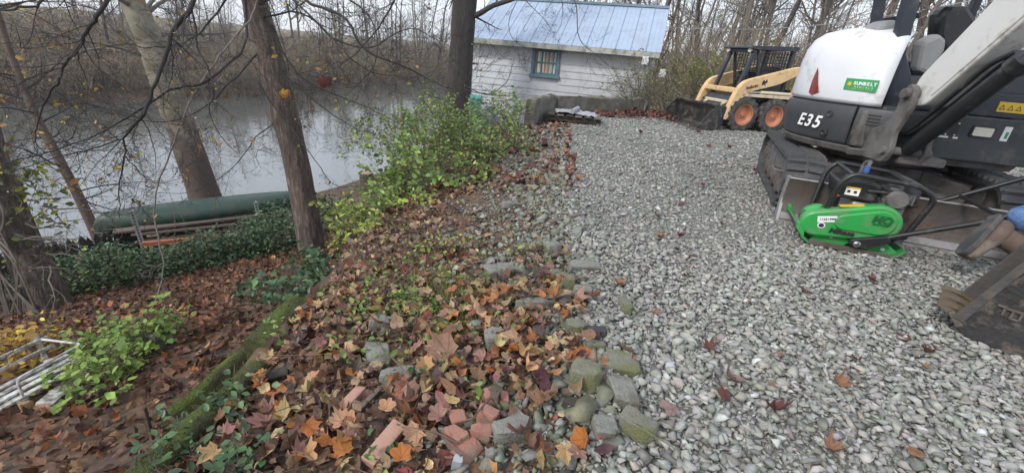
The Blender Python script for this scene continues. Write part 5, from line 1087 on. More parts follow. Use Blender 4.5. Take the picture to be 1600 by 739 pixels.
def trunk_mesh(path, radii, n=22, amp=.06, ridge=1.0, step=.08):
    """tapered trunk with bark ridges"""
    P = [Vector(p) for p in path]; L = [0]
    for a, b in zip(P[:-1], P[1:]): L.append(L[-1]+(b-a).length)
    m = max(6, int(L[-1]/step)); vs = []; fs = []; sp = spline(P, 6); sl = [0]
    for a, b in zip(sp[:-1], sp[1:]): sl.append(sl[-1]+(b-a).length)
    ref = Vector((1, 0, 0)); sd_ = rng.uniform(0, 50)
    for i in range(m+1):
        s = sl[-1]*i/m; k = 0
        while k < len(sl)-2 and sl[k+1] < s: k += 1
        q = (s-sl[k])/max(1e-6, sl[k+1]-sl[k]); c = sp[k].lerp(sp[k+1], q); t = (sp[k+1]-sp[k]).normalized(); ref = (ref-t*ref.dot(t)).normalized(); bn = t.cross(ref)
        r = float(np.interp(s, np.array(L)*sl[-1]/L[-1], radii))
        for j in range(n):
            a = 2*PI*j/n; e = mnoise.noise(Vector((math.cos(a)*2.2*ridge, math.sin(a)*2.2*ridge, s*1.1+sd_)))+.5*mnoise.noise(Vector((math.cos(a)*6*ridge, math.sin(a)*6*ridge, s*2.5+sd_))); vs.append(c+(ref*math.cos(a)+bn*math.sin(a))*r*(1+amp*e))
    for i in range(m):
        for j in range(n): a = i*n+j; b = i*n+(j+1) % n; fs.append((a, b, b+n, a+n))
    return MB().add(vs, fs+[tuple(range(m*n, m*n+n))])
def shift(mb, base): mb.v = [v-base for v in mb.v]; return mb
LIMB_K = .46
def limb(mb, pxs, r0, r1, kids=6, klen=.6, lev=1, tips=None, spread=.9):
    """a named limb: photo pixels with their distance; side twigs grow from it"""
    P = spline([aty(x, y, Y) for x, y, Y in pxs], 4); n = len(P); r0 *= LIMB_K; r1 *= LIMB_K; rs = [r0+(r1-r0)*i/(n-1) for i in range(n)]
    for i in range(1, n-1): P[i] = P[i]+rv(.006)
    mb.tube(P, rs, 7, cap=False)
    for k in range(int(kids*1.7)):
        i = rng.randrange(1, n-1); dl = (P[i+1]-P[i]).normalized(); sd = rv(); sd = (sd-dl*sd.dot(dl)).normalized()
        grow(mb, P[i], dl*rng.uniform(.4, .9)+sd*spread, klen*rng.uniform(.5, 1.2), rs[i]*rng.uniform(.28, .5), 2, 4, .9, .0, (9, 5, 5, 3), (8, 5, 4, 3, 3), 8, .17, 0, tips)
    return P

# --- leaning tree by the canoe, with the long drooping limbs that cross the view
B0 = aty(492, 418, 6.3)
B0.z = min(B0.z, H1(B0.x, B0.y)); lt = thing('leaning_tree', 'leaning dark-barked tree at the canoe with bare drooping branches', 'tree', B0)
tp_ = [B0+Vector((.02, 0, -.2)), B0+Vector((0, 0, .15)), aty(473, 300, 6.3), aty(452, 205, 6.3), aty(443, 178, 6.3), aty(425, 100, 6.3), aty(397, 0, 6.3), aty(372, -110, 6.35), aty(350, -260, 6.4), aty(340, -420, 6.5)]
shift(trunk_mesh(tp_, [.25, .21, .175, .175, .19, .165, .15, .13, .11, .08], 26, .09, 1.3, .05), B0).build('trunk', M['bark'], lt, smooth=60)
br = MB(); tips = []
Tp = aty(372, -110, 6.35); Tq = aty(350, -260, 6.4)
def px_of(p): 
    q = p-CAM; z = q.dot(_f); return (800+FPX*q.dot(_r)/z, 369.5-FPX*q.dot(_u)/z, p.y)
tpx = px_of(Tp); tqx = px_of(Tq); trk = lambda x, y: (x, y, 6.25)
limb(br, [tqx, (345, -120, 5.2), (305, 0, 4.3), (272, 47, 4.2), (255, 97, 4.1), (235, 155, 4.0), (220, 185, 3.95), (192, 217, 3.9)], .055, .022, 14, .8, tips=tips)
limb(br, [(192, 217, 3.9), (195, 245, 3.88), (187, 295, 3.85), (187, 340, 3.8)], .020, .007, 8, .4, tips=tips)
limb(br, [(192, 217, 3.9), (145, 232, 3.8), (95, 245, 3.7), (40, 260, 3.6), (-40, 285, 3.5)], .015, .006, 8, .5, tips=tips)
limb(br, [(195, 245, 3.88), (212, 262, 3.9), (228, 280, 4.0), (250, 285, 4.0), (300, 275, 4.1)], .012, .004, 4, .3, tips=tips)
limb(br, [tqx, (250, -120, 4.8), (167, 0, 3.9), (142, 40, 3.85), (120, 75, 3.8), (97, 107, 3.75), (92, 131, 3.7), (77, 145, 3.7), (60, 190, 3.65), (55, 212, 3.6), (70, 240, 3.6)], .045, .007, 14, .6, tips=tips)
limb(br, [(97, 107, 3.75), (50, 120, 3.7), (0, 143, 3.6), (-60, 160, 3.5)], .014, .005, 5, .5, tips=tips)
limb(br, [tpx, (385, 60, 5.8), (325, 125, 4.6), (280, 137, 4.4), (235, 160, 4.2), (200, 185, 4.1), (110, 228, 3.9), (0, 258, 3.6), (-60, 280, 3.5)], .035, .006, 12, .6, tips=tips)
limb(br, [tpx, (330, -60, 5.4), (302, 5, 4.9), (306, 45, 4.8), (310, 75, 4.7), (327, 115, 4.6), (335, 145, 4.5), (328, 170, 4.5), (342, 210, 4.5), (372, 240, 4.5)], .03, .006, 9, .5, tips=tips)
limb(br, [tqx, (150, -100, 4.4), (75, -5, 3.9), (40, 12, 3.8), (0, 18, 3.7), (-70, 20, 3.6)], .035, .009, 8, .6, tips=tips)
limb(br, [trk(400, 10), (450, -12, 6.0), (490, 8, 5.6), (540, 30, 5.3), (572, 80, 5.1), (640, 107, 5.0), (685, 132, 4.9), (740, 145, 4.8), (805, 150, 4.7)], .045, .005, 16, .7, tips=tips)
limb(br, [trk(425, 40), (450, 95, 6.0), (485, 130, 5.8), (530, 150, 5.6), (590, 175, 5.4), (622, 192, 5.3)], .03, .005, 12, .6, tips=tips)
limb(br, [trk(436, 112), (470, 140, 6.0), (500, 165, 5.9), (540, 192, 5.7), (570, 205, 5.6), (618, 220, 5.5)], .024, .005, 9, .5, tips=tips)
limb(br, [(404, 130, 6.05), (430, 170, 6.0), (470, 220, 5.8), (495, 255, 5.6), (517, 285, 5.4), (550, 295, 5.3), (612, 300, 5.1)], .018, .005, 6, .5, tips=tips)
limb(br, [trk(405, 30), (470, 20, 5.9), (520, 60, 5.6), (575, 75, 5.4), (640, 45, 5.2), (690, 70, 5.0)], .03, .005, 14, .7, tips=tips)
limb(br, [trk(390, -20), (480, -30, 5.8), (560, 10, 5.5), (590, 60, 5.2), (580, 110, 5.1), (540, 150, 5.0)], .03, .005, 12, .6, tips=tips)
limb(br, [tpx, (420, -40, 5.6), (500, 40, 5.2), (560, 100, 5.0), (600, 118, 4.9), (650, 122, 4.8)], .03, .005, 12, .6, tips=tips)
limb(br, [tqx, (480, -160, 5.4), (610, -30, 4.9), (600, 30, 4.8), (560, 80, 4.7), (520, 110, 4.6)], .035, .005, 12, .6, tips=tips)
limb(br, [trk(382, -40), (340, 20, 5.9), (300, 60, 5.6), (240, 75, 5.3), (180, 70, 5.1), (100, 90, 4.9)], .03, .005, 14, .7, tips=tips)
limb(br, [trk(415, 70), (370, 120, 6.0), (300, 180, 5.8), (215, 190, 5.5), (120, 165, 5.2), (30, 190, 5.0)], .025, .005, 14, .7, tips=tips)
limb(br, [trk(440, 180), (400, 215, 6.0), (360, 265, 5.9), (300, 300, 5.6), (230, 300, 5.4)], .018, .005, 10, .6, tips=tips)
for j in range(7):
    z0 = rng.uniform(.2, 1.0); b = Tp.lerp(Tq, z0); a = rng.uniform(2.6, 6.6); grow(br, b, Vector((math.cos(a), math.sin(a)*.8, .1)), rng.uniform(1.6, 2.6), .035, 1, 4, .8, .0, (9, 6, 5, 4), (8, 6, 4, 3, 3), 9, .12, .4, tips)
shift(br, B0).build('branches', M['twig'], lt, smooth=60)
# pale hanging vine-like limb reaching the ground
pv = MB()
limb(pv, [trk(402, -5), (395, 25, 5.6), (367, 57, 5.2), (350, 80, 5.0), (320, 120, 4.8), (290, 175, 4.6), (265, 240, 4.5), (246, 290, 4.4), (242, 345, 4.3)], .024, .016, 10, .7)
pe = onground(221, 506); ppx = px_of(pe)
limb(pv, [(242, 345, 4.3), (254, 400, 4.2), (252, 440, 4.05), (240, 475, (4.05+ppx[2])/2), ppx], .017, .012, 3, .3)
shift(pv, B0).build('hanging_vine', M['twig_pale'], lt, smooth=60)
# a few dead leaves still on the twigs
def small_leaf(): return tri_variants([([(0, -.5, 0), (.26, -.1, .06), (.22, .3, .05), (0, .5, -.03), (-.22, .3, .05), (-.26, -.1, .06)], [(0, 1, 2, 3), (0, 3, 4, 5)]), ([(0, -.5, 0), (.32, -.05, .1), (.2, .32, .02), (0, .5, -.1), (-.2, .32, .06), (-.32, -.05, .02)], [(0, 1, 2, 3), (0, 3, 4, 5)])])
SL_ = small_leaf()
def leaves_at(name, pts, size, cols, wts, parent, base=Vector((0, 0, 0)), m='foliage', jit=.03, flat=.9, var=SL_):
    n = len(pts); P = np.array([tuple(Vector(p)-base) for p in pts])+nr.normal(0, jit, (n, 3)); o = scatter(name, var, P, rot_mats(nr.normal(0, flat, n), nr.normal(0, flat, n), nr.uniform(0, 6.3, n)), size*np.exp(nr.normal(0, .25, n)), pick(cols, wts, n, .22), M[m], parent, uvl=True); return o
lp = [t for t in tips if rng.random() < .03]
leaves_at('dead_leaves', lp, .042, [(.38, .24, .07), (.28, .14, .05), (.45, .34, .08), (.22, .25, .06)], [4, 4, 3, 2], lt, B0)['kind'] = 'stuff'

# --- sycamore on the far side of the canoe
def sycmat():
    m = mat('sycamore_bark_mix', (.27, .245, .19), .85, scale=2.4, col2=(.12, .11, .08), bump=.6, bscale=14, dirt=((.12, .10, .07), .45, 3.2)); t = m.node_tree; N = t.nodes; L = t.links; b = N['Principled BSDF']
    tc = N.new('ShaderNodeTexCoord'); s = N.new('ShaderNodeSeparateXYZ'); L.new(tc.outputs['Object'], s.inputs[0]); n = N.new('ShaderNodeTexNoise'); n.inputs['Scale'].default_value = 2.6; n.inputs['Detail'].default_value = 6; L.new(tc.outputs['Object'], n.inputs['Vector'])
    a = N.new('ShaderNodeMath'); a.operation = 'MULTIPLY_ADD'; a.inputs[1].default_value = 5.0; L.new(n.outputs[0], a.inputs[0]); L.new(s.outputs[2], a.inputs[2])
    r = N.new('ShaderNodeMapRange'); r.inputs['From Min'].default_value = 4.9; r.inputs['From Max'].default_value = 5.6; L.new(a.outputs[0], r.inputs['Value'])
    old = b.inputs['Base Color'].links[0].from_socket; mx_ = N.new('ShaderNodeMix'); mx_.data_type = 'RGBA'; mx_.inputs['A'].default_value = (.085, .066, .055, 1); L.new(r.outputs[0], mx_.inputs['Factor']); L.new(old, mx_.inputs['B']); L.new(mx_.outputs['Result'], b.inputs['Base Color']); return m
S0 = aty(325, 318, 11.4); S0.z = H1(S0.x, S0.y)-.1; sy_ = thing('sycamore_tree', 'leaning mottled sycamore growing from the water behind the canoe', 'tree', S0)
sp_ = [S0, aty(318, 300, 11.4), aty(290, 220, 11.4), aty(258, 130, 11.4), aty(232, 60, 11.4), aty(206, 0, 11.4), aty(170, -110, 11.4), aty(140, -260, 11.5), aty(130, -420, 11.6)]
shift(trunk_mesh(sp_, [.46, .38, .345, .315, .28, .245, .22, .18, .13], 26, .06, .8, .12), S0).build('trunk', sycmat(), sy_, smooth=60)
m = MB()
for j in range(16):
    k = rng.uniform(3.2, 7.9); i = int(k); b = sp_[i].lerp(sp_[i+1], k-i); a = rng.uniform(0, 6.28); grow(m, b, Vector((math.cos(a), math.sin(a), .35)), rng.uniform(2, 3.4), .06, 1, 4, .8, .1, (8, 6, 4, 3), (8, 5, 4, 3, 3), 8, .12)
shift(m, S0).build('branches', M['bark_grey'], sy_, smooth=60)

# --- vine-covered leaning trunk at the left edge, and a slim trunk between
V0 = onground(72, 476); vt = thing('leaning_tree', 'thick leaning trunk tangled with vine stems at the frame edge', 'tree', V0)
vp = [V0+Vector((0, 0, -.2)), aty(62, 440, V0.y), aty(38, 390, V0.y+.05), aty(12, 320, V0.y+.1), aty(-12, 260, V0.y+.1), aty(-40, 160, V0.y+.1), aty(-70, 0, V0.y+.2), aty(-100, -220, V0.y+.3)]
shift(trunk_mesh(vp, [.27, .21, .185, .17, .16, .15, .13, .1], 22, .10, 1.2, .05), V0).build('trunk', M['bark'], vt, smooth=60)
m = MB(); vtips = []
for j in range(34):
    b = vp[1].lerp(vp[4], rng.random())+rv(.16); grow(m, b, Vector((rng.uniform(-.2, 1), rng.uniform(-.8, .2), rng.uniform(-.4, .9))), rng.uniform(.4, 1.0), .012, 2, 4, .9, .1, (8, 5, 4, 3), (6, 5, 4, 3, 3), 8, .2, 0, vtips)
for j in range(10):
    a = rng.uniform(-.35, .35); P = spline([V0+Vector((.28*math.sin(a*9), -.25, -.1)), vp[2]+Vector((rng.uniform(-.25, .3), -.28, 0)), vp[3]+Vector((rng.uniform(-.25, .25), -.26, 0)), vp[4]+Vector((rng.uniform(-.2, .2), -.2, 0))], 6); m.tube(P, rng.uniform(.008, .018), 5, cap=False)
shift(m, V0).build('vine_stems', M['twig_pale'], vt, smooth=60)
leaves_at('vine_leaves', [aty(rng.uniform(5, 75), rng.uniform(255, 345), V0.y+rng.uniform(-.2, .6)) for _ in range(160)]+[rng.choice(vtips) for _ in range(120)], .075, [(.13, .17, .04), (.25, .26, .05), (.09, .12, .03), (.34, .3, .07)], [5, 3, 4, 2], vt, V0, jit=.06)['kind'] = 'stuff'
W0 = aty(160, 392, 8.3); W0.z = H1(W0.x, W0.y)-.1; wt = thing('slim_tree', 'slim brown leaning tree at the water behind the picket fence', 'tree', W0)
wp = [W0, aty(150, 365, 8.3), aty(128, 318, 8.3), aty(108, 278, 8.3), aty(82, 230, 8.35), aty(60, 190, 8.4), aty(30, 120, 8.5), aty(-10, 0, 8.6), aty(-40, -150, 8.7)]
shift(trunk_mesh(wp, [.12, .10, .09, .085, .08, .075, .06, .045, .03], 12, .05, 1, .1), W0).build('trunk', M['stem_brown'], wt, smooth=60)
m = MB(); wtips = []
for j in range(22):
    k = rng.uniform(2, 7.9); i = int(k); b = wp[i].lerp(wp[i+1], k-i); a = rng.uniform(0, 6.28); grow(m, b, Vector((math.cos(a), math.sin(a), .3)), rng.uniform(.8, 1.7), .02, 2, 4, .9, .1, (8, 5, 5, 4), (6, 5, 4, 3, 3), 8, .15, 0, wtips)
shift(m, W0).build('branches', M['twig'], wt, smooth=60)
leaves_at('dead_leaves', [t for t in wtips if rng.random() < .10], .07, [(.40, .25, .08), (.33, .17, .06), (.48, .36, .10), (.24, .26, .07)], [5, 4, 3, 1], wt, W0)['kind'] = 'stuff'
# --- dark trunk in front of the shed corner
T0 = Vector((-1.75, 12.0, -1.35)); st_ = thing('dark_tree', 'upright dark trunk standing in front of the shed corner', 'tree', T0)
tpz = [T0, aty(711, 190, 12), aty(715, 150, 12), aty(720, 90, 12), aty(725, 20, 12), aty(729, -30, 12), aty(742, -200, 12), aty(752, -420, 12)]
shift(trunk_mesh(tpz, [.42, .36, .33, .30, .29, .29, .22, .14], 24, .08, 1.4, .08), T0).build('trunk', M['bark_dark'], st_, smooth=60)
m = MB(); limb(m, [(728, 28, 12), (745, 24, 11.9), (770, 10, 11.7), (810, -4, 11.3), (880, -40, 10.8), (960, -110, 10.2)], .17, .06, 3, .8)
limb(m, [(880, -40, 10.8), (900, 10, 10.0), (905, 60, 9.6), (930, 85, 9.4), (960, 110, 9.2)], .03, .006, 6, .6); limb(m, [(860, -30, 10.8), (878, 5, 10.2), (876, 40, 10.0), (862, 60, 9.9)], .02, .006, 6, .5); limb(m, [(810, -4, 11.3), (796, 30, 10.8), (800, 60, 10.6), (830, 85, 10.4), (812, 105, 10.3)], .02, .006, 6, .5); limb(m, [(815, -5, 11.3), (850, 30, 10.6), (860, 45, 10.4)], .02, .006, 6, .5)
limb(m, [(725, -40, 12), (690, -20, 11.5), (675, 40, 11), (660, 60, 10.8)], .05, .008, 8, .8); limb(m, [(728, -30, 12), (700, 0, 11.6), (690, 60, 11.3), (680, 110, 11.1), (650, 130, 11)], .04, .006, 8, .8)
limb(m, [(722, 130, 11.8), (760, 148, 11.2), (790, 130, 10.9), (800, 105, 10.8), (803, 88, 10.8)], .03, .007, 8, .6); limb(m, [(760, 148, 11.2), (800, 152, 10.6), (830, 150, 10.3)], .018, .005, 6, .4)
for j in range(9):
    k = rng.uniform(4.6, 6.9); i = int(k); b = tpz[i].lerp(tpz[i+1], k-i); a = rng.uniform(0, 6.28); grow(m, b, Vector((math.cos(a), math.sin(a), .3)), rng.uniform(2, 3), .06, 1, 4, .8, .1, (8, 6, 4, 3), (8, 5, 4, 3, 3), 8, .12)
shift(m, T0).build('branches', M['bark_dark'], st_, smooth=60)

# --- wood variants, then copies: right-hand wood, far-bank wood
def tree_variant(Ht, r, lean, spread, kids=(15, 6, 4, 3), multi=1, start=.25):
    tr, b_ = MB(), MB(); tips_ = []
    for q in range(multi):
        d = Vector((rng.gauss(0, lean), rng.gauss(0, lean), 1)); P = [Vector((rng.uniform(-.3, .3)*(multi > 1), rng.uniform(-.3, .3)*(multi > 1), -.3))]
        for i in range(9): d = (d+Vector((rng.gauss(0, .05), rng.gauss(0, .05), .04))).normalized(); P.append(P[-1]+d*Ht/9)
        rs = [r*(1.25 if i == 0 else 1)*(1-.85*i/9)+.01 for i in range(10)]; tr.tube(P, rs, 9, cap=False)
        for k in range(kids[0]):
            t = rng.uniform(start, .97)*9; i = min(int(t), 8); b = P[i].lerp(P[i+1], t-i); a = rng.uniform(0, 6.28); el = rng.uniform(.35, 1.2); grow(b_, b, Vector((math.cos(a), math.sin(a), el)), Ht*rng.uniform(.16, .36)*(1.2-.7*t/9), rs[i]*rng.uniform(.3, .55), 1, 3, spread, .2, kids, (8, 4, 3, 3, 3), 7, .13, 0, tips_)
    a_ = tr.mesh('trunk'); c_ = b_.mesh('branches')
    for q in (a_, c_): q.polygons.foreach_set('use_smooth', [True]*len(q.polygons))
    return a_, c_, tips_
TV = [tree_variant(13, .13, .08, .8), tree_variant(15, .18, .05, .75), tree_variant(11, .09, .14, .9), tree_variant(14, .15, .10, .8), tree_variant(12, .075, .10, .8, (13, 5, 4, 3), 3)]
TVN = ['medium single-trunk bare tree', 'tall stout bare tree', 'short slim leaning bare tree', 'tall forked-crown bare tree', 'clump of thin bare stems']
for i, (a_, c_, _) in enumerate(TV): mm = M['bark_far'] if i % 2 else M['bark_grey']; a_.materials.append(mm); c_.materials.append(mm)
def plant_tree(k, x, y, s, label, group, name='bare_tree'):
    e = thing(name, TVN[k]+' '+label, 'tree', (x, y, H1(x, y)), rng.uniform(0, 6.28), group); e.scale = (s, s, s*rng.uniform(.92, 1.1)); link('trunk', TV[k][0], None, e); link('branches', TV[k][1], None, e); return e
tries = 0; placed = []
while len(placed) < 150 and tries < 4000:
    tries += 1; y = rng.uniform(15, 62); x = rng.uniform(3.5, 1.75*y+6)
    if (x < 7.5 and y < 19) or float(sdist(np.array([x]), np.array([y]), NEAR_SHORE, -1)[0]) < 2: continue
    if any((x-a)**2+(y-b)**2 < 1.0 for a, b in placed): continue
    placed.append((x, y)); plant_tree(rng.randrange(5), x, y, rng.uniform(.7, 1.15), 'in the wood behind the loader and excavator', 'bare trees behind the machines')
placed = []; tries = 0
while len(placed) < 150 and tries < 6000:
    tries += 1; x = rng.uniform(-62, 16); y = rng.uniform(12, 125); q = float(sdist(np.array([x]), np.array([y]), FAR_SHORE, 1)[0])
    if q < .3 or q > 34 or x/max(y, 1) < -1.45 or rng.random() < q/45: continue
    if any((x-a)**2+(y-b)**2 < 2.2 for a, b in placed): continue
    placed.append((x, y)); plant_tree(rng.randrange(5), x, y, rng.uniform(.5, .78)*(1+.4*(y > 60)), 'in the wood on the opposite river bank', 'bare trees across the river')
# twiggy undergrowth along the far bank and in the wood: one mass each
def brush(name, label, n, where, size, cols, wts, leafn, lsize):
    b_ = MB(); tl = []
    for _ in range(8):
        for q in range(9): a = rng.uniform(0, 6.28); grow(b_, Vector((rng.uniform(-.3, .3), rng.uniform(-.3, .3), 0)), Vector((math.cos(a)*.7, math.sin(a)*.7, 1)), rng.uniform(.7, 1.2), .012, 2, 4, .8, .2, (8, 6, 6, 4), (5, 4, 3, 3, 3), 6, .18, .3, tl)
        break
    me_ = b_.mesh('twigs'); v = np.array([tuple(q.co) for q in me_.vertices]); f = [tuple(p.vertices) for p in me_.polygons]; var = tri_variants([(v, f)])
    P = np.array([where() for _ in range(n)]); z = height(P[:, 0], P[:, 1])
    o = scatter(name, var, np.c_[P, z-.05], rot_mats(nr.normal(0, .15, n), nr.normal(0, .15, n), nr.uniform(0, 6.3, n)), size*np.exp(nr.normal(0, .3, n)), pick([(.20, .165, .13), (.13, .105, .09), (.28, .23, .17)], [4, 3, 3], n, .2), M['stone']); tag(o, label, 'undergrowth', kind='stuff')
    ix = nr.integers(0, n, leafn); tt = np.array([tuple(t) for t in tl]); tt = tt[nr.integers(0, len(tt), leafn)]
    L_ = np.c_[P[ix], z[ix]]+tt*size+nr.normal(0, .12*size, (leafn, 3)); o = scatter('leaves', SL_, L_, rot_mats(nr.normal(0, .9, leafn), nr.normal(0, .9, leafn), nr.uniform(0, 6.3, leafn)), lsize*np.exp(nr.normal(0, .3, leafn)), pick(cols, wts, leafn, .25), M['foliage'], uvl=True); tag(o, label+', its remaining leaves', 'leaves', kind='stuff')
def far_pos():
    while True:
        x = rng.uniform(-60, 14); y = rng.uniform(12, 110); q = float(sdist(np.array([x]), np.array([y]), FAR_SHORE, 1)[0])
        if .05 < q < 16 and rng.random() > (q/16)**.5 and x/y > -1.5: return (x, y)
def wood_pos():
    while True:
        y = rng.uniform(15, 45); x = rng.uniform(5, 1.7*y+5)
        if not (x < 8 and y < 18) and float(sdist(np.array([x]), np.array([y]), NEAR_SHORE, -1)[0]) > 1: return (x, y)
brush('undergrowth', 'twiggy undergrowth along the opposite river bank', 460, far_pos, 2.4, [(.30, .20, .07), (.20, .20, .06), (.12, .15, .05), (.36, .26, .08), (.22, .12, .06)], [4, 4, 3, 2, 3], 13000, .15)
def hill_pos():
    while True:
        x = rng.uniform(-75, 14); y = rng.uniform(12, 110); q = float(sdist(np.array([x]), np.array([y]), FAR_SHORE, 1)[0])
        if 8 < q < 34 and x/y > -1.5: return (x, y)
brush('undergrowth', 'tangled brown thicket on the slope above the opposite bank', 330, hill_pos, 3.0, [(.30, .20, .08), (.24, .21, .09), (.17, .17, .08), (.36, .28, .11)], [4, 4, 3, 2], 9000, .2)
brush('undergrowth', 'brown undergrowth in the wood behind the machines', 300, wood_pos, 2.8, [(.26, .12, .05), (.18, .17, .06), (.14, .15, .05)], [4, 3, 3], 5000, .12)

# ------------------------------------------------------------------ shrubs, hedge, ground plants
def shrub(name, label, base_pts, n_stems, hgt, lean, leaf_n, lsize, cols, wts, cat='shrub', m='foliage', stem='stem_brown', spread=.9, r=.009, wob=.14, droop=.8, lev=2, flat=.7, origin=None, group=None, leaf_name='leaves'):
    o_ = Vector(origin or base_pts[0]); t_ = thing(name, label, cat, o_, 0, group); m_ = MB(); tl = []
    for k in range(n_stems):
        b = Vector(base_pts[k % len(base_pts)])+Vector((rng.gauss(0, .06), rng.gauss(0, .06), -.03)); a = rng.uniform(0, 6.28); d = Vector((math.cos(a)*lean[2]+lean[0], math.sin(a)*lean[2]+lean[1], 1)); grow(m_, b, d, hgt*rng.uniform(.6, 1.15), r, lev, lev+2, spread, .1, (7, 6, 6, 5), (6, 5, 4, 3, 3), 9, wob, droop, tl)
    shift(m_, o_).build('stems', M[stem], t_, smooth=60)['kind'] = 'stuff'
    pts = [rng.choice(tl) for _ in range(leaf_n)]
    leaves_at(leaf_name, pts, lsize, cols, wts, t_, o_, m, jit=.035, flat=flat)['kind'] = 'stuff'; return t_
GREEN = [(.24, .35, .09), (.17, .27, .08), (.33, .41, .12), (.12, .19, .06)]; LIME = [(.33, .40, .085), (.25, .34, .085), (.42, .44, .12), (.16, .23, .06)]; PALE = [(.20, .31, .12), (.28, .38, .15), (.15, .25, .09), (.34, .40, .16)]
def gp(px, py): return onground(px, py)
def at_(px, py, z): 
    p = onz(px, py, z); return Vector((p.x, p.y, H1(p.x, p.y)))
shrub('honeysuckle_shrub', 'yellow-green shrub next to the leaning trunk', [aty(612, 396, 3.7), aty(580, 402, 3.7), aty(640, 382, 3.8)], 22, .56, (0, 0, .62), 2500, .042, LIME, [4, 4, 2, 3], flat=.6)
shrub('honeysuckle_shrub', 'large-leaved green shrub spreading towards the river', [aty(650, 350, 4.3), aty(625, 350, 4.5), aty(675, 330, 4.6)], 20, .80, (-.22, 0, .6), 2000, .058, GREEN, [3, 4, 2, 3], flat=.6)
shrub('honeysuckle_shrub', 'tall light green shrub between the shed tree and the rubble', [aty(690, 285, 5.6), aty(720, 280, 5.8), aty(660, 290, 5.7), aty(740, 270, 6.2)], 26, 1.15, (0, 0, .6), 3000, .046, GREEN, [4, 4, 3, 2], flat=.6)
shrub('honeysuckle_shrub', 'yellowish shrub at the water behind the large-leaved shrub', [aty(640, 270, 7.2), aty(680, 262, 7.6)], 16, 1.2, (-.2, 0, .6), 1700, .05, LIME, [4, 4, 3, 3], flat=.6)
shrub('honeysuckle_shrub', 'pale-leaved shrub beside the teal bin', [aty(735, 235, 8.0), aty(770, 228, 8.2), aty(800, 222, 7.8)], 18, .8, (0, 0, .7), 2200, .05, PALE, [4, 3, 3, 2], flat=.6)
shrub('honeysuckle_shrub', 'low trailing pale-leaved growth along the rubble slope', [aty(735, 330, 4.6), aty(760, 300, 5.2), aty(790, 270, 6.2), aty(720, 360, 4.0), aty(830, 235, 7.6)], 26, .42, (.1, -.1, 1.2), 2100, .036, PALE, [4, 4, 3, 2], flat=.6)
# dark-leaved plants over the far timber
DARK = [(.040, .085, .035), (.065, .125, .045), (.028, .058, .026), (.12, .18, .07)]
shrub('evergreen_shrub', 'dark glossy-leaved shrub growing over the far timber', [aty(470, 475, 2.5), aty(500, 470, 2.6), aty(530, 480, 2.5), aty(450, 470, 2.8), aty(485, 430, 3.2)], 26, .30, (0, 0, .9), 1150, .05, DARK, [4, 3, 3, 1], m='ivy', flat=.5, r=.005)
shrub('evergreen_shrub', 'small dark-leaved sprigs beside the front timber', [gp(350, 690), gp(390, 655), gp(420, 720), gp(330, 735), gp(300, 700)], 26, .16, (0, 0, 1.2), 460, .034, DARK, [4, 3, 3, 1], m='ivy', flat=.4, r=.003)
shrub('seedling', 'round-leaved green seedling below the clay strip', [gp(622, 715)], 5, .07, (0, 0, .9), 26, .034, DARK[:2]+GREEN[:2], [3, 3, 1, 1], cat='plant', m='ivy', flat=.3, r=.003)
for lb, p, h in (('bright green seedling among rubble at the top of the leaf pile', (838, 398), .10), ('light green weed under the pale-leaved growth', (725, 395), .13), ('small green weed at the shrub foot', (660, 400), .12), ('tiny green weed on the slope above the flat stone', (610, 470), .12)):
    shrub('weed', lb, [gp(*p)], 9, h, (0, 0, .8), 90, .026, LIME, [3, 4, 3, 1], cat='weed', flat=.5, r=.003)
shrub('weed_patch', 'light green weeds on the lower terrace behind the bench', [gp(165, 590), gp(195, 575), gp(215, 560), gp(230, 545), gp(185, 610), gp(150, 560)], 34, .34, (0, 0, 1.0), 1300, .05, [(.20, .30, .07), (.28, .38, .09), (.14, .22, .06)], [4, 3, 3], cat='weed', flat=.4, r=.005)
shrub('sapling', 'yellow-leaved sapling hanging over the bench', [gp(20, 600), gp(-15, 585), gp(50, 560)], 10, .42, (.1, .1, .7), 330, .05, [(.50, .33, .05), (.42, .24, .05), (.34, .20, .06), (.55, .42, .10)], [4, 3, 3, 2], cat='sapling', flat=.6, r=.006, droop=1.2)
# hedge of ivy under the canoe, trunks hidden: stems + leaves
hp_ = [Vector((-6.9, 5.5)), Vector((-6.3, 5.75)), Vector((-5.6, 6.0)), Vector((-5.0, 6.55)), Vector((-4.4, 6.95)), Vector((-3.75, 7.1))]
hb_ = [Vector((p.x+rng.gauss(0, .1), p.y+rng.gauss(0, .15), 0)) for p in hp_ for _ in range(3)]
for b in hb_: b.z = H1(b.x, b.y)
hed = shrub('ivy_hedge', 'dense dark ivy hedge running below the canoe', hb_, 70, .52, (0, 0, .8), 300, .05, DARK, [4, 3, 3, 1], cat='hedge', m='ivy', spread=.9, r=.008)
def hedge_fill(n, par, path, hgt, wid, size, cols, wts, base, name='leaves'):
    P = []
    for _ in range(n):
        t = rng.random()*(len(path)-1); i = min(int(t), len(path)-2); c = path[i].lerp(path[i+1], t-i); a = rng.uniform(0, PI); q = rng.random()**.35; h = hgt*(.78+.35*mnoise.noise(Vector((c.x*1.7, c.y*1.7, 0)))); dy = math.cos(a)*q*wid; z = H1(c.x, c.y)+math.sin(a)*q*h; dn_ = (path[i+1]-path[i]).normalized(); P.append(Vector((c.x+dn_.y*dy, c.y-dn_.x*dy, z)))
    leaves_at(name, P, size, cols, wts, par, base, 'ivy', .05, .6)['kind'] = 'stuff'
hedge_fill(9000, hed, hp_, .62, .60, .058, DARK+[(.16, .19, .05), (.05, .09, .03)], [4, 4, 3, 2, .6, 2], hed.location.copy(), 'ivy_leaves')
hp2 = [Vector((-5.2, 7.5)), Vector((-4.4, 7.9)), Vector((-3.5, 8.1))]
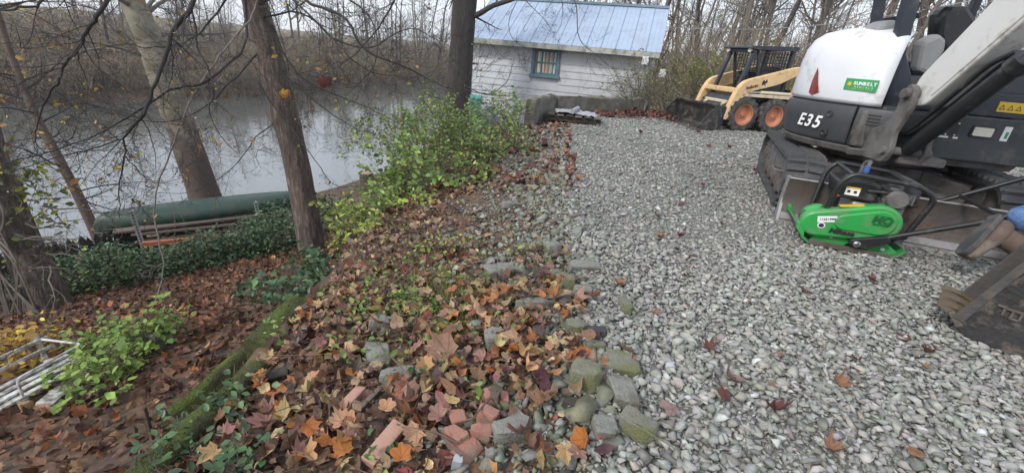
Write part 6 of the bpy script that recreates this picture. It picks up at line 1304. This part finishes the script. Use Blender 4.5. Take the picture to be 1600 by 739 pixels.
h2 = shrub('ivy_hedge', 'ivy climbing over the boards beside the leaning trunk', [Vector((p.x, p.y, H1(p.x, p.y))) for p in hp2], 20, .6, (0, 0, .7), 120, .05, DARK, [4, 3, 3, 1], cat='hedge', m='ivy'); hedge_fill(2600, h2, hp2, .85, .35, .055, DARK, [4, 4, 3, 2], h2.location.copy(), 'ivy_leaves')
hp3 = [Vector((-8.6, 3.9)), Vector((-7.6, 4.6)), Vector((-6.9, 4.9))]
h3 = shrub('ivy_hedge', 'shadowed ivy around the foot of the vine-tangled trunk', [Vector((p.x, p.y, H1(p.x, p.y))) for p in hp3], 20, .5, (0, 0, .7), 120, .05, DARK, [4, 3, 3, 1], cat='hedge', m='ivy'); hedge_fill(2600, h3, hp3, .60, .5, .055, DARK, [4, 4, 3, 1], h3.location.copy(), 'ivy_leaves')
# twiggy shrub in front of the shed and hedge behind the loader bucket
def zat(x, y): return Vector((x, y, H1(x, y)))
shrub('bare_shrub', 'twiggy half-bare shrub in front of the shed wall', [zat(3.15, 11.9), zat(3.5, 11.7), zat(2.9, 12.1)], 34, 1.45, (-.05, 0, .55), 1150, .05, [(.22, .23, .07), (.30, .27, .08), (.16, .17, .06)], [4, 3, 3], r=.014, stem='bark_grey', droop=.9)
shrub('hedge_shrub', 'yellow-green leafy hedge behind the loader bucket', [zat(4.6, 12.6), zat(5.4, 12.4), zat(6.2, 12.5), zat(7.0, 12.6), zat(4.0, 12.8)], 52, 1.55, (0, 0, .55), 5200, .06, [(.20, .22, .06), (.15, .18, .05), (.27, .27, .08), (.11, .14, .04)], [4, 4, 3, 3], r=.012, stem='bark_grey')
shrub('hedge_shrub', 'brownish leafy shrub behind the loader cab', [zat(8.2, 13.2), zat(9.4, 13.4), zat(10.6, 13.6), zat(12.5, 14.2)], 40, 1.7, (0, 0, .55), 3600, .07, [(.20, .18, .07), (.15, .16, .06), (.24, .15, .06)], [4, 3, 3], r=.014, stem='bark_grey')
for lb, p in (('white plastic scrap caught high in the twiggy shrub', (1008, 96)), ('white plastic scrap caught low in the twiggy shrub', (1035, 116))):
    c = aty(*p, 11.9); pm_ = MB(); k = 7; vs = [(c.x+(i/k-.5)*.16, c.y+.04*math.sin(i*2+j), c.z+(j/k-.5)*.2+.02*rng.random()) for i in range(k+1) for j in range(k+1)]; pm_.add(vs, [(i*(k+1)+j, (i+1)*(k+1)+j, (i+1)*(k+1)+j+1, i*(k+1)+j+1) for i in range(k) for j in range(k)]); o = pm_.build('plastic_scrap', M['decal_white'], None, smooth=180); s_ = o.modifiers.new('s', 'SOLIDIFY'); s_.thickness = .003; tag(o, lb, 'plastic')
# cut logs by the water, concrete stump of an old wall
for lb, p, Y, rr in (('orange cut log end standing at the waterline', (572, 262), 13.2, .22), ('brown cut log lying at the waterline behind the shrub', (622, 262), 12.6, .26)):
    c = aty(*p, Y); c.z = H1(c.x, c.y); lo = thing('cut_log', lb, 'log', c, rng.uniform(0, 3)); trunk_mesh([(0, 0, -.1), (0, 0, .2), (.02, 0, .55)], [rr*1.1, rr, rr*.95], 16, .08, 1, .06).build('log_body', M['bark'], lo, smooth=60); MB().lathe([(rr*.88, 0), (rr*.86, .012)], (.02, 0, .545), (0, 0, 1), 18).build('cut_face', M['clay'], lo)
ow = thing('old_wall_remnant', 'broken grey concrete wall remnant under the green shrubs', 'wall', (-1.0, 5.0, -1.0), R_(68))
for k, (x, h) in enumerate(((-.7, .62), (-.1, .66), (.5, .70), (1.15, .72))): link('wall_block', rough_rock(MB().box((x, 0, h/2), (.58, .22, h)).mesh('wall_block'), 'tmp', 'concrete', .12).data, None, ow)
for o in [o for o in bpy.data.objects if o.name.startswith('tmp')]: bpy.data.objects.remove(o)
# overhead cable behind the machines
cb = MB(); a, b = aty(1040, 52, 22), aty(1640, -8, 14); P = [a.lerp(b, i/24)-Vector((0, 0, .5*math.sin(PI*i/24)))+Vector((0, 0, .25)) for i in range(25)]; 
ext = lambda p, q: p+(p-q).normalized()*14
cb.tube([ext(P[0], P[1])]+P+[ext(P[-1], P[-2])], .014, 5); tag(cb.build('overhead_cable', M['tarp'], None, smooth=60), 'thin grey overhead cable crossing in front of the wood', 'cable')

# ------------------------------------------------------------------ fallen leaves
def maple(pts, seed, curl):
    r_ = random.Random(seed); out = []; 
    for a, r in pts: out.append((a, r*r_.uniform(.78, 1.1)))
    full = out+[(-a, r*r_.uniform(.78, 1.12)) for a, r in reversed(out) if 0 < a < 180]
    cz = [r_.uniform(-.5, .8)*curl, r_.uniform(-.5, .8)*curl, r_.uniform(-.3, .3)*curl, r_.uniform(-.45, .95)*curl, r_.uniform(0, 6.28), r_.uniform(.05, .22)*curl]
    def Z(x, y): rr = math.hypot(x, y); a = math.atan2(x, y); return cz[0]*x*x+cz[1]*y*y+cz[2]*x*y+cz[3]*abs(x)+cz[5]*rr*rr*math.sin(3*a+cz[4])+.16*curl*rr*mnoise.noise(Vector((x*2.6+seed, y*2.6, seed*.37)))
    vs = [(0, 0, 0)]
    for q in (.5, 1.0):
        for a, r in full: x, y = math.sin(R_(a))*r*q*(.97 if q < 1 else 1), math.cos(R_(a))*r*q; vs.append((x, y, Z(x, y)))
    n = len(full); fs = [(0, 1+(i+1) % n, 1+i) for i in range(n)]+[(1+i, 1+(i+1) % n, 1+n+(i+1) % n, 1+n+i) for i in range(n)]
    return vs, fs
MAPLE = [(0, 1), (10, .82), (18, .76), (28, .68), (40, .80), (50, .88), (60, .78), (74, .62), (90, .64), (106, .66), (126, .48), (152, .34), (180, .16)]
MAPLE_S = [(0, 1), (12, .76), (26, .68), (50, .88), (76, .62), (106, .66), (150, .34), (180, .16)]
OVAL = [(0, 1), (20, .72), (45, .48), (80, .36), (120, .34), (155, .45), (180, .6)]
HI = [maple(MAPLE, 100+i, .8+.16*(i % 5)) for i in range(12)]+[maple(OVAL, 300+i, .9) for i in range(2)]
LO = tri_variants([maple(MAPLE_S, 500+i, .8+.2*(i % 5)) for i in range(14)]+[maple(OVAL, 700+i, .9) for i in range(4)])
LC = [(.19, .105, .070), (.125, .068, .052), (.31, .20, .12), (.40, .28, .15), (.30, .125, .05), (.080, .052, .046), (.20, .145, .105), (.22, .07, .05)]; LW = [26, 18, 18, 7, 7, 9, 15, 2]
def litter(name, label, n, where, size, lift, cols=LC, wts=LW, flat=.38, bury=.0):
    P = np.array([where() for _ in range(n)]); s = size*np.exp(nr.normal(0, .28, n)); z = height(P[:, 0], P[:, 1])+.006+lift*nr.random(n)**1.5-bury
    o = scatter(name, LO, np.c_[P, z], rot_mats(nr.normal(0, flat, n), nr.normal(0, flat, n), nr.uniform(0, 6.3, n)), s, pick(cols, wts, n, .22), M['leaf'], uvl=True, smooth=True); return tag(o, label, 'leaves', kind='stuff')
def slope_pos():
    while True:
        y = rng.uniform(.6, 4.6); x = rng.uniform(float(edge_x(y))+.10-.35*float(ss((y-2.4)/.6)), float(grav_x(y))-.06); q = (x-float(edge_x(y)))/max(.3, float(grav_x(y)-edge_x(y)))
        if y > 2.4 and rng.random() < (y-2.4)*.3: continue
        if rng.random() < .92*max(0, min(1, (q-.44-.2*(y < 1.5))/.22)): continue
        if any((x-a)**2+(y-b)**2 < (c+.015)**2 for a, b, c in CHUNKS) and rng.random() < .9: continue
        wd_ = mnoise.noise(Vector((x*1.6, y*1.6, 3)))
        if rng.random() < .30-wd_*.7+.35*ss((y-1.9)/.6): continue
        return (x, y)
def low_pos():
    while True:
        y = rng.uniform(.4, 8); x = rng.uniform(-6.5, -1.5); dn_ = float(sdist(np.array([x]), np.array([y]), NEAR_SHORE, -1)[0])
        if x < float(edge_x(y))-.10 and dn_ > 4.6: return (x, y)
def pile_pos(): return (rng.gauss(-.02, .20), rng.gauss(1.75, .28))
def bank_pos():
    while True:
        y = rng.uniform(4, 10.5); x = rng.uniform(-1.2, 1.9); 
        if float(edge_x(y))-.3 < x < float(grav_x(y))+.1: return (x, y)
litter('fallen_leaves', 'brown leaf litter covering the slope beside the gravel', 2300, slope_pos, .036, .045)
litter('leaf_crumbs', 'crumbled leaf bits between the fallen leaves of the slope', 5000, slope_pos, .014, .012, LC, LW, .6)
litter('fallen_leaves', 'heap of tan and orange leaves on the rubble', 560, pile_pos, .041, .085, LC, [16, 12, 26, 12, 16, 8, 8, 3])
litter('fallen_leaves', 'flattened brown leaf litter of the lower terrace', 14000, low_pos, .043, .03, [(.16, .078, .046), (.105, .052, .034), (.21, .10, .052), (.27, .105, .04), (.075, .042, .032), (.30, .19, .10)], [24, 20, 14, 8, 16, 5], .46)
litter('fallen_leaves', 'dark red-brown leaves drifted along the far gravel edge', 850, bank_pos, .06, .05, [(.14, .055, .045), (.09, .042, .04), (.24, .10, .05), (.30, .15, .07)], [5, 4, 3, 2])
def far_edge():
    while True:
        x = rng.uniform(1.2, 7.5); y = rng.uniform(9.6, 12.9)
        if abs(y-(10.3+.18*x)) < .75*rng.random()+.2: return (x, y)
litter('fallen_leaves', 'reddish brown leaves heaped under the loader and low wall', 1700, far_edge, .065, .10, [(.16, .06, .05), (.11, .05, .045), (.24, .11, .065)], [5, 4, 2])
# single leaves that can be picked out
HM_ = []
def leaf_mesh(vi, col):
    vs, fs = HI[vi]; me_ = mesh_from(vs, fs, 'fallen_leaf'); a = me_.attributes.new('col', 'FLOAT_COLOR', 'POINT'); a.data.foreach_set('color', [c for _ in vs for c in (*col, 1)]); a = me_.attributes.new('uvl', 'FLOAT_VECTOR', 'POINT'); a.data.foreach_set('vector', [c for v in vs for c in v]); me_.materials.append(M['leaf']); me_.polygons.foreach_set('use_smooth', [True]*len(me_.polygons)); return me_
KINDS_ = [('tan maple leaf lying on top of the leaf litter', (.40, .25, .125)), ('golden tan maple leaf on the litter near the bricks', (.38, .25, .12)), ('bright orange-brown leaf on top of the leaf litter', (.40, .13, .03)), ('dull brown curled leaf on top of the leaf litter', (.20, .10, .06)), ('dark purplish leaf pressed into the leaf litter', (.095, .05, .055)), ('pinkish brown leaf on top of the leaf litter', (.28, .15, .115))]
pool = {k: [leaf_mesh(v, tuple(min(.9, c*rng.uniform(.85, 1.15)) for c in KINDS_[k][1])) for v in rng.sample(range(len(HI)), 6)] for k in range(6)}
GR = 'single leaves on the litter slope'
cnt = 0
while cnt < 200:
    px, py = rng.uniform(330, 940), 739-rng.random()**.8*330
    p = onground(px, py, 8); xe, xg = float(edge_x(p.y)), float(grav_x(p.y))
    if not (xe+.14 < p.x < xg-.02): continue
    if any((p.x-a)**2+(p.y-b)**2 < (c+.02)**2 for a, b, c in CHUNKS): continue
    if py < 560 and rng.random() < .45: continue
    k = rng.choices(range(6), [6, 0, 3, 7, 2.5, 4])[0]
    if k == 0 and 640 < px < 860 and py > 600: k = 1
    o = link('fallen_leaf', rng.choice(pool[k]), None); s = rng.uniform(.034, .050)*(1+.25*(py > 590)); o.scale = (s, s, s); o.location = (p.x, p.y, H1(p.x, p.y)+rng.uniform(.03, .07)); o.rotation_euler = (rng.gauss(0, .4), rng.gauss(0, .4), rng.uniform(0, 6.3)); tag(o, KINDS_[k][0], 'leaf', GR); cnt += 1
GK = [('dark red-brown leaf lying on open gravel', (.12, .045, .04)), ('orange-brown leaf lying on open gravel', (.24, .12, .065)), ('pale purplish maple leaf lying on open gravel', (.26, .17, .15))]
gpool = {k: [leaf_mesh(v, GK[k][1]) for v in (0, 3, 7, 9)] for k in range(3)}
for px, py, k, s in [(968, 455, 1, .062), (1135, 598, 2, .085), (1048, 652, 2, .07), (1205, 650, 0, .07), (1290, 714, 1, .06), (1428, 720, 1, .06), (1412, 536, 0, .06), (1440, 560, 0, .05), (1436, 582, 1, .035), (1335, 572, 0, .04), (1105, 555, 0, .05), (1130, 632, 0, .06), (1022, 500, 1, .03), (1262, 425, 0, .04), (1268, 440, 0, .04), (1255, 465, 0, .05), (1360, 447, 0, .05), (1028, 378, 1, .06), (1060, 377, 0, .06), (1058, 398, 0, .05), (1085, 407, 0, .05), (1130, 357, 0, .06), (1070, 440, 0, .03), (1010, 520, 0, .03), (1170, 483, 1, .03), (1305, 608, 1, .05), (1215, 565, 1, .03), (905, 287, 1, .09), (1065, 322, 0, .07), (1025, 345, 0, .06), (1098, 295, 0, .07), (1140, 235, 0, .09), (1105, 232, 0, .09), (1000, 212, 0, .10), (1090, 210, 0, .1), (985, 222, 0, .1), (1180, 272, 0, .07), (1160, 318, 0, .06), (1210, 325, 0, .06), (1600, 690, 2, .07), (1200, 612, 1, .035), (1025, 470, 0, .03)]:
    p = onground(px, py, 8); s *= .82; o = link('fallen_leaf', rng.choice(gpool[k]), None); o.scale = (s, s, s); o.location = (p.x, p.y, H1(p.x, p.y)+.035); o.rotation_euler = (rng.gauss(0, .25), rng.gauss(0, .25), rng.uniform(0, 6.3)); tag(o, GK[k][0], 'leaf', 'single leaves on the gravel')
# two leaves caught in the leaning tree
for lb, p, c, s in (('golden leaf caught against the leaning trunk', (447, 150, 5.98), (.55, .28, .05), .11), ('dark red maple leaf hanging from a thin branch', (510, 133, 5.3), (.14, .03, .025), .13)):
    o = link('fallen_leaf', leaf_mesh(2, c), None); o.location = aty(*p); o.scale = (s, s, s); o.rotation_euler = (R_(75), R_(20), R_(200)); tag(o, lb, 'leaf')

# ------------------------------------------------------------------ small rubble, twigs and grass on the slope
def rub_pos():
    while True:
        y = rng.uniform(.8, 9.3); t = abs(rng.gauss(0, .34)); x = float(grav_x(y))+.05-t*(1+.9*float(ss((y-1.9)/1.2)))
        if x > float(edge_x(y)): return (x, y)
n = 9000; P = np.array([rub_pos() for _ in range(n)]); s = .032*np.exp(nr.normal(0, .5, n)); tag(scatter('rubble', sv2, np.c_[P, height(P[:, 0], P[:, 1])+s*.15], rot_mats(nr.normal(0, .4, n), nr.normal(0, .4, n), nr.uniform(0, 6.3, n)), s[:, None]*nr.uniform(.7, 1.3, (n, 3)), pick([(.20, .205, .17), (.14, .145, .115), (.27, .275, .24), (.17, .17, .10), (.18, .12, .09)], [5, 5, 3, 3, 1], n, .2), M['stone']), 'small grey stones spilling from the gravel edge', 'rubble', kind='stuff')
def spill():
    y = rng.uniform(.9, 9.6); return (float(grav_x(y))+.04-min(.75, rng.expovariate(1/.17))*(1+.8*float(ss((y-2)/2))), y)
n = 4200; P = np.array([spill() for _ in range(n)]); s = .031*np.exp(nr.normal(0, .35, n)); tag(scatter('gravel', sv2, np.c_[P, height(P[:, 0], P[:, 1])+s*.2], rot_mats(nr.normal(0, .4, n), nr.normal(0, .4, n), nr.uniform(0, 6.3, n)), s[:, None]*nr.uniform(.75, 1.25, (n, 3)), pick(GC, GW, n, .14)*.85, M['stone']), 'loose gravel scattered over the soil beyond the gravel edge', 'gravel', kind='stuff')
n = 900; P = np.array([rub_pos() for _ in range(n)]); s = .058*np.exp(nr.normal(0, .3, n)); tag(scatter('rubble', sv, np.c_[P, height(P[:, 0], P[:, 1])+s*.18], rot_mats(nr.normal(0, .35, n), nr.normal(0, .35, n), nr.uniform(0, 6.3, n)), s[:, None]*nr.uniform(.7, 1.35, (n, 3)), pick([(.20, .205, .18), (.15, .155, .13), (.26, .265, .235), (.17, .175, .12)], [5, 5, 3, 2], n, .15), M['stone']), 'broken grey rubble pieces along the gravel edge', 'rubble', kind='stuff')
m = MB()
for _ in range(90):
    p = slope_pos(); q = Vector((p[0], p[1], H1(*p)+.04)); a = rng.uniform(0, 6.28); L = rng.uniform(.06, .3); d = Vector((math.cos(a), math.sin(a), rng.uniform(-.1, .2))); m.tube([q, q+d*L*.5+rv(.01), q+d*L+rv(.02)], [rng.uniform(.0015, .004)]*2+[.001], 5, cap=False)
for px in ([(560, 540), (650, 520), (720, 500), (775, 470)], [(640, 560), (652, 505), (660, 480)], [(480, 430), (600, 560), (640, 600)], [(690, 700), (720, 730)], [(700, 520), (760, 530), (830, 540)]): P_ = [onground(*q, 8)+Vector((0, 0, .05)) for q in px]; m.tube(spline(P_, 4), .0035, 5, cap=False)
tag(m.build('twigs', M['stem_brown'], None, smooth=60), 'dry pale twigs strewn over the leaf slope', 'twigs', kind='stuff')
blade_v = tri_variants([([(-.02, 0, 0), (.02, 0, 0), (.012, .12, .55), (-.012, .12, .55), (0, .4, .95)], [(0, 1, 2, 3), (3, 2, 4)])])
def grass_pos():
    while True:
        p = onground(rng.gauss(700, 60), rng.gauss(475, 32), 6)
        if float(edge_x(p.y)) < p.x < float(grav_x(p.y)): return (p.x, p.y)
n = 1100; G_ = [grass_pos() for _ in range(160)]; P = np.array([G_[rng.randrange(160)] for _ in range(n)])+nr.normal(0, .025, (n, 2)); tag(scatter('grass', blade_v, np.c_[P, height(P[:, 0], P[:, 1])], rot_mats(nr.normal(0, .6, n), nr.normal(0, .6, n), nr.uniform(0, 6.3, n)), np.c_[np.full(n, .12), nr.uniform(.06, .14, n), nr.uniform(.05, .13, n)], pick([(.17, .24, .06), (.28, .27, .12), (.12, .18, .05)], [4, 4, 3], n, .2), M['foliage']), 'thin weedy grass in the middle of the slope', 'grass', kind='stuff')

wc = []
for _ in range(70):
    p = onground(rng.gauss(650, 95), rng.gauss(490, 60), 6)
    if float(edge_x(p.y)) < p.x < float(grav_x(p.y))-.05: wc += [p+Vector((rng.gauss(0, .045), rng.gauss(0, .045), rng.uniform(.03, .085))) for _ in range(rng.randrange(6, 18))]
tag(leaves_at('weeds', wc, .026, [(.17, .27, .07), (.25, .34, .10), (.11, .19, .06)], [4, 3, 3], None, jit=.006, flat=.45), 'small light green weed leaves sprinkled over the slope', 'weeds', kind='stuff')
# ------------------------------------------------------------------ thin river mist
hz = MB().box((-12, 52, 7), (240, 190, 26)).build('haze', None, None); hz.location = (0, 0, 0)
hm = bpy.data.materials.new('haze'); hm.use_nodes = True; N = hm.node_tree.nodes; N.remove(N['Principled BSDF']); pv_ = N.new('ShaderNodeVolumePrincipled'); pv_.inputs['Color'].default_value = (.93, .96, 1, 1); pv_.inputs['Density'].default_value = .0008; pv_.inputs['Anisotropy'].default_value = .2
hm.node_tree.links.new(pv_.outputs[0], N['Material Output'].inputs['Volume']); hz.data.materials.append(hm); tag(hz, kind='stuff')
